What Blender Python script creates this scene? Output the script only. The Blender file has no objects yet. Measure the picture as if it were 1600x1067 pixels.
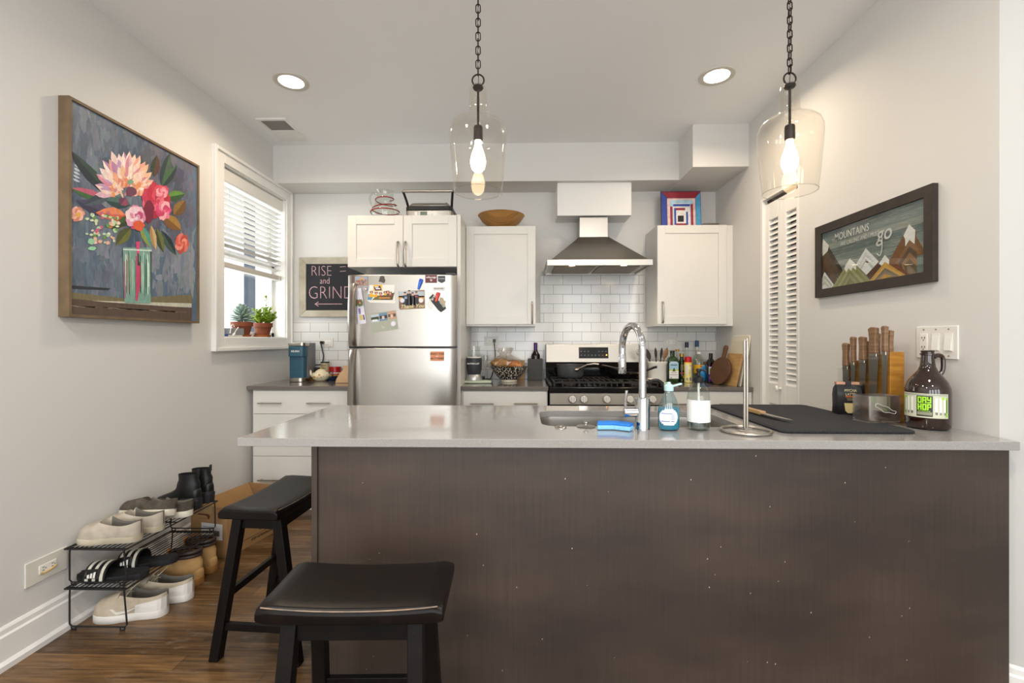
import bpy, bmesh, math, random
from mathutils import Vector, Matrix, noise
random.seed(7)
S = bpy.context.scene
COL = S.collection
PI = math.pi

# ------------------------------------------------------------------ camera, world, lights, exposure
F, HY, EYE = 711.0, 531.0, 1.228
TH = math.atan(16/711)
CT, ST = math.cos(TH), math.sin(TH)
cam = bpy.data.cameras.new('camera'); camo = bpy.data.objects.new('camera', cam); COL.objects.link(camo)
cam.sensor_width = 36; cam.lens = 36*F/1600; cam.shift_y = (HY-533.5)/1600; cam.clip_start = .02
camo.location = (0, 0, EYE); camo.rotation_euler = (PI/2, 0, TH)
S.camera = camo
S.view_settings.view_transform = 'Standard'; S.view_settings.look = 'None'
S.view_settings.gamma = 1; S.view_settings.use_curve_mapping = False
S.view_settings.exposure = 0.16
S.cycles.max_bounces = 10; S.cycles.diffuse_bounces = 6; S.cycles.glossy_bounces = 5
S.cycles.transmission_bounces = 10; S.cycles.transparent_max_bounces = 16
S.cycles.caustics_reflective = False; S.cycles.caustics_refractive = False
S.cycles.sample_clamp_indirect = 6; S.cycles.use_denoising = True
W = bpy.data.worlds.new('daylight'); S.world = W; W.use_nodes = True
W.node_tree.nodes['Background'].inputs[0].default_value = (.93, .965, 1, 1)
W.node_tree.nodes['Background'].inputs[1].default_value = 2.6

def area(name, loc, rot, sx, sy, power, color, spread=PI):
    l = bpy.data.lights.new(name, 'AREA'); l.shape = 'RECTANGLE'; l.size = sx; l.size_y = sy
    l.energy = power; l.color = color; l.spread = spread
    o = bpy.data.objects.new(name, l); o.location = loc; o.rotation_euler = rot; COL.objects.link(o)
    o.visible_camera = False
    return o
def lamp(name, loc, power, color, r=.03, kind='POINT', blend=.6, cone=2.2):
    l = bpy.data.lights.new(name, kind); l.energy = power; l.color = color; l.shadow_soft_size = r
    if kind == 'SPOT': l.spot_size = cone; l.spot_blend = blend
    o = bpy.data.objects.new(name, l); o.location = loc; COL.objects.link(o)
    return o
# big living room windows behind the viewpoint, and the kitchen window's sky light
REAR = ((-1.75, -.8), (-.45, .5), (.85, 1.8), (2.15, 3.1))
for a_, b_ in REAR: area('living_room_window_light', ((a_+b_)/2, -3.13, 1.4), (PI/2, 0, 0), b_-a_, 2.2, 21, (.95, .975, 1))
for i, (x_, y_) in enumerate(((-1.2, -.9), (.9, -.9), (-1.2, .55), (.9, .55))):   # added unseen fill lamps near the ceiling, to brighten floor and left wall
    area('added_ceiling_fill', (x_, y_, 2.73), (0, 0, 0), .2, .2, 17, (1, .93, .85))
area('kitchen_window_light', (-2.32, 3.3, 1.85), (0, -PI/2, 0), 1.1, .75, 10, (.93, .97, 1))

# ------------------------------------------------------------------ helpers
def ray(px, py):
    u = (px-800)/F; v = -(py-HY)/F
    return Vector((CT*u-ST, CT+ST*u, v))
def at(px, py, X=None, Y=None, Z=None):
    """the place seen at a photo pixel on a known wall, front or shelf height"""
    d = ray(px, py)
    t = X/d.x if X is not None else Y/d.y if Y is not None else (Z-EYE)/d.z
    return Vector((d.x*t, d.y*t, EYE+d.z*t))

def lin(c):
    if isinstance(c, str):
        c = [int(c[i:i+2], 16)/255 for i in (0, 2, 4)]
    return tuple((x/12.92 if x <= .04045 else ((x+.055)/1.055)**2.4) for x in c)
MATS = {}
def mat(name, c, rough=.5, metal=0, bump=0, bscale=60, var=0, vscale=6, stretch=(1, 1, 1), trans=0, ior=1.45, emit=0, spec=.5, coat=0, c2=None, alpha=1):
    if name in MATS: return MATS[name]
    m = bpy.data.materials.new(name); m.use_nodes = True; MATS[name] = m
    nt = m.node_tree; b = nt.nodes['Principled BSDF']; L = nt.links.new
    rgb = (*lin(c), 1)
    b.inputs['Base Color'].default_value = rgb; b.inputs['Roughness'].default_value = rough
    b.inputs['Metallic'].default_value = metal; b.inputs['Transmission Weight'].default_value = trans
    b.inputs['IOR'].default_value = ior; b.inputs['Specular IOR Level'].default_value = spec
    b.inputs['Coat Weight'].default_value = coat; b.inputs['Alpha'].default_value = alpha
    if emit: b.inputs['Emission Color'].default_value = rgb; b.inputs['Emission Strength'].default_value = emit
    m.diffuse_color = rgb
    if var or bump or c2:
        tc = nt.nodes.new('ShaderNodeTexCoord'); mp = nt.nodes.new('ShaderNodeMapping'); mp.inputs['Scale'].default_value = stretch
        L(tc.outputs['Object'], mp.inputs[0])
    if var or c2:
        n = nt.nodes.new('ShaderNodeTexNoise'); n.inputs['Scale'].default_value = vscale; n.inputs['Detail'].default_value = 6
        L(mp.outputs[0], n.inputs['Vector'])
        r = nt.nodes.new('ShaderNodeValToRGB'); a = lin(c)
        r.color_ramp.elements[0].position = .3; r.color_ramp.elements[1].position = .7
        if c2: k0, k1 = lin(c), lin(c2)
        else: k0, k1 = [x*(1-var) for x in a], [min(1, x*(1+var)) for x in a]
        r.color_ramp.elements[0].color = (*k0, 1); r.color_ramp.elements[1].color = (*k1, 1)
        L(n.outputs[0], r.inputs[0]); L(r.outputs[0], b.inputs['Base Color'])
    if bump:
        n2 = nt.nodes.new('ShaderNodeTexNoise'); n2.inputs['Scale'].default_value = bscale; n2.inputs['Detail'].default_value = 3
        L(mp.outputs[0], n2.inputs['Vector'])
        bp = nt.nodes.new('ShaderNodeBump'); bp.inputs['Strength'].default_value = bump; bp.inputs['Distance'].default_value = .002
        L(n2.outputs[0], bp.inputs['Height']); L(bp.outputs[0], b.inputs['Normal'])
    return m

def glass(name, c, rough=0.0, thin=.8, refl=.03):
    """thin walled clear glass: lets light through, mirrors at grazing angles"""
    if name in MATS: return MATS[name]
    m = bpy.data.materials.new(name); m.use_nodes = True; MATS[name] = m
    nt = m.node_tree; nt.nodes.clear(); L = nt.links.new
    o = nt.nodes.new('ShaderNodeOutputMaterial'); mx = nt.nodes.new('ShaderNodeMixShader')
    t = nt.nodes.new('ShaderNodeBsdfTransparent'); g = nt.nodes.new('ShaderNodeBsdfGlossy'); lw = nt.nodes.new('ShaderNodeLayerWeight')
    t.inputs[0].default_value = (*lin(c), 1); g.inputs['Roughness'].default_value = rough
    g.inputs[0].default_value = (1, 1, 1, 1)
    lw.inputs[0].default_value = .5
    pw = nt.nodes.new('ShaderNodeMath'); pw.operation = 'POWER'; pw.inputs[1].default_value = 4.5; L(lw.outputs['Facing'], pw.inputs[0])
    mr = nt.nodes.new('ShaderNodeMapRange'); mr.inputs['To Min'].default_value = refl; mr.inputs['To Max'].default_value = thin
    L(pw.outputs[0], mr.inputs[0]); L(mr.outputs[0], mx.inputs[0]); L(t.outputs[0], mx.inputs[1]); L(g.outputs[0], mx.inputs[2]); L(mx.outputs[0], o.inputs[0])
    return m

def printed(name='printed_colours', rough=.45, streak=0, stretch=(1, 1, 1), scale=30, emit=0):
    """pigment colours carried by the faces of a print, label or painting"""
    if name in MATS: return MATS[name]
    m = bpy.data.materials.new(name); m.use_nodes = True; MATS[name] = m
    nt = m.node_tree; b = nt.nodes['Principled BSDF']; L = nt.links.new
    a = nt.nodes.new('ShaderNodeAttribute'); a.attribute_name = 'Col'; b.inputs['Roughness'].default_value = rough
    if streak:
        tc = nt.nodes.new('ShaderNodeTexCoord'); mp = nt.nodes.new('ShaderNodeMapping'); mp.inputs['Scale'].default_value = stretch
        n = nt.nodes.new('ShaderNodeTexNoise'); n.inputs['Scale'].default_value = scale; n.inputs['Detail'].default_value = 8
        mr = nt.nodes.new('ShaderNodeMapRange'); mr.inputs[1].default_value = .3; mr.inputs[2].default_value = .7
        mr.inputs[3].default_value = 1-streak; mr.inputs[4].default_value = 1+streak
        v = nt.nodes.new('ShaderNodeVectorMath'); v.operation = 'SCALE'
        L(tc.outputs['Object'], mp.inputs[0]); L(mp.outputs[0], n.inputs['Vector']); L(n.outputs[0], mr.inputs[0])
        L(a.outputs['Color'], v.inputs[0]); L(mr.outputs[0], v.inputs['Scale']); L(v.outputs[0], b.inputs['Base Color'])
    else: L(a.outputs['Color'], b.inputs['Base Color'])
    return m

class MB:
    """collects shapes into one mesh"""
    def __init__(s): s.v = []; s.f = []; s.c = []; s.cur = None; s.mi = []; s.m = 0; s.T = None
    def add(s, vs, fs):
        k = len(s.v)
        if s.T is not None: vs = [s.T @ Vector(p) for p in vs]
        s.v += [tuple(p) for p in vs]; s.f += [tuple(i+k for i in f) for f in fs]; s.c += [s.cur]*len(fs); s.mi += [s.m]*len(fs)
        return s
    def box(s, x0, x1, y0, y1, z0, z1):
        return s.add([(x0,y0,z0),(x1,y0,z0),(x1,y1,z0),(x0,y1,z0),(x0,y0,z1),(x1,y0,z1),(x1,y1,z1),(x0,y1,z1)],
                     [(0,3,2,1),(4,5,6,7),(0,1,5,4),(1,2,6,5),(2,3,7,6),(3,0,4,7)])
    def bar(s, p, q, w, h=None, up=(0, 0, 1)):
        p, q = Vector(p), Vector(q); d = (q-p).normalized(); h = h or w
        u = Vector(up)
        if abs(d.dot(u)) > .99: u = Vector((0, 1, 0))
        a = d.cross(u).normalized(); b = a.cross(d)
        r = [a*(w/2)*i+b*(h/2)*j for i, j in ((-1,-1),(1,-1),(1,1),(-1,1))]
        return s.add([p+k for k in r]+[q+k for k in r], [(3,2,1,0),(4,5,6,7),(0,1,5,4),(1,2,6,5),(2,3,7,6),(3,0,4,7)])
    def rings(s, rs, cap0=True, cap1=True, closed=False):
        n = len(rs[0]); vs = [p for r in rs for p in r]; fs = []
        m = len(rs)
        for i in range(m if closed else m-1):
            a, b = i*n, ((i+1) % m)*n
            for j in range(n): fs.append((a+j, a+(j+1) % n, b+(j+1) % n, b+j))
        if not closed:
            if cap0: fs.append(tuple(range(n-1, -1, -1)))
            if cap1: fs.append(tuple(range((m-1)*n, m*n)))
        return s.add(vs, fs)
    def cyl(s, p, q, r, r2=None, n=20, caps=True):
        p, q = Vector(p), Vector(q); d = (q-p).normalized(); u = Vector((0, 0, 1)) if abs(d.z) < .9 else Vector((1, 0, 0))
        a = u.cross(d).normalized(); b = d.cross(a); r2 = r if r2 is None else r2
        R = lambda c, k: [c+a*math.cos(2*PI*i/n)*k+b*math.sin(2*PI*i/n)*k for i in range(n)]
        return s.rings([R(p, r), R(q, r2)], caps, caps)
    def tube(s, pts, r, n=10, closed=False, smooth=0):
        P = [Vector(p) for p in pts]
        if smooth:
            Q = []; m = len(P)
            for i in range(m if closed else m-1):
                g = lambda k: P[k % m] if closed else P[min(max(k, 0), m-1)]
                a, b, c_, d_ = g(i-1), g(i), g(i+1), g(i+2)
                for t in range(smooth):
                    t /= smooth
                    Q.append(.5*((2*b)+(c_-a)*t+(2*a-5*b+4*c_-d_)*t*t+(3*b-a-3*c_+d_)*t**3))
            if not closed: Q.append(P[-1])
            P = Q
        rs = []; m = len(P); nr = None
        for i in range(m):
            t = (P[(i+1) % m]-P[i-1]) if closed else (P[min(i+1, m-1)]-P[max(i-1, 0)])
            t.normalize()
            if nr is None: nr = t.cross(Vector((0, 0, 1)) if abs(t.z) < .9 else Vector((1, 0, 0))).normalized()
            nr = (nr-t*nr.dot(t)).normalized(); b = t.cross(nr)
            k = r[i] if isinstance(r, (list, tuple)) and len(r) == m else (r if not isinstance(r, (list, tuple)) else r[0]+(r[1]-r[0])*i/(m-1))
            rs.append([P[i]+nr*math.cos(2*PI*j/n)*k+b*math.sin(2*PI*j/n)*k for j in range(n)])
        return s.rings(rs, closed=closed)
    def lathe(s, prof, c=(0, 0, 0), n=32, cap0=True, cap1=True, sx=1, sy=1):
        c = Vector(c)
        return s.rings([[c+Vector((math.cos(2*PI*i/n)*r*sx, math.sin(2*PI*i/n)*r*sy, z)) for i in range(n)] for r, z in prof], cap0, cap1)
    def prism(s, poly, d, o=None):
        """poly: list of 3D points, extruded by vector d"""
        P = [Vector(p) for p in poly]; d = Vector(d); n = len(P)
        return s.add(P+[p+d for p in P], [tuple(range(n-1, -1, -1)), tuple(range(n, 2*n))]+[(i, (i+1) % n, (i+1) % n+n, i+n) for i in range(n)])
    def poly(s, pts): return s.add(pts, [tuple(range(len(pts)))])
    def ball(s, c, r, n=16, m=10, sx=1, sy=1, sz=1):
        c = Vector(c); rs = []
        for i in range(1, m):
            a = PI*i/m
            rs.append([c+Vector((math.cos(2*PI*j/n)*math.sin(a)*r*sx, math.sin(2*PI*j/n)*math.sin(a)*r*sy, -math.cos(a)*r*sz)) for j in range(n)])
        k = len(s.v); s.rings(rs, True, True); return s
    def rbox(s, cx, cy, w, d, z0, z1, r, n=6, taper=1.0):
        def ring(k, z):
            o = []
            for q, (ix, iy) in enumerate(((1, 1), (-1, 1), (-1, -1), (1, -1))):
                for i in range(n+1):
                    a = PI/2*(q+i/n)
                    o.append((cx+ix*(w*k/2-r)+math.cos(a)*r, cy+iy*(d*k/2-r)+math.sin(a)*r, z))
            return o
        return s.rings([ring(1, z0), ring(taper, z1)])
    def build(s, name, m, parent=None, bevel=0, smooth=False, world=False, seg=2, ang=40):
        me = bpy.data.meshes.new(name); me.from_pydata(s.v, [], s.f)
        for k in (m if isinstance(m, (list, tuple)) else [m]): me.materials.append(k)
        if any(s.mi): me.polygons.foreach_set('material_index', s.mi)
        if any(c is not None for c in s.c):
            ca = me.color_attributes.new('Col', 'FLOAT_COLOR', 'CORNER')
            for p in me.polygons:
                k = (*lin(s.c[p.index] or 'FFFFFF'), 1)
                for li in p.loop_indices: ca.data[li].color = k
        bm = bmesh.new(); bm.from_mesh(me); bmesh.ops.recalc_face_normals(bm, faces=bm.faces); bm.to_mesh(me); bm.free()
        if smooth:
            me.polygons.foreach_set('use_smooth', [True]*len(me.polygons))
            me.set_sharp_from_angle(angle=math.radians(ang))
        o = bpy.data.objects.new(name, me); COL.objects.link(o)
        if parent is not None:
            o.parent = parent
            if world:
                w = Vector((0, 0, 0)); p = parent
                while p: w += p.location; p = p.parent
                me.transform(Matrix.Translation(-w))
        if bevel:
            b = o.modifiers.new('bevel', 'BEVEL'); b.width = bevel; b.segments = seg; b.limit_method = 'ANGLE'; b.angle_limit = math.radians(35)
            b.harden_normals = False
        return o

def tag(o, label, cat, group=None):
    o['label'] = label; o['category'] = cat
    if group: o['group'] = group
    return o
def thing(name, label, cat, loc=(0, 0, 0), rz=0, group=None):
    o = bpy.data.objects.new(name, None); o.empty_display_size = .02; COL.objects.link(o)
    o.location = loc; o.rotation_euler = (0, 0, rz)
    return tag(o, label, cat, group)
def struct(name, mb, m, **k):
    o = mb.build(name, m, **k)
    if not k.get('parent'): o['kind'] = 'structure'
    return o
def copy_tree(o, parent=None):
    c = o.copy(); COL.objects.link(c)
    if parent is not None: c.parent = parent
    for ch in [x for x in bpy.data.objects if x.parent == o]: copy_tree(ch, c)
    return c
FRONT = (PI/2, 0, 0)           # writing that faces the viewer
def text(s, name, m, size, loc, rot=FRONT, parent=None, world=True, ext=.0004, ax='CENTER', shear=0, sx=1, bold=0, label=None):
    cu = bpy.data.curves.new('lettering', 'FONT'); cu.body = s; cu.size = size; cu.extrude = ext; cu.align_x = ax; cu.align_y = 'CENTER'
    cu.shear = shear; cu.offset = bold; cu.resolution_u = 3
    t = bpy.data.objects.new('tmp', cu); COL.objects.link(t)
    bpy.context.view_layer.update()
    me = bpy.data.meshes.new_from_object(t.evaluated_get(bpy.context.evaluated_depsgraph_get()))
    bpy.data.objects.remove(t); bpy.data.curves.remove(cu)
    from mathutils import Euler
    M = Matrix.Translation(Vector(loc)) @ Euler(rot).to_matrix().to_4x4() @ Matrix.Diagonal((sx, 1, 1, 1))
    me.transform(M); me.materials.clear(); me.materials.append(m); me.name = name
    o = bpy.data.objects.new(name, me); COL.objects.link(o)
    if parent is not None:
        o.parent = parent
        if world:
            w = Vector((0, 0, 0)); p = parent
            while p: w += p.location; p = p.parent
            me.transform(Matrix.Translation(-w))
    if label: o['label'] = label
    return o

# ------------------------------------------------------------------ materials
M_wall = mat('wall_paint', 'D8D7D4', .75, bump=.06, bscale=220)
M_ceil = mat('ceiling_paint', 'F3F5F6', .8, bump=.05, bscale=220)
M_trim = mat('white_trim_paint', 'EBEAE7', .4)
M_cab = mat('white_cabinet_lacquer', 'DEDCD6', .32)
M_steel = mat('brushed_steel', 'B3AFA8', .3, 1, bump=.05, bscale=90, stretch=(1, 1, 14))
M_steel2 = mat('satin_nickel', 'B5AEA4', .3, 1)
M_chrome = mat('chrome', 'D2D4D6', .05, 1)
M_dsteel = mat('dark_steel', '6E6860', .35, .9)
M_black = mat('black_plastic', '151515', .35)
M_blackm = mat('black_matte', '1B1A1A', .7)
M_iron = mat('cast_iron', '201C19', .55, .2)
M_blackgl = mat('black_glass', '0E0F10', .06)
M_white = mat('white_plastic', 'E8E6E0', .35)
M_bronze = mat('dark_bronze', '2B211C', .45, .6)
M_print = printed()
M_stoolblack = mat('worn_black_paint', '0B0A0A', .42, spec=.22, c2='171311', vscale=14, stretch=(1, 5, 1))
M_gl = glass('clear_glass', 'FAFBFA')
M_glg = glass('pale_green_glass', 'F1F3EF', 0, .85, .07)
M_glpend = glass('pendant_glass', 'FAF8F4', 0, .75, .045)

def tile_mat():
    m = bpy.data.materials.new('white_subway_tile'); m.use_nodes = True; nt = m.node_tree; L = nt.links.new; b = nt.nodes['Principled BSDF']
    tc = nt.nodes.new('ShaderNodeTexCoord'); sp = nt.nodes.new('ShaderNodeSeparateXYZ'); cb = nt.nodes.new('ShaderNodeCombineXYZ')
    ax = nt.nodes.new('ShaderNodeMath'); ax.operation = 'ADD'; ax.inputs[1].default_value = 10*.1563-.179+.0781
    az = nt.nodes.new('ShaderNodeMath'); az.operation = 'ADD'; az.inputs[1].default_value = -.905
    br = nt.nodes.new('ShaderNodeTexBrick')
    br.inputs['Color1'].default_value = (*lin('D9DAD8'), 1); br.inputs['Color2'].default_value = (*lin('E0E0DD'), 1); br.inputs['Mortar'].default_value = (*lin('7E7770'), 1)
    br.inputs['Scale'].default_value = 1; br.inputs['Mortar Size'].default_value = .0014; br.inputs['Mortar Smooth'].default_value = .1
    br.inputs['Brick Width'].default_value = .1563; br.inputs['Row Height'].default_value = .0778; br.offset = .5
    L(tc.outputs['Object'], sp.inputs[0]); L(sp.outputs[0], ax.inputs[0]); L(sp.outputs[2], az.inputs[0]); L(ax.outputs[0], cb.inputs[0]); L(az.outputs[0], cb.inputs[1])
    L(cb.outputs[0], br.inputs['Vector']); L(br.outputs['Color'], b.inputs['Base Color']); b.inputs['Roughness'].default_value = .12
    n = nt.nodes.new('ShaderNodeTexNoise'); n.inputs['Scale'].default_value = 18; L(cb.outputs[0], n.inputs['Vector'])
    mx = nt.nodes.new('ShaderNodeMath'); mx.operation = 'MULTIPLY_ADD'; mx.inputs[1].default_value = -3; L(br.outputs['Fac'], mx.inputs[0]); L(n.outputs[0], mx.inputs[2])
    bp = nt.nodes.new('ShaderNodeBump'); bp.inputs['Strength'].default_value = .25; bp.inputs['Distance'].default_value = .002; L(mx.outputs[0], bp.inputs['Height']); L(bp.outputs[0], b.inputs['Normal'])
    return m
def floor_mat():
    m = bpy.data.materials.new('dark_oak_boards'); m.use_nodes = True; nt = m.node_tree; L = nt.links.new; b = nt.nodes['Principled BSDF']
    tc = nt.nodes.new('ShaderNodeTexCoord'); br = nt.nodes.new('ShaderNodeTexBrick')
    br.inputs['Color1'].default_value = (*lin('46331F'), 1); br.inputs['Color2'].default_value = (*lin('80623F'), 1); br.inputs['Mortar'].default_value = (*lin('2A1E15'), 1)
    br.inputs['Scale'].default_value = 1; br.inputs['Mortar Size'].default_value = .0011; br.inputs['Bias'].default_value = 0
    br.inputs['Brick Width'].default_value = .95; br.inputs['Row Height'].default_value = .083; br.offset = .37
    L(tc.outputs['Object'], br.inputs['Vector'])
    mp = nt.nodes.new('ShaderNodeMapping'); mp.inputs['Scale'].default_value = (1.6, 26, 1); L(tc.outputs['Object'], mp.inputs[0])
    n = nt.nodes.new('ShaderNodeTexNoise'); n.inputs['Scale'].default_value = 3; n.inputs['Detail'].default_value = 8; L(mp.outputs[0], n.inputs['Vector'])
    r = nt.nodes.new('ShaderNodeValToRGB'); r.color_ramp.elements[0].position = .3; r.color_ramp.elements[1].position = .75
    r.color_ramp.elements[0].color = (.36, .33, .3, 1); r.color_ramp.elements[1].color = (1.35, 1.3, 1.2, 1); L(n.outputs[0], r.inputs[0])
    mm = nt.nodes.new('ShaderNodeMixRGB'); mm.blend_type = 'MULTIPLY'; mm.inputs[0].default_value = 1; L(br.outputs['Color'], mm.inputs[1]); L(r.outputs[0], mm.inputs[2])
    mp2 = nt.nodes.new('ShaderNodeMapping'); mp2.inputs['Scale'].default_value = (1, 4, 1); L(tc.outputs['Object'], mp2.inputs[0])
    w = nt.nodes.new('ShaderNodeTexNoise'); w.inputs['Scale'].default_value = 4.5; w.inputs['Detail'].default_value = 9; w.inputs['Roughness'].default_value = .7; L(mp2.outputs[0], w.inputs['Vector'])
    r2 = nt.nodes.new('ShaderNodeValToRGB'); r2.color_ramp.elements[0].position = .54; r2.color_ramp.elements[1].position = .74
    r2.color_ramp.elements[0].color = (0, 0, 0, 1); r2.color_ramp.elements[1].color = (.5, .5, .5, 1); L(w.outputs[0], r2.inputs[0])
    m2 = nt.nodes.new('ShaderNodeMixRGB'); m2.inputs[2].default_value = (*lin('A09484'), 1); L(r2.outputs[0], m2.inputs[0]); L(mm.outputs[0], m2.inputs[1])
    L(m2.outputs[0], b.inputs['Base Color']); b.inputs['Roughness'].default_value = .33
    bp = nt.nodes.new('ShaderNodeBump'); bp.inputs['Strength'].default_value = .25; bp.inputs['Distance'].default_value = .003; L(n.outputs[0], bp.inputs['Height']); L(bp.outputs[0], b.inputs['Normal'])
    return m
def quartz_mat(name, c, k=.08):
    m = bpy.data.materials.new(name); m.use_nodes = True; nt = m.node_tree; L = nt.links.new; b = nt.nodes['Principled BSDF']
    tc = nt.nodes.new('ShaderNodeTexCoord'); n = nt.nodes.new('ShaderNodeTexNoise'); n.inputs['Scale'].default_value = 420; n.inputs['Detail'].default_value = 2
    L(tc.outputs['Object'], n.inputs['Vector']); r = nt.nodes.new('ShaderNodeValToRGB'); a = lin(c)
    r.color_ramp.elements[0].position = .35; r.color_ramp.elements[1].position = .65
    r.color_ramp.elements[0].color = (*[x*(1-k) for x in a], 1); r.color_ramp.elements[1].color = (*[x*(1+k*1.6) for x in a], 1)
    L(n.outputs[0], r.inputs[0]); L(r.outputs[0], b.inputs['Base Color']); b.inputs['Roughness'].default_value = .12; b.inputs['Coat Weight'].default_value = .3; b.inputs['Coat Roughness'].default_value = .06
    return m
def panel_mat():
    m = bpy.data.materials.new('stained_brown_veneer'); m.use_nodes = True; nt = m.node_tree; L = nt.links.new; b = nt.nodes['Principled BSDF']
    tc = nt.nodes.new('ShaderNodeTexCoord')
    def nz(sc, scale, det):
        mp = nt.nodes.new('ShaderNodeMapping'); mp.inputs['Scale'].default_value = sc; L(tc.outputs['Object'], mp.inputs[0])
        n = nt.nodes.new('ShaderNodeTexNoise'); n.inputs['Scale'].default_value = scale; n.inputs['Detail'].default_value = det; L(mp.outputs[0], n.inputs['Vector']); return n
    a = nz((.8, 1, 2.0), 2.4, 4); g = nz((46, 1, 1.3), 3, 6)
    r = nt.nodes.new('ShaderNodeValToRGB'); r.color_ramp.elements[0].position = .32; r.color_ramp.elements[1].position = .68
    r.color_ramp.elements[0].color = (*lin('322824'), 1); r.color_ramp.elements[1].color = (*lin('483C34'), 1); L(a.outputs[0], r.inputs[0])
    r2 = nt.nodes.new('ShaderNodeValToRGB'); r2.color_ramp.elements[0].color = (.66, .66, .66, 1); r2.color_ramp.elements[1].color = (1.34, 1.34, 1.34, 1); L(g.outputs[0], r2.inputs[0])
    mm = nt.nodes.new('ShaderNodeMixRGB'); mm.blend_type = 'MULTIPLY'; mm.inputs[0].default_value = 1; L(r.outputs[0], mm.inputs[1]); L(r2.outputs[0], mm.inputs[2])
    L(mm.outputs[0], b.inputs['Base Color']); b.inputs['Roughness'].default_value = .42
    return m
def wood(name, c1, c2, rough=.45, stretch=(1, 1, 12), scale=8):
    return mat(name, c1, rough, c2=c2, vscale=scale, stretch=stretch)
M_tile, M_floor, M_panel = tile_mat(), floor_mat(), panel_mat()
M_quartz = quartz_mat('grey_quartz', '9A9895'); M_quartzb = quartz_mat('shaded_grey_quartz', '6B6661', .05)  # second copy is the same quartz, weaker light at the back put into its colour

# ------------------------------------------------------------------ room shell
XL, XR, YB, ZC = -1.945, 1.59, 3.78, 2.745
YR = -3.2                                            # the open living room behind the viewpoint ends here
ZT = .903; T3 = .028                                  # worktop height and slab thickness
struct('floor', MB().box(XL-.3, XR+2.4, YR, YB+.1, -.06, 0), M_floor)
struct('ceiling', MB().box(XL-.3, XR+2.4, YR, YB+.1, ZC, ZC+.06), M_ceil)
struct('wall_back', MB().box(XL-.3, XR+.2, YB, YB+.1, 0, ZC), M_wall)
# left wall with the window opening
wy0, wy1, wz0, wz1 = 2.905, 3.69, 1.245, 2.375
lw = MB()
lw.box(XL-.16, XL, YR, wy0, 0, ZC); lw.box(XL-.16, XL, wy1, YB, 0, ZC); lw.box(XL-.16, XL, wy0, wy1, 0, wz0); lw.box(XL-.16, XL, wy0, wy1, wz1, ZC)
struct('wall_left', lw, M_wall)
# right wall: runs to an outside corner beside the peninsula, then turns away; opening for the bifold door
dy0, dy1, dz1 = 2.655, 3.06, 2.15
YC = 1.553
rw = MB()
rw.box(XR, XR+.12, YC, dy0, 0, ZC); rw.box(XR, XR+.12, dy1, YB, 0, ZC); rw.box(XR, XR+.12, dy0, dy1, dz1, ZC)
struct('wall_right', rw, M_wall)
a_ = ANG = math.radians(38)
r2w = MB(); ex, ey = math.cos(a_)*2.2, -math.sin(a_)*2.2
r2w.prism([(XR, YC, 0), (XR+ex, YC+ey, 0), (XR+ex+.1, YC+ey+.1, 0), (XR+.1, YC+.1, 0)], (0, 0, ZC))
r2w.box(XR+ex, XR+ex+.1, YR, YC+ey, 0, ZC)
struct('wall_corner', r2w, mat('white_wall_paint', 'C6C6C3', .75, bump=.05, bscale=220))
struct('wall_closet', MB().box(XR+.45, XR+.5, dy0-.3, dy1+.3, 0, ZC).box(XR+.12, XR+.5, dy0-.06, dy0-.02, 0, ZC).box(XR+.12, XR+.5, dy1+.02, dy1+.06, 0, ZC), mat('closet_dark', '4A3B2E', .8))
# soffit and its deeper box on the right
sy = 3.51; sz = 2.452
struct('ceiling_soffit', MB().box(XL, 1.2, sy, YB, sz, ZC), M_wall)
by = 3.23
struct('ceiling_soffit_box', MB().prism([(1.2, by, 2.445), (XR, by, 2.445), (XR, YB, 2.445), (1.2, YB, 2.445)], (0, 0, ZC-2.445)), M_wall)
hx0, hx1 = at(871, 300, Y=3.557).x, at(986.5, 300, Y=3.557).x
struct('ceiling_duct_box', MB().box(hx0, hx1, 3.557, YB, at(930, 336.5, Y=3.557).z, sz), M_trim)
# the living room's window wall behind the viewpoint
rwl = MB(); rz0, rz1 = .3, 2.5
rwl.box(XL-.3, XR+2.4, YR-.12, YR, 0, rz0).box(XL-.3, XR+2.4, YR-.12, YR, rz1, ZC)
ed_ = [XL-.3]+[v for p in REAR for v in p]+[XR+2.4]
for a_, b_ in zip(ed_[::2], ed_[1::2]): rwl.box(a_, b_, YR-.12, YR, rz0, rz1)
struct('wall_rear', rwl, M_wall)
for i_, (a_, b_) in enumerate(REAR):
    w_ = MB(); y0_, y1_ = YR-.09, YR-.05; f_ = .04; m_x = (rz0+rz1)/2
    w_.box(a_, a_+f_, y0_, y1_, rz0, rz1).box(b_-f_, b_, y0_, y1_, rz0, rz1).box(a_+f_, b_-f_, y0_, y1_, rz0, rz0+f_).box(a_+f_, b_-f_, y0_, y1_, rz1-f_, rz1).box(a_+f_, b_-f_, y0_, y1_, m_x-.02, m_x+.02)
    struct('window_%d' % (i_+2), w_, M_trim)
# tiles
t0 = ZT; ty = YB-.008
tl = MB()
tl.box(XL, -1.2, ty, YB, t0, 1.372); tl.box(-.42, .15, ty, YB, t0, 1.372); tl.box(.15, 1.0, ty, YB, t0, 1.765); tl.box(1.0, XR, ty, YB, t0, 1.372)
struct('wall_backsplash', tl, M_tile)
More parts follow.
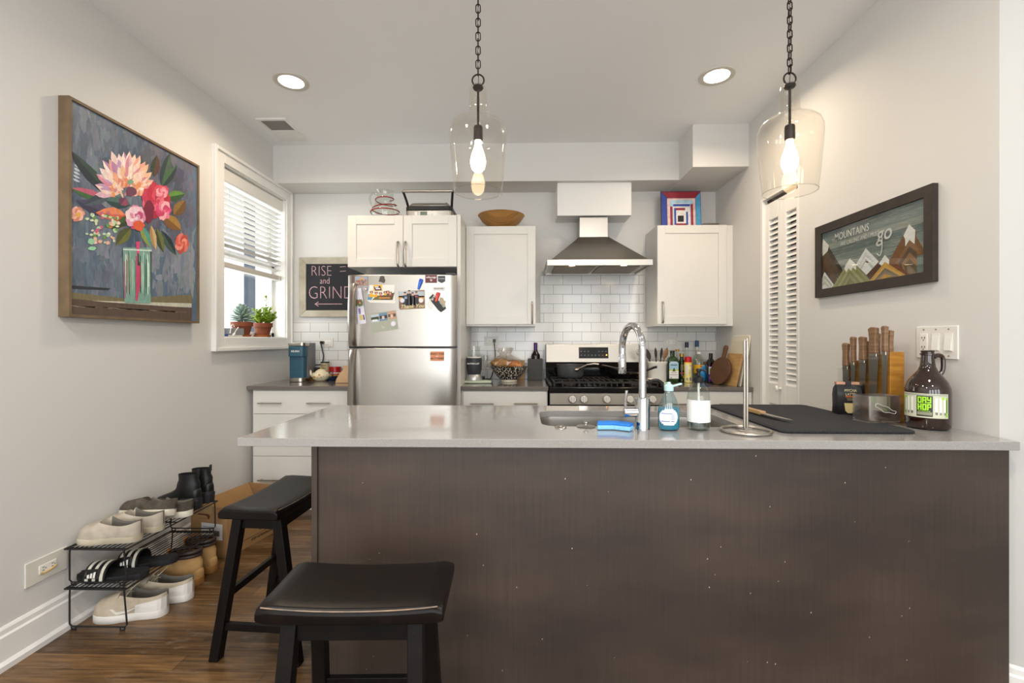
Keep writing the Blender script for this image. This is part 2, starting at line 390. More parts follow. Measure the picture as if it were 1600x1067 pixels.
# baseboards
a_ = ANG
def base_prof(h=.155):
    return [(0, 0), (.028, 0), (.028, .02), (.016, .032), (.016, h-.035), (.010, h-.028), (.010, h-.01), (.004, h), (0, h)]
struct('baseboard_left', MB().prism([(XL+x, YR, z) for x, z in base_prof()], (0, 3.15-YR, 0)), M_trim)
struct('baseboard_corner', MB().prism([(XR-.006-x*math.sin(a_)*.6, YC+.0-x*math.cos(a_), z) for x, z in base_prof(.163)], (ex, ey, 0)), M_trim)
# ---- window
wt = thing('window_1', 'x', 'x', (XL, 3.3, wz0)); del wt['label'], wt['category']; wt['kind'] = 'structure'
oy0, oy1, oz0, oz1 = 2.80, 3.765, 1.155, 2.457
cs = MB()
for y0, y1, z0, z1 in ((oy0, wy0, oz0, oz1), (wy1, oy1, oz0, oz1), (wy0, wy1, oz0, wz0), (wy0, wy1, wz1, oz1)): cs.box(XL, XL+.018, y0, y1, z0, z1)
for y0, y1, z0, z1 in ((oy0, oy0+.022, oz0, oz1), (oy1-.022, oy1, oz0, oz1), (oy0+.022, oy1-.022, oz0, oz0+.022), (oy0+.022, oy1-.022, oz1-.022, oz1)): cs.box(XL+.018, XL+.032, y0, y1, z0, z1)
cs.build('window_casing', M_trim, wt, bevel=.003, world=True)
jb = MB(); xo = XL-.155
jb.box(xo, XL+.004, wy0-.006, wy0+.008, wz0, wz1); jb.box(xo, XL+.004, wy1-.008, wy1+.006, wz0, wz1); jb.box(xo, XL+.006, wy0, wy1, wz0-.006, wz0+.006); jb.box(xo, XL+.004, wy0, wy1, wz1-.008, wz1+.006)
jb.build('window_jamb', M_trim, wt, world=True)
zmid = 1.83
def sash(x, z0, z1):
    f = MB(); w = .042
    f.box(x-.016, x+.016, wy0, wy0+w, z0, z1); f.box(x-.016, x+.016, wy1-w, wy1, z0, z1); f.box(x-.016, x+.016, wy0, wy1, z0, z0+w); f.box(x-.016, x+.016, wy0, wy1, z1-w, z1)
    o = f.build('window_sash', M_trim, wt, bevel=.003, world=True)
    MB().box(x-.002, x+.002, wy0+w, wy1-w, z0+w, z1-w).build('glass_pane', M_gl, o, world=True)
sash(XL-.105, wz0, zmid+.02); sash(XL-.14, zmid-.02, wz1)
# outside: pale neighbouring building with a dark blue-grey corner
nb = thing('neighbouring_building', 'pale building seen through the kitchen window with a slate blue side', 'building', (-5, 3.6, -4))
MB().box(-9, -8.8, 6, 30, -4, 4.4).build('facade', mat('pale_render', 'E9EBEE', .8, var=.06, vscale=1.2), nb, world=True)
MB().box(-3.1, -2.1, 5.0, 7, -4, 4.4).build('side_wall', mat('slate_blue_siding', '444C58', .7), nb, world=True)

# blind: headrail, tilted slats, bottom rail
bl = thing('window_blind', 'white horizontal slat blind half lowered inside the kitchen window', 'blind', (XL-.05, 3.3, wz1))
MB().box(XL-.09, XL-.015, wy0+.01, wy1-.01, wz1-.10, wz1-.012).build('valance', M_white, bl, bevel=.006, world=True)
zb = 1.76; zt_ = wz1-.11; ns = 13
for i in range(ns):
    z = zt_-.02-(zt_-zb-.05)*i/(ns-1); s = MB()
    s.prism([(XL-.075, wy0+.015, z-.004), (XL-.05, wy0+.015, z+.002), (XL-.027, wy0+.015, z+.004), (XL-.026, wy0+.015, z+.001), (XL-.05, wy0+.015, z-.001), (XL-.074, wy0+.015, z-.007)], (0, wy1-wy0-.03, 0))
    s.build('slat', mat('blind_slat', 'C9C5BF', .5), bl, world=True)
MB().box(XL-.08, XL-.024, wy0+.012, wy1-.012, zb-.05, zb-.012).build('bottom_rail', mat('blind_rail', 'CFC9BF', .5), bl, bevel=.005, world=True)
for yy in (wy0+.15, wy1-.15): MB().cyl((XL-.05, yy, zb-.02), (XL-.05, yy, zt_), .0012, n=6).build('ladder_cord', M_white, bl, world=True)
MB().tube([(XL-.02, wy1-.06, zt_), (XL-.018, wy1-.055, 1.6), (XL-.02, wy1-.06, 1.5)], .002, n=6).cyl((XL-.02, wy1-.06, 1.5), (XL-.02, wy1-.06, 1.46), .005, n=8).build('tilt_wand', M_white, bl, world=True)

# ---- bifold door, two louvred leaves
dr = thing('door_1', 'x', 'x', (XR, dy1, 0)); del dr['label'], dr['category']; dr['kind'] = 'structure'
fr = MB(); fr.box(XR-.004, XR+.12, dy1-.016, dy1+.006, 0, dz1+.006); fr.box(XR-.002, XR+.12, dy0-.004, dy0+.006, 0, dz1+.006); fr.box(XR-.003, XR+.12, dy0, dy1, dz1-.006, dz1+.006)
fr.build('door_frame', M_trim, dr, world=True)
MB().box(XR+.03, XR+.06, dy0+.006, dy1-.016, dz1-.024, dz1-.006).build('door_track', mat('brown_track', '3A2A1E', .5, .4), dr, world=True)
def leaf(ya, yb):
    f = MB(); x0, x1 = XR+.016, XR+.046; w = .042; za, zb_ = .012, dz1-.035
    f.box(x0, x1, ya, ya+w, za, zb_); f.box(x0, x1, yb-w, yb, za, zb_)
    zk = .83
    for z0, z1 in ((za, za+.16), (zk-.01, zk+.12), (zb_-.11, zb_)): f.box(x0, x1, ya+w, yb-w, z0, z1)
    o = f.build('door_leaf', M_trim, dr, bevel=.002, world=True)
    lv = MB()
    for z0, z1 in ((za+.16, zk-.01), (zk+.12, zb_-.11)):
        n = int((z1-z0)/.034)
        for i in range(n):
            z = z0+(i+.5)*(z1-z0)/n
            lv.prism([(x0+.002, ya+w, z-.016), (x0+.006, ya+w, z-.018), (x1-.002, ya+w, z+.013), (x1-.006, ya+w, z+.015)], (0, yb-ya-2*w, 0))
    lv.build('louvre_slats', M_trim, o, world=True)
    return o
l1 = leaf(dy0+.008, (dy0+dy1)/2-.006); leaf((dy0+dy1)/2-.003, dy1-.018)
kb = at(1213, 607, X=XR-.01)
MB().lathe([(.008, 0), (.007, .012), (.016, .02), (.019, .027), (.016, .034), (.004, .037)]).build('door_knob', M_white, l1, smooth=True)
_k = bpy.data.objects['door_knob']; _k.data.transform(Matrix.Translation(Vector((XR+.016, kb.y, kb.z))-dr.location) @ Matrix.Rotation(-PI/2, 4, 'Y'))

# ---- ceiling lights and vent
def can_light(px, py, label):
    p = at(px, py, Z=ZC); t = thing('recessed_light', label, 'light', p, group='recessed ceiling lights')
    MB().rings([[(math.cos(2*PI*i/40)*r, math.sin(2*PI*i/40)*r, z) for i in range(40)] for r, z in ((.098, 0), (.098, -.004), (.09, -.007), (.07, -.003), (.07, 0))], False, False).build('trim_ring', mat('trim_ring_white', 'CFCBC3', .5), t, smooth=True)
    MB().lathe([(.071, -.0015), (.071, -.003)], n=40).build('diffuser', mat('warm_lens', 'FFF1DC', emit=6), t)
    l = bpy.data.lights.new('downlight', 'AREA'); l.shape = 'DISK'; l.size = .13; l.energy = 8; l.color = (1, .80, .58); l.spread = 2.7
    o = bpy.data.objects.new('downlight', l); COL.objects.link(o); o.parent = t; o.location = (0, 0, -.012)
can_light(455, 127.5, 'round recessed ceiling light at the left, near the air vent')
can_light(1120, 118.5, 'round recessed ceiling light between the two glass pendants')
c0, c1 = at(415, 187, Z=ZC), at(481, 216, Z=ZC)
vt = thing('ceiling_vent', 'white rectangular air vent in the ceiling near the window', 'vent', ((c0.x+c1.x)/2-.03, (c0.y+c1.y)/2, ZC))
vw, vl = .105, .17
f = MB()
for b_ in ((-vw, vw, -vl, -vl+.024), (-vw, -vw+.02, -vl+.024, 0), (vw-.02, vw, -vl+.024, 0), (-vw, vw, 0, vl)): f.box(*b_, -.009, .001)
f.box(-vw+.02, vw-.02, .004, vl-.024, -.0105, -.009)
f.build('vent_frame', M_trim, vt)
f = MB()
for i in range(16): f.bar((-vw+.02, -vl+.03+i*.0095, -.004), (vw-.02, -vl+.03+i*.0095, -.004), .002, .006)
f.build('louvres', mat('vent_grey', 'A09C98', .6), vt)

# ------------------------------------------------------------------ pendants
def pendant(px, tilt, label):
    Yp = 1.86
    c = at(px, 300, Y=Yp); zr = at(px, 300, Y=Yp).z
    t = thing('pendant_light', label, 'pendant lamp', (c.x, Yp, zr), group='clear glass pendants over the island')
    g = MB(); th = .0022
    outer = [(.098, 0), (.106, .07), (.113, .15), (.118, .22), (.117, .25), (.108, .275), (.088, .292), (.06, .302), (.044, .312), (.037, .33), (.036, .40), (.034, .425), (.026, .433), (.012, .434)]
    g.lathe(outer, n=56, cap0=False, cap1=False)
    g.build('glass_shade', M_glpend, t, smooth=True, ang=70)
    MB().tube([(math.cos(2*PI*i/48)*.098, math.sin(2*PI*i/48)*.098, 0) for i in range(48)], .0022, n=8, closed=True).build('shade_rim', M_glg, t, smooth=True)
    MB().lathe([(.003, .434), (.02, .432), (.022, .426), (.018, .42), (.004, .418)]).cyl((0, 0, .26), (0, 0, .42), .005, n=10).build('stem', M_bronze, t, smooth=True)
    MB().lathe([(.006, .272), (.017, .268), (.019, .262), (.019, .215), (.016, .21)]).build('lamp_socket', M_bronze, t, smooth=True)
    MB().lathe([(.013, .212), (.0135, .195), (.017, .18), (.026, .155), (.031, .13), (.031, .115), (.026, .095), (.015, .083), (.003, .079)], n=28, cap0=False).build('bulb', mat('bulb_glow', 'FFDDAA', .3, emit=16), t, smooth=True)
    r = MB(); r.tube([(math.cos(a)*.024, 0, .457+math.sin(a)*.024) for a in [2*PI*i/28 for i in range(28)]], .0033, n=8, closed=True)
    r.build('hanging_ring', M_bronze, t, smooth=True)
    ch = MB(); z = .478; k = 0
    while zr+z < ZC-.03:
        pts = []
        for i in range(20):
            a = 2*PI*i/20; x = math.cos(a)*.0092; zz = math.sin(a)*.0095+(.0085 if math.sin(a) > 0 else -.0085)
            pts.append((x, 0, z+.016+zz) if k % 2 else (0, x, z+.016+zz))
        ch.tube(pts, .0023, n=6, closed=True); z += .0285; k += 1
    ch.build('chain', M_bronze, t, smooth=True)
    MB().tube([(.002*math.sin(i*1.3), .002*math.cos(i), .44+i*(ZC-zr-.46)/14) for i in range(15)], .0013, n=6).build('cord', mat('brown_cord', '4A2A20', .6), t)
    MB().lathe([(.06, ZC-zr), (.06, ZC-zr-.012), (.05, ZC-zr-.022), (.01, ZC-zr-.03)]).build('ceiling_canopy', M_bronze, t, smooth=True)
    l = bpy.data.lights.new('bulb_light', 'POINT'); l.energy = 5; l.color = (1, .74, .47); l.shadow_soft_size = .03
    o = bpy.data.objects.new('bulb_light', l); COL.objects.link(o); o.parent = t; o.location = (0, 0, .12)
    l.use_shadow = True
pendant(747, 0, 'clear glass pendant lamp hanging in the middle above the counter')
pendant(1234, 0, 'clear glass pendant lamp hanging at the right, nearer the mountain picture')

# ------------------------------------------------------------------ cabinets
def handle(parent, p, q, out=(0, -1, 0), name='handle'):
    p, q, o = Vector(p), Vector(q), Vector(out); m = MB(); d = (q-p)
    m.tube([p, p+o*.02+d*.03, p+o*.026+d*.2, p+o*.03+d*.5, p+o*.026+d*.8, q+o*.02-d*.03, q], .0064, n=8, smooth=3)
    return m.build(name, M_steel2, parent, smooth=True, world=True)
def barhandle(parent, p, q, name='handle'):
    p, q = Vector(p), Vector(q); d = (q-p); m = MB(); y = Vector((0, -.028, 0))
    m.bar(p+y, q+y, .009, .009); m.bar(p+d*.1, p+d*.1+y, .007); m.bar(p+d*.9, p+d*.9+y, .007)
    return m.build(name, M_steel2, parent, bevel=.001, world=True)
def shaker(parent, x0, x1, z0, z1, y, name='door', rail=.06):
    m = MB(); g = .0015; x0 += g; x1 -= g; z0 += g; z1 -= g
    m.box(x0, x0+rail, y-.02, y, z0, z1); m.box(x1-rail, x1, y-.02, y, z0, z1); m.box(x0+rail, x1-rail, y-.02, y, z0, z0+rail); m.box(x0+rail, x1-rail, y-.02, y, z1-rail, z1)
    m.box(x0+rail, x1-rail, y-.013, y-.002, z0+rail, z1-rail)
    return m.build(name, M_cab, parent, bevel=.0015, world=True)
def slab(parent, x0, x1, z0, z1, y, name='drawer'):
    g = .0015
    return MB().box(x0+g, x1-g, y-.02, y, z0+g, z1-g).build(name, M_cab, parent, bevel=.0015, world=True)
CY = 3.195                                             # base cabinet body front
# fridge cabinet
fx0, fx1 = at(543, 400, Y=3.17).x, at(714, 400, Y=3.17).x
fz0, fz1 = at(640, 417, Y=3.17).z, at(640, 336, Y=3.17).z
fc = thing('fridge_cabinet', 'white double door cabinet above the steel fridge', 'cabinet', (fx0, YB, fz0))
MB().box(fx0, fx1, 3.19, YB, fz0, fz1).build('carcass', M_cab, fc, bevel=.001, world=True)
xm = at(630, 400, Y=3.17).x
d1 = shaker(fc, fx0, xm, fz0, fz1, 3.19); d2 = shaker(fc, xm, fx1, fz0, fz1, 3.19)
for d_, px in ((d1, 622.5), (d2, 634)):
    a, b = at(px, 416, Y=3.17), at(px, 378, Y=3.17); handle(d_, (a.x, 3.17, a.z), (b.x, 3.17, b.z))
px1 = -.43
tag(MB().box(fx1+.001, px1, 3.172, YB, 0, fz1+.002).build('side_panel', M_cab, bevel=.001), 'tall white panel standing between the fridge and the short counter', 'panel')
# upper left
ux0, ux1 = at(729, 430, Y=3.45).x, at(837, 430, Y=3.45).x; uz0, uz1 = at(780, 507, Y=3.45).z, at(780, 353, Y=3.45).z
ul = thing('wall_cabinet', 'white wall cabinet with a wooden bowl on top', 'cabinet', (ux0, YB, uz0), group='wall cabinets either side of the hood')
ux0 = px1+.002
MB().box(ux0, ux1, 3.47, YB-.009, uz0-.012, uz1).build('carcass', M_cab, ul, bevel=.001, world=True)
d1 = shaker(ul, ux0, ux1, uz0, uz1, 3.47)
a, b = at(831.5, 505, Y=3.45), at(831.5, 472, Y=3.45); handle(d1, (a.x, 3.45, a.z), (b.x, 3.45, b.z))
# upper right
vx0, vx1 = at(1027, 430, Y=3.45).x, at(1139, 430, Y=3.45).x
ur = thing('wall_cabinet', 'white wall cabinet with a blue and red framed square on top', 'cabinet', (vx0, YB, uz0), group='wall cabinets either side of the hood')
MB().box(vx0, XR-.001, 3.47, YB-.009, uz0-.012, uz1).build('carcass', M_cab, ur, bevel=.001, world=True)
d1 = shaker(ur, vx0, vx1-.015, uz0, uz1, 3.47)
a, b = at(1035, 504, Y=3.45), at(1035, 472, Y=3.45); handle(d1, (a.x, 3.45, a.z), (b.x, 3.45, b.z))

# base cabinets (left, middle, right) and worktops
def base(x0, x1, label, drawers, split=None):
    t = thing('base_cabinet', label, 'cabinet', (x0, YB, 0), group='white base cabinets along the back wall')
    m = MB(); m.box(x0, x1, CY, YB-.002, .1, ZT-T3-.001); m.box(x0, x1, CY+.06, YB-.002, 0, .1)
    m.build('carcass', M_cab, t, bevel=.001, world=True)
    for (z0, z1, hs) in drawers:
        d = slab(t, x0+.012, x1-.004, z0, z1, CY)
        for (ha, hb, hz) in hs: barhandle(d, (ha, CY-.02, hz), (hb, CY-.02, hz))
    return t
lx0, lx1 = XL+.03, -1.225
h1 = [(at(p, 630, Y=3.17).x, at(q, 630, Y=3.17).x, at(p, 629.5, Y=3.17).z) for p, q in ((405, 442), (481, 517))]
h2 = [(at(p, 750, Y=3.17).x, at(q, 750, Y=3.17).x, at(p, 749, Y=3.17).z) for p, q in ((405, 442), (481, 517))]
zd = [at(450, y, Y=3.17).z for y in (647, 713, 790)]
base(lx0, lx1, 'white three drawer base cabinet between the left wall and the fridge', [(zd[0], ZT-T3-.006, h1), (zd[1], zd[0], []), (.11, zd[1], h2)])
mx0, mx1 = px1+.002, .178
h3 = [(at(p, 630, Y=3.17).x, at(q, 630, Y=3.17).x, at(p, 630, Y=3.17).z) for p, q in ((735, 771.5), (803, 840))]
base(mx0, mx1, 'white base cabinet between the fridge panel and the stove', [(.72, ZT-T3-.006, h3), (.4, .72, []), (.11, .4, [])])
qx0, qx1 = .985, XR-.002
h4 = [(at(p, 630, Y=3.17).x, at(q, 630, Y=3.17).x, at(p, 631, Y=3.17).z) for p, q in ((1050, 1073), (1122, 1159.5))]
base(qx0, qx1, 'white base cabinet right of the stove beside the louvred door', [(.72, ZT-T3-.006, h4), (.4, .72, []), (.11, .4, [])])
def wtop(x0, x1, label):
    tag(MB().box(x0, x1, 3.165, ty-.001, ZT-T3, ZT).build('worktop', M_quartzb, bevel=.003), label, 'worktop', 'grey quartz worktops along the back wall')
wtop(XL, -1.215, 'grey quartz worktop under the coffee maker, left of the fridge')
wtop(px1, .182, 'short grey quartz worktop between fridge and stove, under the patterned bowl')
wtop(.982, XR, 'grey quartz worktop right of the stove, under the oil bottles')

# ------------------------------------------------------------------ island
ix0, iy0, iy1 = -.945, 1.487, 2.25
isl = thing('kitchen_island', 'long kitchen island with a brown stained panel and light grey top', 'kitchen island', (.3, 1.85, 0))
skx0, skx1, sky0, sky1, skr = .075, .83, 1.715, 2.095, .07
def rr(x0, x1, y0, y1, r, z, n=6):
    o = []
    for q, (cx, cy) in enumerate(((x1-r, y1-r), (x0+r, y1-r), (x0+r, y0+r), (x1-r, y0+r))):
        for i in range(n+1):
            a = PI/2*(q+i/n); o.append((cx+math.cos(a)*r, cy+math.sin(a)*r, z))
    return o
def slab_with_hole(zs):
    m = MB(); inn = rr(skx0, skx1, sky0, sky1, skr, 0); n = len(inn)
    cx, cy = (skx0+skx1)/2, (sky0+sky1)/2
    X0, X1, Y0, Y1 = ix0, XR, iy0, iy1
    out = []
    for p in inn:
        d = Vector((p[0]-cx, p[1]-cy)); s_ = min((X1-cx)/d.x if d.x > 1e-6 else 1e9, (X0-cx)/d.x if d.x < -1e-6 else 1e9, (Y1-cy)/d.y if d.y > 1e-6 else 1e9, (Y0-cy)/d.y if d.y < -1e-6 else 1e9)
        out.append([cx+d.x*s_, cy+d.y*s_])
    # put the corners in
    for c in ((X0, Y0), (X0, Y1), (X1+.083, Y0), (X1, 1.553), (X1, Y1)):
        k = min(range(n), key=lambda i: abs(math.atan2(out[i][1]-cy, out[i][0]-cx)-math.atan2(c[1]-cy, c[0]-cx))); out[k] = list(c)
    z1, z0 = zs
    vs = [(p[0], p[1], z1) for p in inn]+[(p[0], p[1], z1) for p in out]+[(p[0], p[1], z0) for p in inn]+[(p[0], p[1], z0) for p in out]
    fs = []
    for i in range(n):
        j = (i+1) % n
        fs += [(i, j, n+j, n+i), (2*n+i, 3*n+i, 3*n+j, 2*n+j), (i, 2*n+i, 2*n+j, j), (n+i, n+j, 3*n+j, 3*n+i)]
    return m.add(vs, fs)
slab_with_hole((ZT, ZT-T3)).build('countertop', M_quartz, isl, bevel=.002, world=True)
pnx0 = at(497, 900, Y=1.52).x
MB().box(pnx0, XR-.002, 1.52, 1.54, .0, ZT-T3-.001).build('back_panel', M_panel, isl, bevel=.001, world=True)
MB().box(at(487, 900, Y=1.515).x, pnx0, 1.512, 2.16, 0, ZT-T3-.001).build('end_panel', M_panel, isl, bevel=.001, world=True)
MB().box(pnx0, skx0-.03, 1.54, 2.16, .1, ZT-T3-.001).box(skx1+.03, XR-.002, 1.54, 2.16, .1, ZT-T3-.001).box(skx0-.03, skx1+.03, 1.54, 2.16, .1, .6).box(skx0-.03, skx1+.03, 2.13, 2.16, .6, ZT-T3-.001).box(pnx0, XR-.002, 1.54, 2.10, 0, .1).build('carcass', M_cab, isl, world=True)
ch = MB()
for i in range(46):
    x, z = random.uniform(pnx0+.05, XR-.05), random.uniform(.12, .85); r_ = random.uniform(.0006, .0016)
    ch.prism([(x-r_, 1.5199, z-r_*1.6), (x+r_, 1.5199, z-r_), (x+r_*.7, 1.5199, z+r_*2), (x-r_*.6, 1.5199, z+r_)], (0, -.0003, 0))
ch.build('paint_chips', mat('bare_wood_chip', 'D9C9B4', .7), isl, world=True)['kind'] = 'stuff'
# sink
sk = MB()
sk.rings([rr(skx0-.02, skx1+.02, sky0-.02, sky1+.02, skr+.02, ZT-T3-.001), rr(skx0-.006, skx1+.006, sky0-.006, sky1+.006, skr, ZT-T3-.001), rr(skx0-.004, skx1+.004, sky0-.004, sky1+.004, skr, ZT-T3-.02), rr(skx0+.002, skx1-.002, sky0+.002, sky1-.002, skr, ZT-.2), rr(skx0+.03, skx1-.03, sky0+.03, sky1-.03, skr*.7, ZT-.225)], False, True)
skt = sk.build('sink_basin', M_steel, isl, smooth=True, world=True)
MB().lathe([(.045, .0), (.045, .004), (.03, .003), (.01, .0)], c=(.45, 1.92, ZT-.225)).build('drain', M_chrome, skt, smooth=True, world=True)
b_ = at(876, 668.5, Z=ZT)
tag(MB().lathe([(.022, 0), (.022, .003), (.018, .006), (.011, .006), (.011, .009), (.002, .010)]).build('air_switch', M_steel2, smooth=True), 'round steel button set in the island top left of the sponge', 'button').location = b_
b_ = at(925, 661, Z=ZT); b_.y = 1.76; b_.x = .235
st = thing('sink_stopper', 'steel sink stopper strainer with a knob at the edge of the sink', 'sink stopper', (.238, 1.706, ZT))
MB().lathe([(.001, 0), (.033, 0), (.035, .003), (.02, .005), (.006, .006)], cap0=True).build('disc', M_steel, st, smooth=True)
MB().lathe([(.004, .006), (.003, .013), (.011, .016), (.011, .020), (.004, .022)]).build('knob', M_steel, st, smooth=True)

# faucet
fb = at(1003.5, 670, Z=ZT)
fa = thing('kitchen_faucet', 'tall chrome gooseneck faucet with a side lever behind the sponge', 'faucet', (fb.x, 1.67, ZT))
MB().lathe([(.027, 0), (.027, .004), (.0265, .006), (.0265, .112), (.022, .115), (.012, .116)]).build('body', M_chrome, fa, smooth=True)
hz = .288; R_ = .092; dx, dyv = -.035/.19, .187/.19
pts = [(0, 0, .115), (0, 0, hz)]+[(dx*(R_-R_*math.cos(a)), dyv*(R_-R_*math.cos(a)), hz+R_*math.sin(a)) for a in [PI*i/18 for i in range(1, 19)]]+[(dx*2*R_, dyv*2*R_, hz-.02)]
MB().tube(pts, .0135, n=20).build('spout', M_chrome, fa, smooth=True)
ex_, ey_ = dx*2*R_, dyv*2*R_
MB().lathe([(.0135, 0), (.0155, -.004), (.016, -.075), (.014, -.08), (.005, -.079)], c=(ex_, ey_, hz-.02)).build('spray_head', M_chrome, fa, smooth=True)
MB().cyl((-.02, 0, .062), (-.068, 0, .062), .0195, n=28).build('lever_barrel', M_chrome, fa, smooth=True, bevel=.002)
MB().tube([(-.06, 0, .075), (-.062, -.002, .09), (-.058, -.004, .14)], .0055, n=12, smooth=3).build('lever', M_chrome, fa, smooth=True)
# sponge
sp = at(958, 668, Z=ZT)
sg = thing('sponge', 'blue curved two layer scrubbing sponge lying left of the faucet', 'sponge', (sp.x, 1.66, ZT), math.radians(-10))
def arcpoly(z, g=0):
    o = []
    for i in range(13): a = PI*(.22+.56*i/12); o.append((math.cos(a)*(.1-g), math.sin(a)*(.1-g)-.06, z))
    for i in range(13): a = PI*(.78-.56*i/12); o.append((math.cos(a)*(.045+g), math.sin(a)*(.04+g)-.065, z))
    return o
def arcp(z):
    o = [(-.062, -.03, z), (-.064, .012, z), (-.03, .03, z), (.01, .032, z), (.045, .02, z), (.066, -.004, z), (.05, -.04, z), (.028, -.03, z), (-.005, -.018, z), (-.035, -.024, z)]
    return o
MB().prism(arcp(.002), (0, 0, .016)).build('sponge_base', mat('light_blue_foam', '8CCDF8', .9, bump=.3, bscale=160, var=.08, vscale=120), sg, bevel=.003)
MB().prism(arcp(.018), (0, 0, .009)).build('scrubbing_layer', mat('blue_scour', '2E7FDD', .85, bump=.6, bscale=260), sg, bevel=.003)

# bottles near the sink
db = at(1045, 672, Z=ZT)
ds = thing('dish_soap_bottle', 'clear squeeze bottle of blue dish soap with open white cap', 'bottle', (db.x, db.y, ZT))
def ov(prof, sx, sy, n=36): return MB().lathe(prof, n=n, sx=sx, sy=sy)
ov([(.030, 0), (.036, .004), (.038, .02), (.038, .05), (.039, .065), (.037, .085), (.028, .11), (.018, .13), (.014, .14), (.0135, .148)], 1, .62).build('bottle_body', glass('soap_plastic', 'DCE9E9', .05, .8, .08), ds, smooth=True)
ov([(.030, .003), (.035, .006), (.0368, .02), (.0368, .05), (.0375, .066), (.037, .082), (.002, .0825)], 1, .6).build('blue_soap', mat('blue_liquid', '0FA3C9', .12, trans=.3), ds, smooth=True)
MB().lathe([(.016, .142), (.0165, .146), (.0165, .16), (.013, .164), (.007, .166), (.007, .172), (.003, .174)]).build('cap', mat('mint_cap', 'BFE3E2', .4), ds, smooth=True)
MB().bar((.014, 0, .159), (.045, -.002, .168), .02, .005).build('flip_lid', mat('mint_cap', 'BFE3E2', .4), ds, bevel=.002)
lb = MB(); lb.cur = 'F2F4F8'
def curved(m, x0, x1, z0, z1, r, sx=1, sy=1, n=10, a0=-PI/2, off=.0006):
    for i in range(n):
        A = a0+x0+(x1-x0)*i/n; B = a0+x0+(x1-x0)*(i+1)/n; rr_ = r+off
        m.poly([(math.cos(A)*rr_*sx, math.sin(A)*rr_*sy, z0), (math.cos(B)*rr_*sx, math.sin(B)*rr_*sy, z0), (math.cos(B)*rr_*sx, math.sin(B)*rr_*sy, z1), (math.cos(A)*rr_*sx, math.sin(A)*rr_*sy, z1)])
    return m
for i in range(12):
    z0, z1 = .022+i*.0048, .022+(i+1)*.0048; k = math.sqrt(max(0, 1-((z0+z1)/2-.05)**2/.03**2)); lb.cur = 'F2F4F8'
    curved(lb, -1.0*k-.15, .75*k-.1, z0, z1, .0398, 1, .63, 10)
lb.cur = '5B68C0'; curved(lb, -.9, .1, .062, .0645, .0398, 1, .64, 6, off=.0012); curved(lb, -.9, -.1, .034, .037, .0398, 1, .64, 6, off=.0012); curved(lb, .0, .3, .034, .037, .0398, 1, .64, 6, off=.0012)
lb.cur = '9AA6DE'
for i in range(5): curved(lb, .0, .3, .042+i*.004, .0438+i*.004, .0398, 1, .64, 4, off=.0012)
lb.build('label', M_print, ds)
hb = at(1091.5, 671, Z=ZT)
hs = thing('hand_soap_bottle', 'clear pump bottle of hand soap with white label and black pump', 'bottle', (hb.x, hb.y, ZT)); hs.scale = (1, 1, 1.1)
MB().lathe([(.03, 0), (.037, .003), (.0395, .01), (.0395, .1), (.037, .12), (.029, .138), (.018, .15), (.014, .154), (.014, .16)], n=40).build('bottle_body', glass('bottle_glass', 'EFF3F0', .02, .8, .05), hs, smooth=True)
MB().lathe([(.03, .004), (.037, .006), (.038, .028), (.002, .0285)], n=32).build('clear_soap', glass('soap_liquid', 'D2D8DA', .02, .8, .1), hs, smooth=True)
lb = MB(); lb.cur = 'F4F4F2'; curved(lb, -2.2, 2.2, .028, .1, .0395, n=30)
random.seed(3)
for i in range(90):
    A = random.uniform(-1.5, 1.5); z = random.choice([random.uniform(.028, .036), random.uniform(.093, .1)]); lb.cur = random.choice(['7FB3C9', '9CC7B5', '6B8AA8'])
    curved(lb, A, A+.03, z, z+.0012, .0395, n=1, off=.0011)
lb.cur = 'D5D8DC'
for i in range(7): curved(lb, -.55, .55, .045+i*.0065, .0462+i*.0065, .0395, n=8, off=.0011)
lb.build('label', M_print, hs)
MB().lathe([(.0155, .155), (.0165, .158), (.0165, .172), (.012, .175), (.006, .177), (.006, .19), (.009, .193), (.009, .2), (.003, .202)]).tube([(0, 0, .196), (.014, -.004, .197), (.024, -.006, .193)], .0038, n=10).build('pump', mat('pump_black', '0E0E0E', .5), hs, smooth=True)
MB().cyl((0, 0, .02), (0, 0, .156), .004, n=10).build('dip_tube', mat('dip_white', 'F2F2EE', .4), hs, smooth=True)
# paper towel stand
pc = at(1165, 675, Z=ZT)
pt = thing('paper_towel_holder', 'empty brushed steel paper towel stand with a ring base', 'paper towel holder', (pc.x, pc.y, ZT))
MB().tube([(math.cos(a)*.08, math.sin(a)*.078, .006) for a in [2*PI*i/44 for i in range(44)]], .0055, n=12, closed=True).build('ring_base', M_steel2, pt, smooth=True)
zp = .325
MB().tube([(-.004, 0, .012), (-.004, 0, .2), (-.004, 0, zp-.012), (-.001, 0, zp-.003), (.003, 0, zp-.003), (.0055, 0, zp-.012), (.0055, 0, .1), (.0055, 0, .012)], .0042, n=10, smooth=3).build('pole', M_steel2, pt, smooth=True)
MB().bar((-.005, 0, .012), (.02, .0, .012), .012, .006).tube([(0, 0, .009), (0, .04, .006), (0, .078, .006)], .004).build('foot_brace', M_steel2, pt, smooth=True)
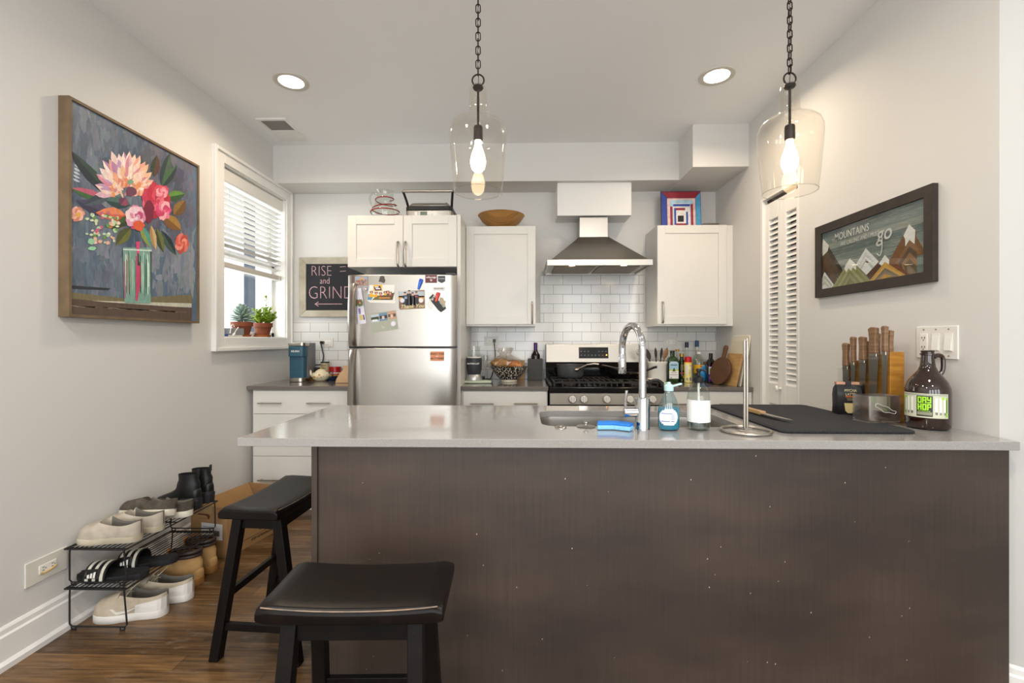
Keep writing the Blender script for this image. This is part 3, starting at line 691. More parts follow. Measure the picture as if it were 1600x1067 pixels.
# drying mat
mm = MB(); X0, X1, Y0, Y1 = .905, 1.365, 1.6, 2.235
mm.rings([rr(X0, X1, Y0, Y1, .03, ZT+.0005), rr(X0-.004, X1+.004, Y0-.004, Y1+.004, .034, ZT+.004), rr(X0-.004, X1+.004, Y0-.004, Y1+.004, .034, ZT+.008), rr(X0+.004, X1-.004, Y0+.004, Y1-.004, .028, ZT+.012), rr(X0+.012, X1-.012, Y0+.012, Y1-.012, .02, ZT+.009)])
m_ = bpy.data.materials.new('black_waffle_fabric'); m_.use_nodes = True; nt = m_.node_tree; b = nt.nodes['Principled BSDF']; b.inputs['Base Color'].default_value = (*lin('26272B'), 1); b.inputs['Roughness'].default_value = .85
tc = nt.nodes.new('ShaderNodeTexCoord'); w1 = nt.nodes.new('ShaderNodeTexWave'); w2 = nt.nodes.new('ShaderNodeTexWave'); w2.bands_direction = 'Y'; w1.inputs['Scale'].default_value = 42; w2.inputs['Scale'].default_value = 42
ad = nt.nodes.new('ShaderNodeMath'); ad.operation = 'MULTIPLY'; bp = nt.nodes.new('ShaderNodeBump'); bp.inputs['Strength'].default_value = .9; bp.inputs['Distance'].default_value = .004
for w_ in (w1, w2): nt.links.new(tc.outputs['Object'], w_.inputs[0])
nt.links.new(w1.outputs['Fac'], ad.inputs[0]); nt.links.new(w2.outputs['Fac'], ad.inputs[1]); nt.links.new(ad.outputs[0], bp.inputs['Height']); nt.links.new(bp.outputs[0], b.inputs['Normal'])
tag(mm.build('drying_mat', m_, smooth=True), 'black waffle textured drying mat lying at the right end of the island', 'drying mat')
# knife on the mat
k0, k1, k2 = at(1170, 637, Z=ZT+.02), at(1192, 646, Z=ZT+.02), at(1250, 657, Z=ZT+.02)
kn = thing('kitchen_knife', 'kitchen knife with a pale wooden handle lying on the drying mat', 'knife', (k1.x, k1.y, ZT+.0135))
d_ = Vector((k2.x-k0.x, k2.y-k0.y, 0)).normalized(); n_ = Vector((-d_.y, d_.x, 0))
M_khw = wood('walnut_handle', '6E523A', '927254', .45)
hd = MB().prism([tuple(d_*a+n_*b) for a, b in ((-.12, -.010), (-.115, .014), (-.06, .012), (0, .014), (0, -.012), (-.05, -.009))], (0, 0, .016)).build('knife_handle', wood('pale_wood_handle', 'B08A5C', 'C9A474', .5), kn, bevel=.003)
MB().prism([tuple(d_*a+n_*b+Vector((0, 0, .006))) for a, b in ((0, .014), (0, -.014), (.08, -.012), (.14, .0), (.165, .014))], (0, 0, .002)).build('blade', M_steel, kn)

# knife block: slanted acrylic and wood board standing along the right wall
kbp = thing('knife_block', 'acacia and clear acrylic magnetic knife block full of knives', 'knife block', (1.457, 1.95, ZT))
ya, yb = -.115, .15
M_aca = wood('acacia_wood', '9A6420', 'C08A35', .35, (1, 1, 6), 10)
MB().prism([(.0, ya, 0), (.0, yb, 0), (.0, yb, .215), (0, ya, .278)], (.055, 0, 0)).build('wood_body', M_aca, kbp, bevel=.002)
for i, x in enumerate((-.022,)):
    MB().prism([(x, ya, .0), (x, yb, 0), (x, yb, .195), (x, ya, .268)], (-.004, 0, 0)).build('acrylic_panel', M_gl, kbp, bevel=.001)
MB().prism([(-.028, ya-.005, 0), (-.028, yb, 0), (.06, yb, 0), (.06, ya-.005, 0)], (0, 0, .012)).build('block_base', M_aca, kbp, bevel=.002)
ks = [(-.095, .27, .10, .0), (-.075, .262, .102, .020), (-.045, .262, .105, -.006), (-.012, .245, .11, .022), (.015, .232, .095, -.006), (.045, .232, .085, .022), (.07, .22, .11, -.006), (.115, .20, .10, -.006)]
for i, (y, zt2, hl, xo_) in enumerate(ks):
    lbl = ['nearest', 'second nearest', 'third nearest', 'fourth nearest', 'fifth nearest', 'sixth nearest', 'seventh nearest', 'farthest'][i]
    kk = thing('chef_knife', 'knife with walnut handle held upright by the knife block, %s of eight' % lbl, 'knife', (1.457+xo_-.006, 1.95+y, ZT+.03), group='knives in the knife block')
    wb = .014+.006*(i % 3)
    if xo_ > 0: kk.location.z = ZT+.02; kk.location.x = 1.457+.0275
    MB().prism([(-.001, -wb, zt2-.035), (-.001, wb, zt2-.035), (-.001, wb*.9, .06), (-.001, -wb*.4, .0)], (.002, 0, 0)).build('blade', M_steel, kk)
    MB().box(-.006, .008, -wb*.8, wb*.8, zt2-.037, zt2-.022).build('bolster', M_steel2, kk, bevel=.002)
    MB().prism([(-.008, -wb*.75, zt2-.022), (-.008, wb*.75, zt2-.022), (-.008, wb*.65, zt2+hl*.4), (-.008, wb*.9, zt2+hl*.75), (-.008, wb*.3, zt2+hl*.82), (-.008, -wb*.8, zt2+hl*.78), (-.008, -wb*.6, zt2+hl*.3)], (.017, 0, 0)).build('knife_handle', M_khw, kk, bevel=.003)
# glass candle box
gb = at(1378, 661, Z=ZT)
gx, gy = 1.375, 1.80
cbx = thing('glass_box', 'small clear engraved glass box in front of the knife block', 'glass box', (gx, gy, ZT), math.radians(8))
w, d, h, t_ = .066, .038, .112, .005
g = MB(); g.box(-w, w, -d, -d+t_, .012, h); g.box(-w, w, d-t_, d, .012, h); g.box(-w, -w+t_, -d+t_, d-t_, .012, h); g.box(w-t_, w, -d+t_, d-t_, .012, h); g.box(-w, w, -d, d, .002, .012)
g.build('glass_body', glass('thick_glass', 'EAE6E3', .14, .95, .3), cbx, bevel=.002)
e = MB()
e.tube([(-.04, -d-.0005, .08), (-.03, -d-.0005, .083), (-.01, -d-.0005, .074), (.01, -d-.0005, .07), (.03, -d-.0005, .056), (.046, -d-.0005, .052), (.04, -d-.0005, .043), (.02, -d-.0005, .048), (-.005, -d-.0005, .05), (-.02, -d-.0005, .062), (-.04, -d-.0005, .072)], .0007, n=5, closed=True, smooth=3)
e.build('engraving', M_white, cbx)
# coffee bag
bx = at(1325, 649, Z=ZT)
cb = thing('coffee_bag', 'small black bag of ground coffee folded shut with a clip', 'coffee bag', (1.39, bx.y-.01, ZT), math.radians(-12)); cb.scale = (.82, .82, 1)
bg = MB()
def bring(z, w, d, s=0): return [(x*w, y*d+s, z) for x, y in ((-1, -1), (-.3, -1.12), (.3, -1.12), (1, -1), (1.05, 0), (1, 1), (0, 1.1), (-1, 1), (-1.05, 0))]
bg.rings([bring(.002, .052, .028), bring(.01, .056, .032), bring(.05, .055, .03), bring(.09, .056, .031), bring(.118, .055, .024), bring(.135, .05, .008), bring(.14, .05, .007)])
bg.build('bag_body', mat('black_foil', '17181A', .35, bump=.5, bscale=25), cb, smooth=True, ang=60)
MB().box(-.054, .054, -.012, .012, .133, .146).build('folded_top', mat('copper_foil', 'B98A6E', .4, .3), cb, bevel=.003)
cl = MB().box(-.012, .012, -.018, .004, .128, .15).tube([(-.007, -.016, .15), (-.009, -.02, .162), (0, -.021, .166), (.009, -.02, .162), (.007, -.016, .15)], .0012, n=6).build('binder_clip', M_black, cb)
lb = MB(); yy = -.0372
def rect(m, c, x0, x1, z0, z1, y): m.cur = c; m.poly([(x0, y, z0), (x1, y, z0), (x1, y, z1), (x0, y, z1)])
rect(lb, 'C76A2A', -.022, .022, .083, .088, yy); rect(lb, '8E8468', -.016, .016, .076, .079, yy); rect(lb, '8E8468', -.014, .014, .070, .073, yy)
lb.cur = 'D9C78C'; lb.poly([(-.028, yy, .058), (.022, yy, .058), (.017, yy, .024), (.005, yy, .016), (-.012, yy, .016), (-.023, yy, .026)])
lb.cur = 'D9C78C'; lb.tube([(.02, yy, .054), (.036, yy, .052), (.036, yy, .036), (.02, yy, .032)], .0025, n=5, smooth=3)
rect(lb, 'C9B878', -.045, -.015, .006, .0085, yy+.002); rect(lb, '8F8350', .03, .042, .01, .022, yy+.002)
lb.build('label', M_print, cb)
text('MYCHA\nLATTE', 'lettering', mat('gold_ink', 'D8C99A', .5), .016, (0, yy-.0008, .103), parent=cb, world=False)
# growler
gw = thing('beer_growler', 'large brown glass jug with a bright green lettered label', 'growler jug', (1.496, 1.714, ZT))
M_amb = mat('amber_glass', '26120A', .05, coat=.8)
MB().lathe([(.06, 0), (.074, .004), (.079, .014), (.079, .135), (.077, .15), (.068, .172), (.05, .195), (.034, .212), (.027, .228), (.024, .25), (.0225, .268), (.0265, .27), (.0265, .275), (.0225, .277), (.0225, .281), (.0245, .283), (.0225, .286), (.02, .286), (.02, .27)], n=44, cap1=False).build('jug_body', M_amb, gw, smooth=True)
MB().tube([(.023, -.004, .262), (.04, -.006, .268), (.056, -.008, .262), (.06, -.008, .24), (.058, -.008, .215), (.05, -.006, .198)], .0085, n=12, smooth=4).build('handle', M_amb, gw, smooth=True)
gw.scale = (.84, .84, 1)
lb = MB(); a0 = -1.05-.1; a1 = 1.05-.15
R0 = .0797; ac = -PI/2-.84
def cl_(c, u0, u1, z0, z1, o=.0004, n=6): lb.cur = c; curved(lb, u0, u1, z0, z1, R0, n=n, a0=ac, off=o)
cl_('C9CBB4', -1.15, 1.05, .045, .132, n=26); cl_('1D1D1A', -1.1, 1.0, .1255, .1285, .001, 20); cl_('E8E9DA', -1.1, 1.0, .1265, .1275, .0014, 20)
cl_('2C2C26', -.33, .33, .05, .124, .001, 10); cl_('8F8F78', -.3, .3, .055, .066, .0014, 8)
for u in (-1.0, -.8, -.6, .42, .6, .8):
    cl_('EDEDE2', u, u+.11, .068 if u in (-.6, .42) else .06, .118, .001, 3); cl_('24241F', u+.02, u+.05, .058, .067, .0014, 1); cl_('24241F', u+.07, u+.1, .058, .066, .0014, 1)
for u in (-1.08, .9): cl_('8DC63F', u, u+.1, .05, .12, .001, 3); cl_('24241F', u+.03, u+.07, .065, .112, .0014, 2)
cl_('9FD435', -1.0, -.85, .112, .12, .0015, 3); cl_('9FD435', .7, .85, .112, .12, .0015, 3)
G_ = 'A8E82C'
glyph = {'D': [(0, 0, .3, 1), (.3, .8, 1, 1), (.3, 0, 1, .2), (.7, .1, 1, .9)], 'R': [(0, 0, .3, 1), (.3, .8, 1, 1), (.7, .5, 1, .9), (.3, .4, .9, .58), (.65, 0, 1, .42)], 'Y': [(0, .5, .3, 1), (.7, .0, 1, 1), (0, .4, 1, .6), (.0, 0, 1, .18)],
         'H': [(0, 0, .35, 1), (.65, 0, 1, 1), (.3, .4, .7, .6)], 'O': [(0, 0, .35, 1), (.65, 0, 1, 1), (.3, .8, .7, 1), (.3, 0, .7, .2)], 'P': [(0, 0, .35, 1), (.3, .8, 1, 1), (.68, .45, 1, .9), (.3, .4, 1, .56)]}
for row, (wd, z0) in enumerate((('DRY', .098), ('HOP', .073))):
    for i, c in enumerate(wd):
        u0 = -.28+i*.19
        for (x0, y0, x1, y1) in glyph[c]: cl_(G_, u0+x0*.17, u0+x1*.17, z0+y0*.0225, z0+y1*.0225, .0018, 2)
for i in range(7): cl_('A8E82C', -.24+i*.07, -.2+i*.07, .068, .0705, .0018, 1)
lb.build('label', M_print, gw)

# ------------------------------------------------------------------ wall plates
def plate(name, label, loc, rz, horizontal=True, gangs=('duplex',), w=.118, h=.074):
    """built facing -Y, then turned"""
    t = thing(name, label, 'wall outlet' if 'switch' not in name else 'light switch', loc, rz)
    MB().box(-w/2, w/2, -.006, 0, -h/2, h/2).build('cover_plate', mat('outlet_plate', 'DCD9D0', .4), t, bevel=.002)
    return t
def receptacle(t, cx, cz, horiz=True):
    m = MB(); a, b = (.034, .0165) if horiz else (.0165, .034)
    m.box(cx-a, cx+a, -.0085, -.006, cz-b, cz+b); o = m.build('receptacle', mat('outlet_white', 'F0EEE8', .4), t, bevel=.001)
    s = MB()
    for k in (-1, 1):
        for q in (-1, 1):
            if horiz: s.box(cx+k*.018-.004, cx+k*.018+.004, -.0092, -.0084, cz+q*.006-.0012, cz+q*.006+.0012)
            else: s.box(cx+q*.006-.0012, cx+q*.006+.0012, -.0092, -.0084, cz+k*.018-.004, cz+k*.018+.004)
        if horiz: s.cyl((cx+k*.018+.009, -.0092, cz), (cx+k*.018+.009, -.0084, cz), .0022, n=8)
        else: s.cyl((cx, -.0092, cz+k*.018-.009), (cx, -.0084, cz+k*.018-.009), .0022, n=8)
    s.build('slots', M_black, o)
for px, py, lbl in ((510, 535, 'white wall outlet with a black cord plugged in, near the chalkboard'), (768, 532.5, 'white wall outlet with a black plug above the patterned bowl'), (1047.5, 534, 'white double wall outlet above the oil bottles')):
    p = at(px, py, Y=ty); t = plate('wall_outlet', lbl, (p.x, ty, p.z), 0); receptacle(t, 0, 0)
p = at(76, 883, X=XL); t = plate('wall_outlet', 'white horizontal wall outlet low on the left wall by the shoe rack', (XL, p.y-.01, p.z), PI/2, w=.165, h=.095); receptacle(t, 0, 0)
t['category'] = 'wall outlet'
MB().tube([(-.03, -.012, -.01), (-.02, -.014, -.016), (.01, -.014, -.013), (.03, -.012, -.006)], .003, n=6, smooth=3).build('yellow_tab', mat('yellow_tab', 'C9A860', .5), t)
p0, p1 = at(1434, 536, X=XR), at(1499, 536, X=XR)
t = thing('light_switch', 'white wall plate with an outlet and two rocker switches above the jug', 'light switch', (XR, (p0.y+p1.y)/2, at(1466, 535, X=XR).z), -PI/2)
hw = (p0.y-p1.y)/2
MB().box(-hw, hw, -.006, 0, -.062, .062).build('cover_plate', M_white, t, bevel=.002)
receptacle(t, -hw*.6, 0, False)
for k in (0.0, .6):
    o = MB().box(hw*k-.017, hw*k+.017, -.008, -.006, -.034, .034).build('switch_frame', M_white, t, bevel=.001)
    MB().prism([(hw*k-.014, -.0085, -.03), (hw*k-.014, -.0125, -.029), (hw*k-.014, -.0085, .03)], (.028, 0, 0)).build('rocker', mat('rocker_white', 'F2F1EC', .3), o)
for k in (-.6, 0, .6):
    for q in (-.05, .05): MB().cyl((hw*k, -.0075, q), (hw*k, -.006, q), .003, n=10).build('screw', M_steel2, t)

# ------------------------------------------------------------------ fridge
FY = 3.03
fl, fr_ = at(541, 500, Y=FY).x, at(712, 500, Y=FY).x
ft, fs, fbm = at(620, 429, Y=FY).z, at(620, 543, Y=FY).z, .06
fg = thing('refrigerator', 'stainless steel top freezer refrigerator covered with magnets and photos', 'refrigerator', ((fl+fr_)/2, 3.1, 0))
MB().box(fl+.005, fr_-.022, FY+.075, YB-.03, .02, ft-.012).build('cabinet_body', mat('fridge_grey', '3A3A3A', .5), fg, bevel=.004, world=True)
def bulged(z0, z1, x0=None, x1=None, y=FY):
    x0 = fl if x0 is None else x0; x1 = fr_ if x1 is None else x1
    m = MB(); n = 20; o = []
    for i in range(n+1):
        u = i/n; o.append((x0+(x1-x0)*u, y+.012*(2*u-1)**4+(.02 if i in (0, n) else 0)))
    return m.prism([(x, yy_, z0) for x, yy_ in o]+[(x1, y+.07, z0), (x0, y+.07, z0)], (0, 0, z1-z0))
for nm, z0, z1 in (('freezer_door', fs+.006, ft), ('fridge_door', fbm, fs-.004)):
    d = bulged(z0, z1).build(nm, M_steel, fg, smooth=True, world=True, bevel=.003, ang=50)
    hx = at(551, 500, Y=FY-.05).x
    hm = MB(); zz0, zz1 = (z0+.005, z1-.06) if nm[1] == 'r' and nm[0] == 'f' and 'freezer' in nm else (z1-.62, z1-.01)
    rs = []
    for i in range(15):
        u = i/14; z = zz0+(zz1-zz0)*u; k = .012+.036*math.sin(PI*min(1, max(0, u)))**.45; w_ = .026
        rs.append([(hx-w_-.012, FY-k+.012, z), (hx-w_*.6, FY-k-.006, z), (hx+w_*.1, FY-k-.008, z), (hx+w_*.5, FY-k+.004, z), (hx+w_*.5, FY+.004, z), (hx-w_-.012, FY+.012, z)])
    hm.rings(rs); hm.build('handle', mat('handle_steel', 'AFAAA3', .28, 1, bump=.03, bscale=90, stretch=(14, 14, 1)), d, smooth=True, world=True, ang=50)
MB().box(fl+.01, fr_-.004, FY+.02, FY+.08, fs-.005, fs+.007).build('door_gasket', M_black, fg, world=True)
MB().box(fl+.02, fr_-.02, FY+.06, FY+.09, .0, .058).build('kick_grille', M_black, fg, world=True)
MB().box(fr_-.07, fr_-.005, FY+.01, FY+.07, ft, ft+.012).build('hinge_cover', mat('hinge_grey', '4A4A4C', .5), fg, bevel=.003, world=True)
# badge and the magnets, pictures and papers on the door
FZ = lambda zx, zy, dy=0: at(540+zx/4.85, 420+zy/4.85, Y=FY-.001-dy)
MB().prism([FZ(660, 136), FZ(751, 136), FZ(751, 163), FZ(660, 163)], (0, -.0015, 0)).build('badge', M_white, fg, world=True)
text('FRIGIDAIRE', 'badge_lettering', M_black, .0125, FZ(705, 150, .0018), parent=fg, bold=.0002)
def flat(name, label, cat, pts, c, base=0, th=.0008, draw=None, group=None):
    P = [FZ(x, y, base) for x, y in pts]; c0 = sum(P, Vector())/len(P)
    m = MB(); m.cur = c; m.prism(P, (0, -th, 0)); m._lv = 0
    def lay(cc, pp, lv=1):
        m.cur = cc; m.poly([FZ(x, y, base+th+.0002*lv) for x, y in pp])
    if draw: draw(lay)
    o = m.build(name, M_print); o.data.transform(Matrix.Translation(-c0)); o.location = c0
    return tag(o, label, cat, group)
def R4(x0, y0, x1, y1): return [(x0, y0), (x1, y0), (x1, y1), (x0, y1)]
rnd = random.Random(5)
def crowd(lay):
    lay('8FA9C4', R4(73, 60, 166, 82)); lay('C9A46A', R4(105, 66, 140, 84), 2)
    for i in range(60):
        x, y = rnd.uniform(74, 160), rnd.uniform(78, 118); lay(rnd.choice(['B23A34', '7A2E2A', 'D9A07A', 'E0C0A8', '4A5A7A', 'C44A3C', '3A2A26']), R4(x, y, x+rnd.uniform(3, 7), y+rnd.uniform(3, 8)), 3+i % 5)
flat('group_photo', 'small photo of a red clad crowd at the top left of the fridge', 'photo', R4(70, 56, 168, 126), 'A8968A', draw=crowd)
def strip(lay):
    for i in range(4): lay('A9A6C2', [(84+i*14, 165), (86+i*14, 165), (98+i*14, 330), (96+i*14, 330)])
    lay('8A7AB8', [(97, 300), (112, 300), (116, 342), (101, 342)]); lay('D8C070', [(105, 350), (128, 348), (132, 388), (110, 390)], 2); lay('5A4A8A', [(130, 348), (140, 347), (147, 386), (136, 387)], 2)
flat('bookmark', 'long narrow white paper strip hanging at the left edge of the freezer door', 'paper', [(58, 152), (118, 146), (158, 412), (98, 422)], 'E6E4EE', draw=strip)
def cutmag(name, label, pts, c, base=.001, draw=None, th=.004): return flat(name, label, 'magnet', pts, c, base, th, draw)
cutmag('fridge_magnet', 'little green and brown turtle shaped magnet on the white paper strip', [(78, 258), (92, 234), (122, 232), (130, 250), (131, 278), (112, 282), (106, 288), (98, 278), (74, 272)], '5A6A34', .0012, lambda lay: (lay('8A4A34', [(92, 240), (112, 238), (118, 262), (98, 268)]), lay('C9503A', R4(100, 240, 108, 254), 2), lay('D9C9A0', R4(104, 255, 114, 263), 2)))
def ringm(name, label, cx, cy, r, cs, base=.0005, th=.003):
    P = lambda k: [(cx+math.cos(2*PI*i/24)*r*k, cy+math.sin(2*PI*i/24)*r*k) for i in range(24)]
    return cutmag(name, label, P(1), cs[0], base, lambda lay: [lay(c, P(1-.3*(i+1)), i+1) for i, c in enumerate(cs[1:])], th)
ringm('fridge_magnet', 'round pale blue button magnet below the crowd photo', 150, 151, 17, ['9DC3DC', 'C46A6A', 'F0F0E8'])
cutmag('fridge_magnet', 'dark grey mitten shaped stone magnet near the top of the freezer door', [(254, 90), (262, 60), (275, 52), (294, 58), (294, 74), (301, 84), (296, 104), (285, 108), (270, 100), (252, 98)], '4E4A42', 0)
def bill(lay):
    lay('F2B81E', R4(210, 122, 277, 168)); lay('3A2A5A', [(212, 136), (262, 128), (274, 162), (224, 166)], 2); lay('F4F0F0', R4(222, 134, 250, 142), 3); lay('F4F0F0', R4(228, 146, 262, 154), 3)
    lay('5A92B8', [(172, 190), (215, 196), (196, 236), (162, 236)]); lay('6B6A30', [(200, 236), (232, 205), (262, 200), (270, 236)], 2); lay('5A4A30', [(262, 205), (370, 180), (356, 236), (270, 236)], 1)
    lay('EDB020', [(178, 196), (240, 196), (236, 214), (174, 214)], 3); lay('E89A2E', R4(254, 216, 338, 224), 3)
    for x, y in ((196, 178), (232, 184), (265, 188), (300, 180), (338, 184), (320, 176)): lay('4A2A1E', R4(x-12, y-10, x+12, y+6), 4); lay('D9A07A', R4(x-7, y-6, x+7, y+12), 5); lay(rnd.choice(['F0C020', 'B23A34', '6B4A2E']), R4(x-10, y+12, x+12, y+20), 5)
flat('greeting_card', 'yellow and white picture card of smiling faces on the freezer door', 'card', [(182, 122), (374, 120), (368, 186), (382, 262), (186, 256), (160, 237)], 'EDEBE4', draw=bill)
def trio(lay):
    for k, (x, c1, c2) in enumerate(((190, 'B8C8D0', '33452F'), (253, '6A8CA8', '2A3440'), (318, 'C49A7E', '6A4A34'))):
        y = 350-k*12; q = [(x, y), (x+60, y-9), (x+66, y+50), (x+6, y+58)]; lay(c1, q)
        lay(c2, [(x+2, y+20), (x+60, y+10), (x+64, y+34), (x+5, y+40)], 2); lay('E0C4B0', [(x+22, y+20), (x+40, y+18), (x+42, y+42), (x+24, y+44)], 3) if k else lay('E8ECEA', [(x+12, y+36), (x+50, y+32), (x+52, y+46), (x+14, y+50)], 3)
    for i in range(5): lay('C9CFC0', R4(270+i*5, 430+(i*7) % 16, 276+i*5, 436+(i*7) % 16), 2)
flat('photo_card', 'grey green card with three small photos low on the freezer door', 'card', [(180, 340), (380, 312), (400, 456), (202, 485)], 'A9AE9C', draw=trio)
ringm('fridge_magnet', 'round white magnet holding the grey green three photo card', 362, 416, 20, ['D8D8E4', 'EDE6EC'], .0012)
def four(lay):
    lay('B9C4CC', R4(403, 170, 595, 215)); lay('C99A48', R4(400, 205, 595, 232)); lay('7A5A46', R4(404, 240, 598, 300))
    for x, h, c in ((450, 180, '26282E'), (482, 166, '2B2B33'), (508, 182, '2E2A30'), (536, 176, '28262C')):
        lay(c, [(x-19, h+22), (x+17, h+20), (x+20, 276), (x-18, 278)], 2); lay('D3A184', R4(x-8, h, x+7, h+20), 3); lay('3A2A24', R4(x-9, h-5, x+8, h+4), 4)
    lay('8FA0C8', R4(446, 210, 466, 228), 4); lay('B8506A', R4(524, 206, 546, 214), 4)
flat('family_photo', 'photo card of four people in dark clothes with gold script, middle of the freezer door', 'photo', [(400, 172), (598, 160), (602, 298), (410, 310)], '9A7A5E', draw=four)
text('Thank You', 'gold_script', mat('gold_script', 'E8DCA8', .5), .036, FZ(503, 284, .0014), rot=(PI/2, math.radians(-3), 0), parent=bpy.data.objects['family_photo'], shear=.35, bold=.0004)
ringm('fridge_magnet', 'round white magnet on the left side of the four people photo', 430, 240, 18, ['D2D2E2', 'E6E2EE'], .0012)
ringm('fridge_magnet', 'round white magnet on the right side of the four people photo', 572, 239, 18, ['E6DCDC', 'F0E8E6'], .0012)
flat('sticker_magnet', 'maroon rectangular magnet with white lettering at the top right of the fridge', 'magnet', R4(604, 47, 692, 106), '6A2A33')
text('wifeorage', 'lettering', M_white, .017, FZ(648, 64, .0012), parent=bpy.data.objects['sticker_magnet'], bold=.0004)
text('U', 'emblem', M_white, .018, FZ(648, 86, .0012), parent=bpy.data.objects['sticker_magnet'], bold=.001)
flat('badge_magnet', 'dark grey shield shaped magnet at the top right corner of the fridge', 'magnet', [(699, 53), (754, 53), (754, 94), (727, 108), (699, 94)], '3E4148')
text('OHTORA', 'lettering', M_white, .0095, FZ(727, 75, .0012), parent=bpy.data.objects['badge_magnet'])
flat('white_note', 'white square note under the red clip, right side of the freezer door', 'paper', [(628, 182), (680, 180), (668, 262), (648, 312), (606, 270), (640, 232)], 'EFEDE8')
flat('beige_tag', 'beige map shaped tag half hidden behind the black card', 'tag', [(716, 214), (742, 222), (744, 240), (762, 246), (752, 262), (760, 290), (740, 318), (718, 330), (690, 300)], 'B8A888', .0005)
flat('black_card', 'black card with white script hanging diagonally under the red clip', 'card', [(630, 222), (662, 190), (764, 300), (724, 328), (700, 312)], '201F1C', .0015)
text('Party', 'script', M_white, .03, FZ(660, 222, .0028), rot=(PI/2, math.radians(-52), 0), parent=bpy.data.objects['black_card'], shear=.3, bold=.0003)
text('Friends', 'script', M_white, .021, FZ(725, 262, .0028), rot=(PI/2, math.radians(52), 0), parent=bpy.data.objects['black_card'], shear=.3)
for nm, c, lbl, pts in (('magnetic_clip', '1C49C8', 'blue plastic bag clip stuck near the top of the freezer door', ((575, 84), (552, 156))), ('magnetic_clip', 'C9201E', 'red plastic bag clip holding the black card', ((704, 186), (686, 250)))):
    a, b = FZ(*pts[0]), FZ(*pts[1]); a.y = b.y = FY-.012; c0 = (a+b)/2; t = thing('magnetic_clip', lbl, 'clip', c0)
    m = MB(); d_ = (b-a).normalized(); n_ = Vector((-d_.z, 0, d_.x))
    m.prism([a-n_*.012-d_*.006, a+n_*.012-d_*.006, a+n_*.013+d_*.01, b+n_*.007, b-n_*.007, a-n_*.013+d_*.01], (0, .01, 0)).build('clip_body', mat('clip_'+c, c, .25), t, bevel=.003, world=True)
    MB().bar(a+d_*.014+Vector((0, -.004, 0)), b+Vector((0, -.003, 0)), .012, .006, up=(0, 1, 0)).build('clip_lever', mat('clip2_'+c, '2F7BE8' if c[0] == '1' else 'E8502A', .25), t, bevel=.002, world=True)
flat('sign_magnet', 'orange magnet with black lettering on the lower fridge door', 'magnet', R4(642, 626, 745, 698), 'D98A5E')
text('SANDY TOES', 'lettering', M_black, .0165, FZ(693, 645, .0012), parent=bpy.data.objects['sign_magnet'], bold=.0004)
text('SALTY KISSES', 'lettering', M_black, .0155, FZ(693, 679, .0012), parent=bpy.data.objects['sign_magnet'], bold=.0004)
text('and', 'lettering', M_white, .01, FZ(693, 662, .0012), parent=bpy.data.objects['sign_magnet'], bold=.0003)

# ------------------------------------------------------------------ things on top of the cabinets
ctz = fz1+.002
p = at(602, 336, Y=3.36)
pi_ = thing('glass_pitcher', 'glass pitcher with a red swirl standing on the fridge cabinet', 'pitcher', (p.x, 3.36, ctz))
MB().lathe([(.06, 0), (.085, .004), (.105, .05), (.098, .09), (.07, .145), (.058, .175), (.06, .2), (.07, .225)], n=36, cap1=False).build('pitcher_body', M_glg, pi_, smooth=True)
sw = []
for i in range(120):
    u = i/119; z = .03+.15*u; r_ = .1055 if z < .05 else (.105-(z-.05)*.175 if z < .09 else .098-(z-.09)*.51 if z < .145 else .07-(z-.145)*.4)
    a = 2*PI*3.2*u; sw.append((math.cos(a)*(r_+.002), math.sin(a)*(r_+.002), z+.012*math.sin(a*.5)))
MB().tube(sw, .0042, n=6).build('red_swirl', mat('red_glass', '8E1418', .1), pi_, smooth=True)
MB().tube([(-.06, -.01, .2), (-.09, -.015, .21), (-.108, -.02, .175), (-.1, -.02, .13), (-.088, -.02, .1)], .0075, n=10, smooth=4).build('handle', M_glg, pi_, smooth=True)
for px, lbl in ((582, 'white cone shaped dish left behind the glass pitcher'), (626, 'white cone shaped dish right behind the glass pitcher')):
    q = at(px, 336, Y=3.52); t = MB().lathe([(.055, 0), (.05, .015), (.012, .10), (.008, .105)], n=28).build('white_bowl', mat('frosted_white', 'E6E2DC', .35), smooth=True); t.location = (q.x, 3.52, ctz); tag(t, lbl, 'dish')
p = at(675, 336, Y=3.38); gp = thing('panini_grill', 'black and silver countertop panini grill on the fridge cabinet', 'panini grill', (p.x, 3.38, ctz))
MB().rbox(0, 0, .335, .25, .008, .055, .03).box(-.15, -.12, -.1, -.07, 0, .01).box(.12, .15, -.1, -.07, 0, .01).box(-.15, -.12, .07, .1, 0, .01).box(.12, .15, .07, .1, 0, .01).build('grill_base', M_steel, gp, smooth=True, bevel=.003)
MB().rbox(0, 0, .34, .255, .055, .088, .04).build('lower_shell', M_black, gp, smooth=True, bevel=.005)
MB().rbox(0, 0, .31, .235, .088, .115, .04, taper=.9).build('lid', M_steel, gp, smooth=True, bevel=.005)
MB().tube([(-.155, -.05, .065), (-.165, -.10, .13), (-.178, -.15, .185)], .009, n=8).tube([(.155, -.05, .065), (.165, -.10, .13), (.178, -.15, .185)], .009, n=8).build('handle_arms', M_black, gp, smooth=True)
MB().cyl((-.178, -.15, .185), (.178, -.15, .185), .010, n=14).build('handle_grip', M_steel2, gp, smooth=True)
MB().box(-.06, -.01, -.1265, -.124, .02, .046).build('display', mat('lcd_green', '4A5C4A', .2), gp)
MB().box(-.1, -.08, -.127, -.124, .02, .045).box(.0, .014, -.127, -.124, .02, .045).box(.022, .034, -.127, -.124, .02, .045).build('buttons', M_white, gp, bevel=.001)
MB().ball((.11, -.02, .128), .013).build('dial', M_black, gp, smooth=True)
cord = MB().tube([(.17, .05, .05), (.2, .06, .06), (.215, .08, .03), (.2, .12, .01)], .004, n=6, smooth=4).build('power_cord', M_black, gp)
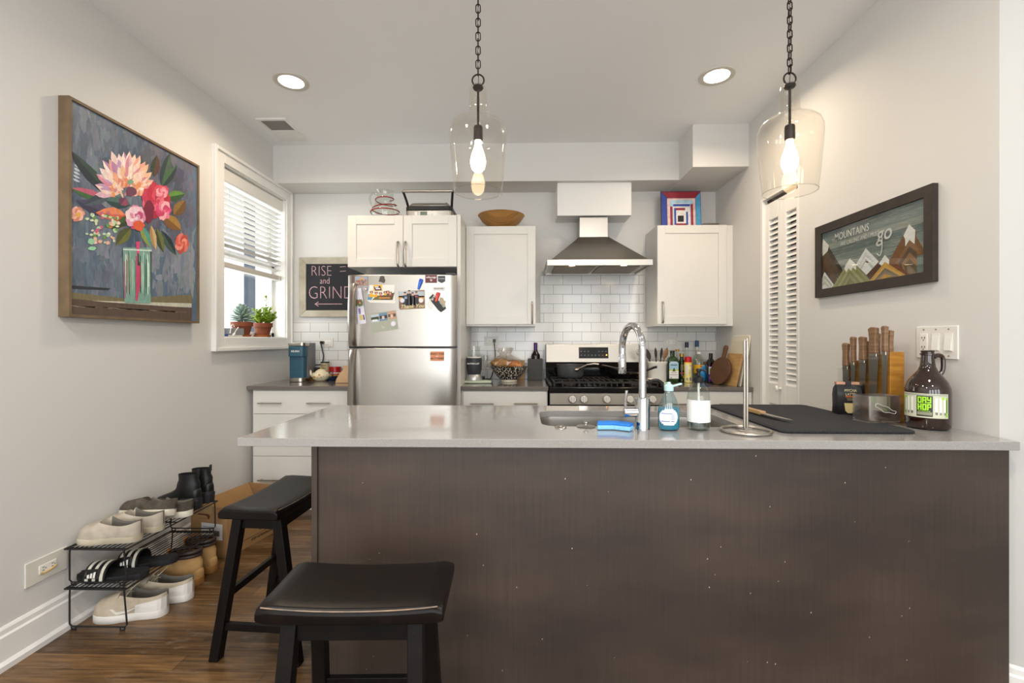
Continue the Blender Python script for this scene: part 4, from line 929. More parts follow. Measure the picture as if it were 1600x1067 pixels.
uz = uz1+.001
p = at(783, 353, Y=3.58)
wbz = uz+.0
wb = MB().lathe([(.05, 0), (.055, .002), (.1, .03), (.15, .068), (.185, .115), (.18, .115), (.145, .073), (.095, .036), (.05, .012)], n=44).build('wooden_bowl', mat('bamboo_bowl', '8C6436', .4, c2='B8894C', vscale=5, stretch=(1, 14, 1)), smooth=True)
wb.location = (p.x, 3.6, uz); tag(wb, 'wide shallow wooden bowl on top of the left wall cabinet', 'bowl')
# framed square
q0, q1 = at(1034, 350, Y=3.6), at(1096, 307, Y=3.6)
ax0, ax1, az0, az1 = q0.x, q1.x, uz, at(1065, 307, Y=3.6).z
pa = thing('square_art', 'square painting of nested red, blue and white squares leaning on the cabinet', 'painting', ((ax0+ax1)/2, 3.6, uz))
m = MB(); aw = ax1-ax0; 
def A(u, v, l=0): return (ax0+u*aw, 3.6+v*.02-.0003*l, az0+v*(aw*1.0))
m.cur = '3A2A50'; m.prism([A(0, 0), A(1, 0), A(1, 1), A(0, 1)], (0, .018, 0))
def trap(c, pts, l=1): m.cur = c; m.poly([A(u, v, l) for u, v in pts])
trap('8E1A2C', [(.02, .98), (.98, .98), (.86, .82), (.16, .82)]); trap('24409A', [(.01, .96), (.14, .82), (.14, 0), (.01, 0)]); trap('4A9CCC', [(.99, .96), (.87, .82), (.87, 0), (.99, 0)]); trap('24409A', [(.14, 0), (.86, 0), (.8, .1), (.2, .1)])
trap('E6C6C0', [(.15, .81), (.86, .81), (.86, .0), (.15, .0)], 2); trap('A8CCE0', [(.22, .76), (.8, .76), (.8, .1), (.22, .1)], 3); trap('9A1E30', [(.22, .6), (.28, .6), (.28, .05), (.22, .05)], 4); trap('9A1E30', [(.74, .66), (.8, .66), (.8, .1), (.74, .1)], 4)
trap('E9E4E0', [(.3, .68), (.72, .68), (.72, .1), (.3, .1)], 4); trap('2B4EA8', [(.3, .66), (.72, .66), (.72, .6), (.3, .6)], 5); trap('9A1E30', [(.35, .56), (.6, .56), (.6, .5), (.35, .5)], 5); trap('2B4EA8', [(.32, .56), (.37, .56), (.37, .12), (.32, .12)], 5); trap('2B4EA8', [(.62, .46), (.67, .46), (.67, .12), (.62, .12)], 5); trap('9A1E30', [(.36, .16), (.64, .16), (.64, .1), (.36, .1)], 5); trap('14141C', [(.41, .36), (.56, .36), (.56, .2), (.41, .2)], 6)
m.build('canvas', printed('painted_pigment', .5, .15, scale=40), pa, world=True)
tb = at(1108, 350, Y=3.58); o = thing('metal_tin', 'flat silver metal tin on the right wall cabinet beside the square painting', 'tin', (tb.x+.0, 3.58, uz))
MB().box(-.06, .06, -.04, .04, 0, .026).build('tin_box', M_steel, o, bevel=.004); MB().box(-.062, .062, -.042, .042, .027, .036).build('lid', M_steel, o, bevel=.004)

# ------------------------------------------------------------------ range hood
hx0_, hx1_ = at(855, 414, Y=3.28).x, at(1020, 414, Y=3.28).x
hc = (hx0_+hx1_)/2; HZ = 1.765
hd = thing('range_hood', 'stainless steel pyramid range hood with two lit spotlights', 'range hood', (hc, YB-.01, HZ))
rim = MB(); yf = 3.28; yb_ = YB-.009
rim.box(hx0_, hx1_, yf, yf+.012, HZ, HZ+.042); rim.box(hx0_, hx0_+.012, yf+.012, yb_, HZ, HZ+.042); rim.box(hx1_-.012, hx1_, yf+.012, yb_, HZ, HZ+.042); rim.box(hx0_, hx1_, yb_-.012, yb_, HZ, HZ+.042)
rim.build('rim', M_steel, hd, world=True)
MB().box(hx0_+.012, hx1_-.012, yf+.012, yb_-.012, HZ+.012, HZ+.02).build('underside', mat('hood_underside', 'A9A49C', .35, .8), hd, world=True)
for x0, x1 in ((hx0_+.06, hc-.012), (hc+.012, hx1_-.06)):
    f = MB().box(x0, x1, yf+.13, yb_-.03, HZ+.006, HZ+.012)
    f.build('grease_filter', mat('filter_mesh', '857A6C', .5, .7, bump=.6, bscale=400), hd, world=True)
cx0, cx1 = at(905.8, 350, Y=3.587).x, at(949.5, 350, Y=3.587).x
py = MB(); zt = at(927, 369.5, Y=3.56).z
b0 = [(hx0_+.03, yf+.004, HZ+.042), (hx1_-.03, yf+.004, HZ+.042), (hx1_-.03, yb_, HZ+.042), (hx0_+.03, yb_, HZ+.042)]
t0_ = [(cx0-.004, 3.575, zt), (cx1+.004, 3.575, zt), (cx1+.004, yb_, zt), (cx0-.004, yb_, zt)]
mid = [tuple(Vector(a).lerp(Vector(b), .5)) for a, b in zip(b0, t0_)]
py.rings([b0, mid, t0_]).box(hx0_, hx1_, yf, yb_, HZ+.040, HZ+.0425)
py.build('canopy', mat('hood_steel', '9A948B', .33, 1, bump=.04, bscale=90, stretch=(1, 1, 14)), hd, world=True)
MB().box(cx0, cx1, 3.587, yb_, zt, at(927, 339.5, Y=3.587).z-.001).build('chimney', M_steel, hd, world=True)
for px in (894.5, 976): 
    x = at(px, 420, Y=3.32).x; MB().cyl((x, 3.345, HZ+.007), (x, 3.345, HZ+.0125), .022, n=20).build('spotlight', mat('spot_glow', 'FFE2B0', emit=9), hd, world=True)
    l = bpy.data.lights.new('hood_spot', 'SPOT'); l.energy = 5; l.color = (1, .82, .6); l.spot_size = 2.2; l.spot_blend = .9; l.shadow_soft_size = .02
    o = bpy.data.objects.new('hood_spot', l); COL.objects.link(o); o.parent = hd; o.location = (x-hc, 3.345-YB+.01, -.004)
for i, px in enumerate((928, 932, 943, 947)): 
    q = at(px, 413, Y=yf); MB().cyl((q.x, yf-.002, q.z), (q.x, yf, q.z), .0045, n=12).build('button', M_white, hd, world=True)

# ------------------------------------------------------------------ gas range
rx0, rx1 = .188, .978; RY = 3.15; RZ = .915
rg = thing('gas_range', 'stainless gas range with black grates and a digital back panel', 'stove', ((rx0+rx1)/2, 3.4, 0))
MB().box(rx0, rx1, RY+.03, YB-.03, .0, RZ-.03).build('range_body', M_blackm, rg, bevel=.002, world=True)
cz0, cz1 = at(950, 632.5, Y=RY).z, at(950, 614.5, Y=RY).z
MB().box(rx0+.004, rx1-.004, RY, RY+.03, cz0, cz1).build('control_panel', mat('panel_steel', 'ADA69B', .45, .7), rg, bevel=.002, world=True)
MB().box(rx0+.004, rx1-.004, RY, RY+.03, .25, cz0-.012).build('oven_door', M_steel, rg, bevel=.003, world=True)
MB().cyl((rx0+.06, RY-.05, cz0-.06), (rx1-.06, RY-.05, cz0-.06), .011, n=14).bar((rx0+.08, RY-.05, cz0-.06), (rx0+.08, RY, cz0-.06), .016).bar((rx1-.08, RY-.05, cz0-.06), (rx1-.08, RY, cz0-.06), .016).build('oven_handle', M_steel2, rg, smooth=True, world=True)
MB().box(rx0, rx1, RY-.012, YB-.13, cz1+.002, RZ-.012).build('cooktop', mat('black_enamel', '131313', .12), rg, bevel=.006, world=True)
gz = RZ-.012
MB().box(rx0, rx0+.02, RY+.02, YB-.13, gz, gz+.02).box(rx1-.02, rx1, RY+.02, YB-.13, gz, gz+.02).build('side_rails', M_black, rg, bevel=.004, world=True)
# grates: three sections
gw_ = (rx1-rx0-.07)/3
for k in range(3):
    x0 = rx0+.035+k*gw_; x1 = x0+gw_-.006; y0, y1 = RY+.025, YB-.17; z = gz+.028; g = MB(); b = .011
    for a_, c_ in (((x0, y0), (x1, y0)), ((x0, y1), (x1, y1)), ((x0, y0), (x0, y1)), ((x1, y0), (x1, y1)), ((x0, (y0+y1)/2), (x1, (y0+y1)/2))): g.bar((*a_, z), (*c_, z), b, .012)
    nb_ = 3 if k != 1 else 5
    for i in range(nb_): x = x0+(x1-x0)*(i+1)/(nb_+1); g.bar((x, y0, z+.002), (x, y1, z+.002), b*.8, .012)
    for i in range(nb_+2):
        x = x0+(x1-x0)*i/(nb_+1); g.bar((x, y0, z), (x, y0-.006, gz), b*.8); g.bar((x, y1, z), (x, y1, gz), b*.8)
    g.build('grate', M_iron, rg, bevel=.0015, world=True)
    if k != 1:
        for yy in (y0+.12, y1-.12): MB().lathe([(.05, 0), (.05, .008), (.04, .012), (.036, .02), (.02, .022)], c=((x0+x1)/2, yy, gz)).build('burner', mat('burner_cap', '2A2725', .6), rg, smooth=True, world=True)
    else: MB().box((x0+x1)/2-.035, (x0+x1)/2+.035, y0+.1, y1-.1, gz, gz+.015).build('burner', mat('burner_cap', '2A2725', .6), rg, bevel=.01, world=True)
for px in (894.5, 912.3, 948, 984, 1019):
    q = at(px, 623.5, Y=RY); kx, kz = q.x, q.z
    MB().cyl((kx, RY, kz), (kx, RY-.003, kz), .0285, n=28).build('knob_collar', M_dsteel, rg, world=True)
    o = MB().cyl((kx, RY, kz), (kx, RY-.024, kz), .0265, .0225, n=28).build('knob', mat('knob_metal', 'E6E3DC', .4, .25), rg, smooth=True, bevel=.002, world=True, ang=30)
    MB().box(kx-.0065, kx+.0065, RY-.034, RY-.022, kz-.023, kz+.023).build('knob_grip', mat('knob_metal', 'E6E3DC', .4, .25), o, bevel=.003, world=True)
# backguard
bx0, bx1 = rx0+.002, rx1-.004; BY = 3.64
bz = [at(870, y, Y=BY).z for y in (538, 566, 574.5)]
MB().prism([(bx0, BY+.012, bz[0]), (bx0, BY-.008, bz[1]), (bx0, YB-.012, bz[1]), (bx0, YB-.012, bz[0])], (bx1-bx0, 0, 0)).build('backguard', mat('backguard_steel', 'A29C93', .36, 1, bump=.05, bscale=90, stretch=(1, 1, 14)), rg, bevel=.003, world=True)
MB().prism([(bx0, BY-.008, bz[1]), (bx0, BY+.03, bz[2]), (bx0, YB-.012, bz[2]), (bx0, YB-.012, bz[1])], (bx1-bx0, 0, 0)).build('backguard_lip', M_dsteel, rg, world=True)
MB().box(bx0, bx1, BY+.035, YB-.012, gz, bz[2]).build('backguard_riser', M_blackgl, rg, world=True)
dm = MB(); q0, q1 = at(904.5, 559.7, Y=BY-.004), at(950.5, 542.5, Y=BY)
dm.prism([(q0.x, BY-.010, q0.z), (q1.x, BY-.010, q0.z), (q1.x, BY+.005, q1.z), (q0.x, BY+.005, q1.z)], (0, .008, 0)).build('display_panel', M_blackgl, rg, bevel=.002, world=True)
dk = MB(); dk.cur = 'D8D8D8'
for r_, zz in enumerate((.62, .28)):
    for i in range(8):
        if i in (3, 4) and r_ == 0: continue
        u = .08+i*.12; x = q0.x+(q1.x-q0.x)*u; z = q0.z+(q1.z-q0.z)*zz; yy = BY-.0105+.015*zz-.0015
        dk.cur = 'F08A20' if (r_ == 1 and i == 7) else '8F8F8F'; dk.box(x-.005, x+.005, yy-.0004, yy, z-.0018, z+.0018)
dk.build('panel_marks', M_print, rg, world=True)
l_ = at(948, 554.5, Y=BY-.015); MB().cyl((l_.x, BY-.014, l_.z), (l_.x, BY-.01, l_.z), .004, n=10).build('indicator_light', mat('amber_led', 'FF9A20', emit=8), rg, world=True)
# pots
gtop = gz+.037
q = at(891, 590, Y=3.52)
sp_ = thing('saucepan', 'dark grey saucepan with steel handle on the left rear burner', 'saucepan', (q.x, 3.5, gtop))
MB().lathe([(.085, 0), (.092, .004), (.1, .02), (.104, .096), (.107, .098), (.107, .101), (.101, .101), (.097, .02), (.08, .006)], n=40).build('pan_body', mat('anodised_grey', '4C4D4F', .5, .3, var=.15, vscale=20), sp_, smooth=True)
MB().tube([(.04, -.088, .068), (.07, -.115, .082), (.11, -.135, .105), (.16, -.15, .112), (.19, -.155, .108)], [.010, .008, .007, .009, .008], n=10).build('handle', M_steel2, sp_, smooth=True)
MB().ball((.035, -.098, .066), .018, sx=1.1, sz=.7).build('handle_rivet_plate', M_steel2, sp_, smooth=True)
q = at(968, 590, Y=3.52)
for i, (dx_, dy_, r_, z_, lbl, hh) in enumerate(((.0, .0, .125, 0, 'black frying pan on the right rear burner with handle toward the crock', 1), (-.045, .03, .10, .022, 'smaller black skillet tilted inside the large frying pan', 0))):
    t = thing('frying_pan', lbl, 'frying pan', (q.x+.02+dx_, 3.5+dy_, gtop+z_), group='pans on the stove')
    b = MB().lathe([(r_*.78, 0), (r_*.82, .002), (r_, .036), (r_+.003, .038), (r_-.004, .038), (r_*.78, .006)], n=36)
    o = b.build('pan_body', mat('pan_black', '1E1815', .4, .2), t, smooth=True)
    if hh: MB().tube([(r_*.8, -.07, .03), (r_*.97, -.085, .042), (r_*1.2, -.1, .06), (r_*1.6, -.13, .085), (r_*1.75, -.14, .09)], .009, n=8).build('handle', M_black, t, smooth=True); MB().ball((r_*.85, -.07, .032), .014).build('handle_rivet', mat('brass', 'B08A48', .3, 1), t, smooth=True)
    else: t.rotation_euler = (0, math.radians(14), 0)
t = thing('spatula', 'dark flat spatula lying across the frying pans', 'spatula', (q.x-.06, 3.47, gtop+.085))
MB().prism([(-.09, -.02, .012), (.06, -.045, -.02), (.08, .02, -.02), (-.07, .03, .012)], (0, 0, .003)).build('blade', mat('spatula_brown', '3A302A', .5), t)

# ------------------------------------------------------------------ left counter things
z = ZT+.0008
q = at(461, 597, Z=ZT)
cm = thing('coffee_maker', 'slim teal pod coffee maker with silver top and base', 'coffee maker', (q.x+.005, q.y+.13, z))
M_teal = mat('teal_plastic', '31586A', .4)
MB().rbox(.006, .0, .118, .16, .022, .30, .02).build('rear_body', mat('grey_plastic', '77787A', .4), cm, smooth=True, bevel=.003)
for y0 in (0,):
    MB().rbox(0, -.085, .13, .1, .195, .275, .03).build('brew_head', M_teal, cm, smooth=True, bevel=.004)
    MB().rbox(0, -.08, .12, .08, .03, .195, .02).build('front_column', mat('teal_light', '2C5468', .5), cm, smooth=True)
    MB().rbox(0, -.08, .135, .11, .276, .303, .03).build('top_lid', M_steel2, cm, smooth=True, bevel=.005)
    MB().rbox(0, -.085, .125, .10, 0, .03, .04).build('drip_tray', M_steel2, cm, smooth=True, bevel=.003)
text('KEURIG', 'logo_lettering', M_white, .019, (0, -.1365, .236), parent=cm, world=False, bold=.0004)
q = at(497, 596, Z=ZT)
tp = thing('teapot', 'cream ceramic teapot with painted gold flowers beside the coffee maker', 'teapot', (q.x, q.y+.05, z))
M_cream = mat('cream_glaze', 'E8DDBE', .2)
MB().lathe([(.035, 0), (.04, .003), (.06, .02), (.07, .04), (.068, .055), (.058, .066), (.045, .07)], n=36).build('pot_body', M_cream, tp, smooth=True)
MB().lathe([(.044, .07), (.042, .076), (.025, .088), (.01, .094), (.006, .095)], n=28).build('lid', M_cream, tp, smooth=True); MB().ball((0, 0, .101), .007).build('knob', mat('gold_glaze', 'C99A3A', .25), tp, smooth=True)
MB().tube([(-.055, 0, .03), (-.078, 0, .05), (-.084, 0, .075), (-.09, 0, .082)], [.012, .009, .007, .006], n=10, smooth=3).build('spout', M_cream, tp, smooth=True)
MB().tube([(.06, 0, .06), (.085, 0, .07), (.095, 0, .05), (.08, 0, .03), (.062, 0, .028)], .005, n=8, smooth=3).build('handle', mat('dark_green_glaze', '33453A', .3), tp, smooth=True)
fm = MB(); 
for x, zz, c, r_ in ((.018, .052, 'C9922E', .008), (-.03, .037, 'C98A2E', .006), (-.018, .036, 'C98A2E', .006), (.03, .034, '8A8A4A', .005), (.006, .034, 'C98A2E', .004), (.045, .04, 'C98A2E', .004)):
    fm.cur = c; yq = -math.sqrt(max(.0001, .0705**2-x*x))-.001; fm.cyl((x, yq, zz), (x*1.01, yq-.001, zz), r_, n=10)
fm.build('painted_flowers', M_print, tp)
def at0(px, Y): return at(px, 590, Y=Y).x
def simple(name, label, cat, x, y, mb, m, group=None, **k):
    o = mb.build(name, m, **k); o.location = (x, y, z); return tag(o, label, cat, group)
t = simple('wooden_tray', 'flat wooden tray under the tin at the back of the left counter', 'tray', at0(497, 3.66), 3.665, MB().box(-.1, .1, -.04, .045, 0, .018), wood('tray_wood', 'A9783A', 'C49450'), bevel=.003)
t = simple('black_gadget', 'small black box behind the cream teapot', 'box', at0(494, 3.68), 3.66, MB().rbox(0, 0, .09, .06, .0185, .1, .01), M_black, smooth=True, bevel=.004)
tn = thing('tea_tin', 'tall beige printed tin with a black lid behind the teapot', 'tin', (at0(509.5, 3.7), 3.68, z+.0185))
m = MB(); m.cur = 'B8AA86'; m.cyl((0, 0, 0), (0, 0, .118), .033, n=24); 
for zz, c in ((.1, '4A4A3A'), (.09, '6A6A50'), (.075, '2E3A2E'), (.055, '8A8060'), (.035, '2E3A2E')): m.cur = c; curved(m, -.6, .6, zz, zz+.005, .033, n=8)
m.build('tin_body', M_print, tn, smooth=True); MB().cyl((0, 0, .118), (0, 0, .128), .034, n=24).build('lid', M_black, tn)
t = simple('navy_dish', 'navy blue ceramic dish with a wooden lid by the fridge', 'dish', at0(517, 3.62), 3.625, MB().lathe([(.04, 0), (.05, .01), (.055, .035)], n=28), mat('navy_glaze', '1E2A4A', .2), smooth=True)
o = MB().lathe([(.056, .0355), (.056, .043), (.01, .045)], n=28).build('lid', M_aca, t, smooth=True)
t = simple('red_canister', 'red canister with white band standing behind the navy dish', 'canister', at0(524, 3.71), 3.71, MB().lathe([(.045, 0), (.047, .003), (.047, .1), (.045, .104)], n=28), mat('red_enamel', 'A01820', .25), smooth=True)
MB().lathe([(.0475, .05), (.0475, .058)], n=28, cap0=False, cap1=False).build('white_band', M_white, t)
bg = MB(); bg.rings([[(x*w+s_, y*d, zz) for x, y in ((-1, -1), (0, -1.1), (1, -1), (1.05, 0), (1, 1), (0, 1), (-1, 1), (-1.1, 0))] for zz, w, d, s_ in ((.001, .05, .035, 0), (.03, .047, .033, .004), (.07, .036, .02, .012), (.1, .02, .01, .02), (.13, .028, .006, .024))])
simple('paper_bag', 'crumpled brown paper bag against the fridge side', 'paper bag', at0(534, 3.42)+.015, 3.42, bg, mat('kraft_paper', 'C2A07C', .8, bump=.6, bscale=30), smooth=True, ang=50)
q = at(505, 535, Y=ty)
co = MB().tube([(q.x, ty-.012, q.z), (q.x-.002, ty-.04, q.z-.004), (q.x+.01, ty-.04, q.z-.06), (q.x+.018, ty-.035, q.z-.12), (q.x+.0, ty-.04, q.z-.18), (q.x-.05, ty-.07, z+.118), (q.x-.055, ty-.08, z+.104)], .0055, n=8, smooth=5).box(q.x-.014, q.x+.014, ty-.035, ty-.0095, q.z-.011, q.z+.011)
co.build('power_cord', M_black, bpy.data.objects['black_gadget'], smooth=True, world=True)
co = MB().tube([(at0(473, 3.7), 3.7, z+.06), (at0(478, 3.7), 3.705, z+.05), (at0(485, 3.7), 3.72, z+.045), (at0(488, 3.7), 3.72, z+.03)], .004, n=6)
co.build('power_cord', M_black, cm, world=True)

# chalkboard
K0, K1 = at(467, 402, Y=YB-.03), at(467, 495, Y=YB-.03)
cbx0, cbx1, cbz0, cbz1 = K0.x, -1.245, K1.z, K0.z
kb_ = thing('chalkboard', 'framed chalkboard with pink chalk writing hung left of the fridge', 'chalkboard', ((cbx0+cbx1)/2, YB, cbz0))
m = MB(); w = .055; y0, y1 = YB-.03, YB-.001
m.prism([(cbx0, y0, cbz0), (cbx1, y0, cbz0), (cbx1-w, y0+.008, cbz0+w), (cbx0+w, y0+.008, cbz0+w)], (0, .018, 0)); m.prism([(cbx0, y0, cbz1), (cbx1, y0, cbz1), (cbx1-w, y0+.008, cbz1-w), (cbx0+w, y0+.008, cbz1-w)], (0, .018, 0))
m.prism([(cbx0, y0, cbz0), (cbx0, y0, cbz1), (cbx0+w, y0+.008, cbz1-w), (cbx0+w, y0+.008, cbz0+w)], (0, .018, 0)); m.prism([(cbx1, y0, cbz0), (cbx1, y0, cbz1), (cbx1-w, y0+.008, cbz1-w), (cbx1-w, y0+.008, cbz0+w)], (0, .018, 0))
m.build('frame', wood('weathered_frame', '9A9382', 'B5AE9C', .7, (1, 1, 1), 12), kb_, world=True, bevel=.003)
MB().box(cbx0+w-.01, cbx1-w+.01, YB-.014, YB-.002, cbz0+w-.01, cbz1-w+.01).build('board', mat('chalkboard_slate', '26262A', .85, var=.2, vscale=5), kb_, world=True)
M_chalk = mat('pink_chalk', 'C7A0A6', .9, var=.3, vscale=60)
for s_, px, py, sz_ in (('RISE', 502, 424, .125), ('and', 507.5, 439, .075), ('GRIND', 517, 458, .155)):
    q = at(px, py, Y=YB-.0145); text(s_, 'chalk_lettering', M_chalk, sz_, (q.x, YB-.0145, q.z), parent=kb_, sx=.8, bold=-.003*sz_/.12 if sz_ > .1 else -.0006)
q = at(492, 475, Y=YB-.015); ar = MB(); Y_ = YB-.0148
ar.bar((q.x, Y_, q.z), (q.x+.23, Y_, q.z), .0008, .005).bar((q.x, Y_, q.z), (q.x+.03, Y_, q.z+.018), .0008, .005).bar((q.x, Y_, q.z), (q.x+.03, Y_, q.z-.018), .0008, .005)
for k in (0, 1): qq = at(531, 417+k*7, Y=YB-.015); ar.bar((qq.x, Y_, qq.z), (qq.x+.05, Y_, qq.z+.004), .0008, .004)
ar.build('chalk_arrow', M_chalk, kb_, world=True)

# ------------------------------------------------------------------ window sill things
sx_ = XL-.06; sz_ = wz0+.0065
def pot(loc, r, h, saucer, label, cat):
    t = thing('potted_plant', label, cat, loc)
    M_ter = mat('terracotta', '7C4227', .75, var=.14, vscale=30)
    o = MB().lathe([(r*.62, .006), (r*.64, .006), (r*.88, h*.7), (r, h*.7), (r, h), (r*.9, h), (r*.86, h*.88)], n=32).build('terracotta_pot', M_ter, t, smooth=True)
    MB().lathe([(r*.86, h*.87), (.002, h*.9)], n=24, cap0=False).build('soil', mat('soil', '2C211A', .95), t)
    if saucer: MB().lathe([(r*.75, 0), (r*.9, .014), (r*.86, .014), (r*.7, .005)], n=28).build('saucer', mat('terracotta_orange', 'A05A28', .7), t, smooth=True)
    return t
w1y = at(383, 527, X=sx_).y
w1 = pot((sx_+.0, 3.21, sz_), .072, .105, True, 'grey green rosette succulent in a terracotta pot on the window sill', 'potted plant')
lf = MB(); rnd = random.Random(2)
def fleaf(m, c, d, L, w_, t_=.006):
    d = d.normalized(); s_ = d.cross(Vector((0, 0, 1))).normalized(); n_ = s_.cross(d)
    prof = ((0, .35), (.3, .8), (.62, 1), (.85, .75), (1, .08)); rs = []
    for u, k in prof: cc = c+d*L*u+n_*(.12*L*u*u); rs.append([cc+s_*math.cos(a)*w_*k+n_*math.sin(a)*t_*k for a in [2*PI*i/8 for i in range(8)]])
    m.rings(rs)
n = 44
for i in range(n):
    a = i*2.39996; u = i/n; el = -.25+1.45*u; L = .085*(1-.5*u)
    fleaf(lf, Vector((math.cos(a)*.006, math.sin(a)*.006, .115+.085*u)), Vector((math.cos(a)*math.cos(el), math.sin(a)*math.cos(el), math.sin(el))), L, .0125, .006)
lf.build('succulent_leaves', mat('succulent_green', '73897A', .55, c2='8FA395', vscale=12), w1, smooth=True)
MB().cyl((0, 0, .09), (0, 0, .2), .01, n=10).build('stem', mat('succulent_stem', '5E6E5C', .6), w1)
w2 = pot((sx_+.02, 3.44, sz_), .068, .105, True, 'bright green bushy jade plant in a terracotta pot beside the succulent', 'potted plant')
lf = MB()
for sN in range(40):
    a = rnd.uniform(0, 2*PI); lean = rnd.uniform(.1, 1.05); h = rnd.uniform(.06, .15) if sN else .215
    if sN == 0: lean = .1
    base = Vector((math.cos(a)*.02, math.sin(a)*.02, .09)); d = Vector((math.cos(a)*math.sin(lean)*.8, math.sin(a)*math.sin(lean), math.cos(lean)))
    lf.m = 1; lf.tube([base, base+d*h*.5, base+d*h+Vector((0, 0, .01))], .0022, n=5); lf.m = 0
    for k in range(14):
        c = base+d*h*(.3+.75*k/14); b_ = rnd.uniform(0, 2*PI); fleaf(lf, c, Vector((math.cos(b_), math.sin(b_), rnd.uniform(0, .8))), rnd.uniform(.02, .032), .009, .0025)
lf.build('leaves', [mat('jade_green', '6E8F1A', .45, c2='9BB53A', vscale=30), mat('jade_stem', '5A5A22', .6)], w2, smooth=True)
t = thing('router', 'flat grey box with rounded edges on the sill below the blind', 'electronics box', (sx_+.01, 3.07, sz_+.011))
MB().rbox(0, 0, .09, .17, .0, .045, .012).build('box_body', mat('grey_box', '8F9196', .45), t, smooth=True, bevel=.004)
tag(MB().box(sx_-.035, sx_+.05, 2.99, 3.14, sz_, sz_+.0105).build('white_box', M_white, bevel=.001), 'thin white box under the grey box on the window sill', 'box')
tag(MB().tube([(sx_+.065, 2.98, sz_+.02), (sx_+.06, 3.0, sz_+.07), (sx_+.055, 3.03, sz_+.078), (sx_+.055, 3.04, sz_+.064)], .003, n=8, smooth=4).tube([(sx_+.065, 3.015, sz_+.01), (sx_+.06, 3.05, sz_+.04), (sx_+.05, 3.09, sz_+.062), (sx_+.03, 3.12, sz_+.062)], .003, n=8, smooth=4).bar((sx_+.068, 3.005, sz_+.004), (sx_+.062, 3.03, sz_+.02), .014, .008).build('charging_cable', M_white, smooth=True), 'white charging cable looped over the grey box on the sill', 'cable')
tag(MB().box(sx_-.02, sx_+.05, 2.925, 2.985, sz_, sz_+.012).build('blue_wallet', mat('cobalt', '2A4C9C', .4), bevel=.002), 'small blue item at the near end of the window sill', 'wallet')

# ------------------------------------------------------------------ middle counter things
q = at(739.5, 599, Z=ZT)
tw = MB()
tw.rings([[(x*w_, y*d_, zz) for x, y in ((-1, -1), (-.2, -1.06), (.5, -.98), (1.05, -1), (1, 1), (0, 1.05), (-1, 1))] for w_, d_, zz in ((.095, .055, .0), (.1, .06, .004), (.098, .06, .009), (.102, .058, .013), (.096, .055, .018))])
simple('folded_towel', 'pale green folded dish towel under the personal blender', 'towel', q.x+.03, q.y+.05, tw, mat('sage_cloth', 'B9C2AE', .9, bump=.7, bscale=200), smooth=True, ang=60)
bl_ = thing('blender', 'personal blender with dark grey body and clear cup on the short counter', 'blender', (q.x+.0, q.y+.055, z+.0185))
MB().lathe([(.062, 0), (.063, .006), (.058, .03), (.05, .045)], n=36).build('blender_base', mat('silver_plastic', 'BDBBB8', .3, .6), bl_, smooth=True)
MB().lathe([(.045, .04), (.05, .05), (.058, .085), (.06, .14), (.06, .168), (.055, .17)], n=36).build('motor_body', mat('graphite_plastic', '36383C', .45), bl_, smooth=True)
MB().lathe([(.05, .17), (.05, .18), (.047, .19), (.05, .25), (.051, .258), (.047, .258), (.044, .2), (.043, .18)], n=36).build('cup', M_gl, bl_, smooth=True)
MB().lathe([(.0525, .17), (.0525, .178)], n=36, cap0=False, cap1=False).cyl((0, 0, .171), (0, 0, .185), .02, n=12).build('cup_ring', M_white, bl_)
text('NUTRIBULLET', 'logo_lettering', M_white, .0145, (0, -.061, .128), parent=bl_, world=False, bold=.0003)
q = at(758.5, 592, Y=3.66)
t = thing('champagne_flute', 'clear stemmed champagne glass between blender and patterned bowl', 'glass', (q.x, 3.66, z))
MB().lathe([(.03, 0), (.03, .002), (.006, .006), (.004, .012), (.004, .08), (.012, .095), (.022, .12), (.025, .16), (.022, .2), (.0205, .2), (.0235, .16), (.02, .12), (.01, .098)], n=28).build('flute_glass', M_gl, t, smooth=True)
q = at(795, 597, Z=ZT)
bw = thing('patterned_bowl', 'black and white speckled footed bowl holding a bag of bread', 'bowl', (q.x, q.y+.06, z))
m_ = bpy.data.materials.new('speckled_glaze'); m_.use_nodes = True; nt = m_.node_tree; b = nt.nodes['Principled BSDF']; b.inputs['Roughness'].default_value = .25
tc = nt.nodes.new('ShaderNodeTexCoord'); vn = nt.nodes.new('ShaderNodeTexVoronoi'); vn.inputs['Scale'].default_value = 95; vn.feature = 'F1'; r = nt.nodes.new('ShaderNodeValToRGB')
r.color_ramp.interpolation = 'CONSTANT'; r.color_ramp.elements[0].color = (*lin('E3DDCB'), 1); r.color_ramp.elements[1].position = .38; r.color_ramp.elements[1].color = (*lin('2A2522'), 1)
nt.links.new(tc.outputs['Object'], vn.inputs['Vector']); nt.links.new(vn.outputs['Distance'], r.inputs[0]); nt.links.new(r.outputs[0], b.inputs['Base Color'])
MB().lathe([(.07, .018), (.09, .035), (.12, .075), (.142, .11), (.146, .122), (.14, .122), (.115, .08), (.08, .04), (.02, .03)], n=44).build('bowl_body', m_, bw, smooth=True)
MB().lathe([(.062, 0), (.064, .002), (.06, .014), (.071, .02)], n=36).build('foot_ring', mat('cream_foot', 'DDD6C2', .3), bw, smooth=True)
def lump(m, c, rx, ry, rz, seed, amp=.18, n=22, k=16):
    c = Vector(c); rs = []
    for i in range(1, k):
        a = PI*i/k; ring = []
        for j in range(n):
            d = Vector((math.cos(2*PI*j/n)*math.sin(a), math.sin(2*PI*j/n)*math.sin(a), -math.cos(a)))
            f = 1+amp*noise.noise(d*2.2+Vector((seed, 0, 0))); ring.append(c+Vector((d.x*rx, d.y*ry, d.z*rz))*f)
        rs.append(ring)
    return m.rings(rs)
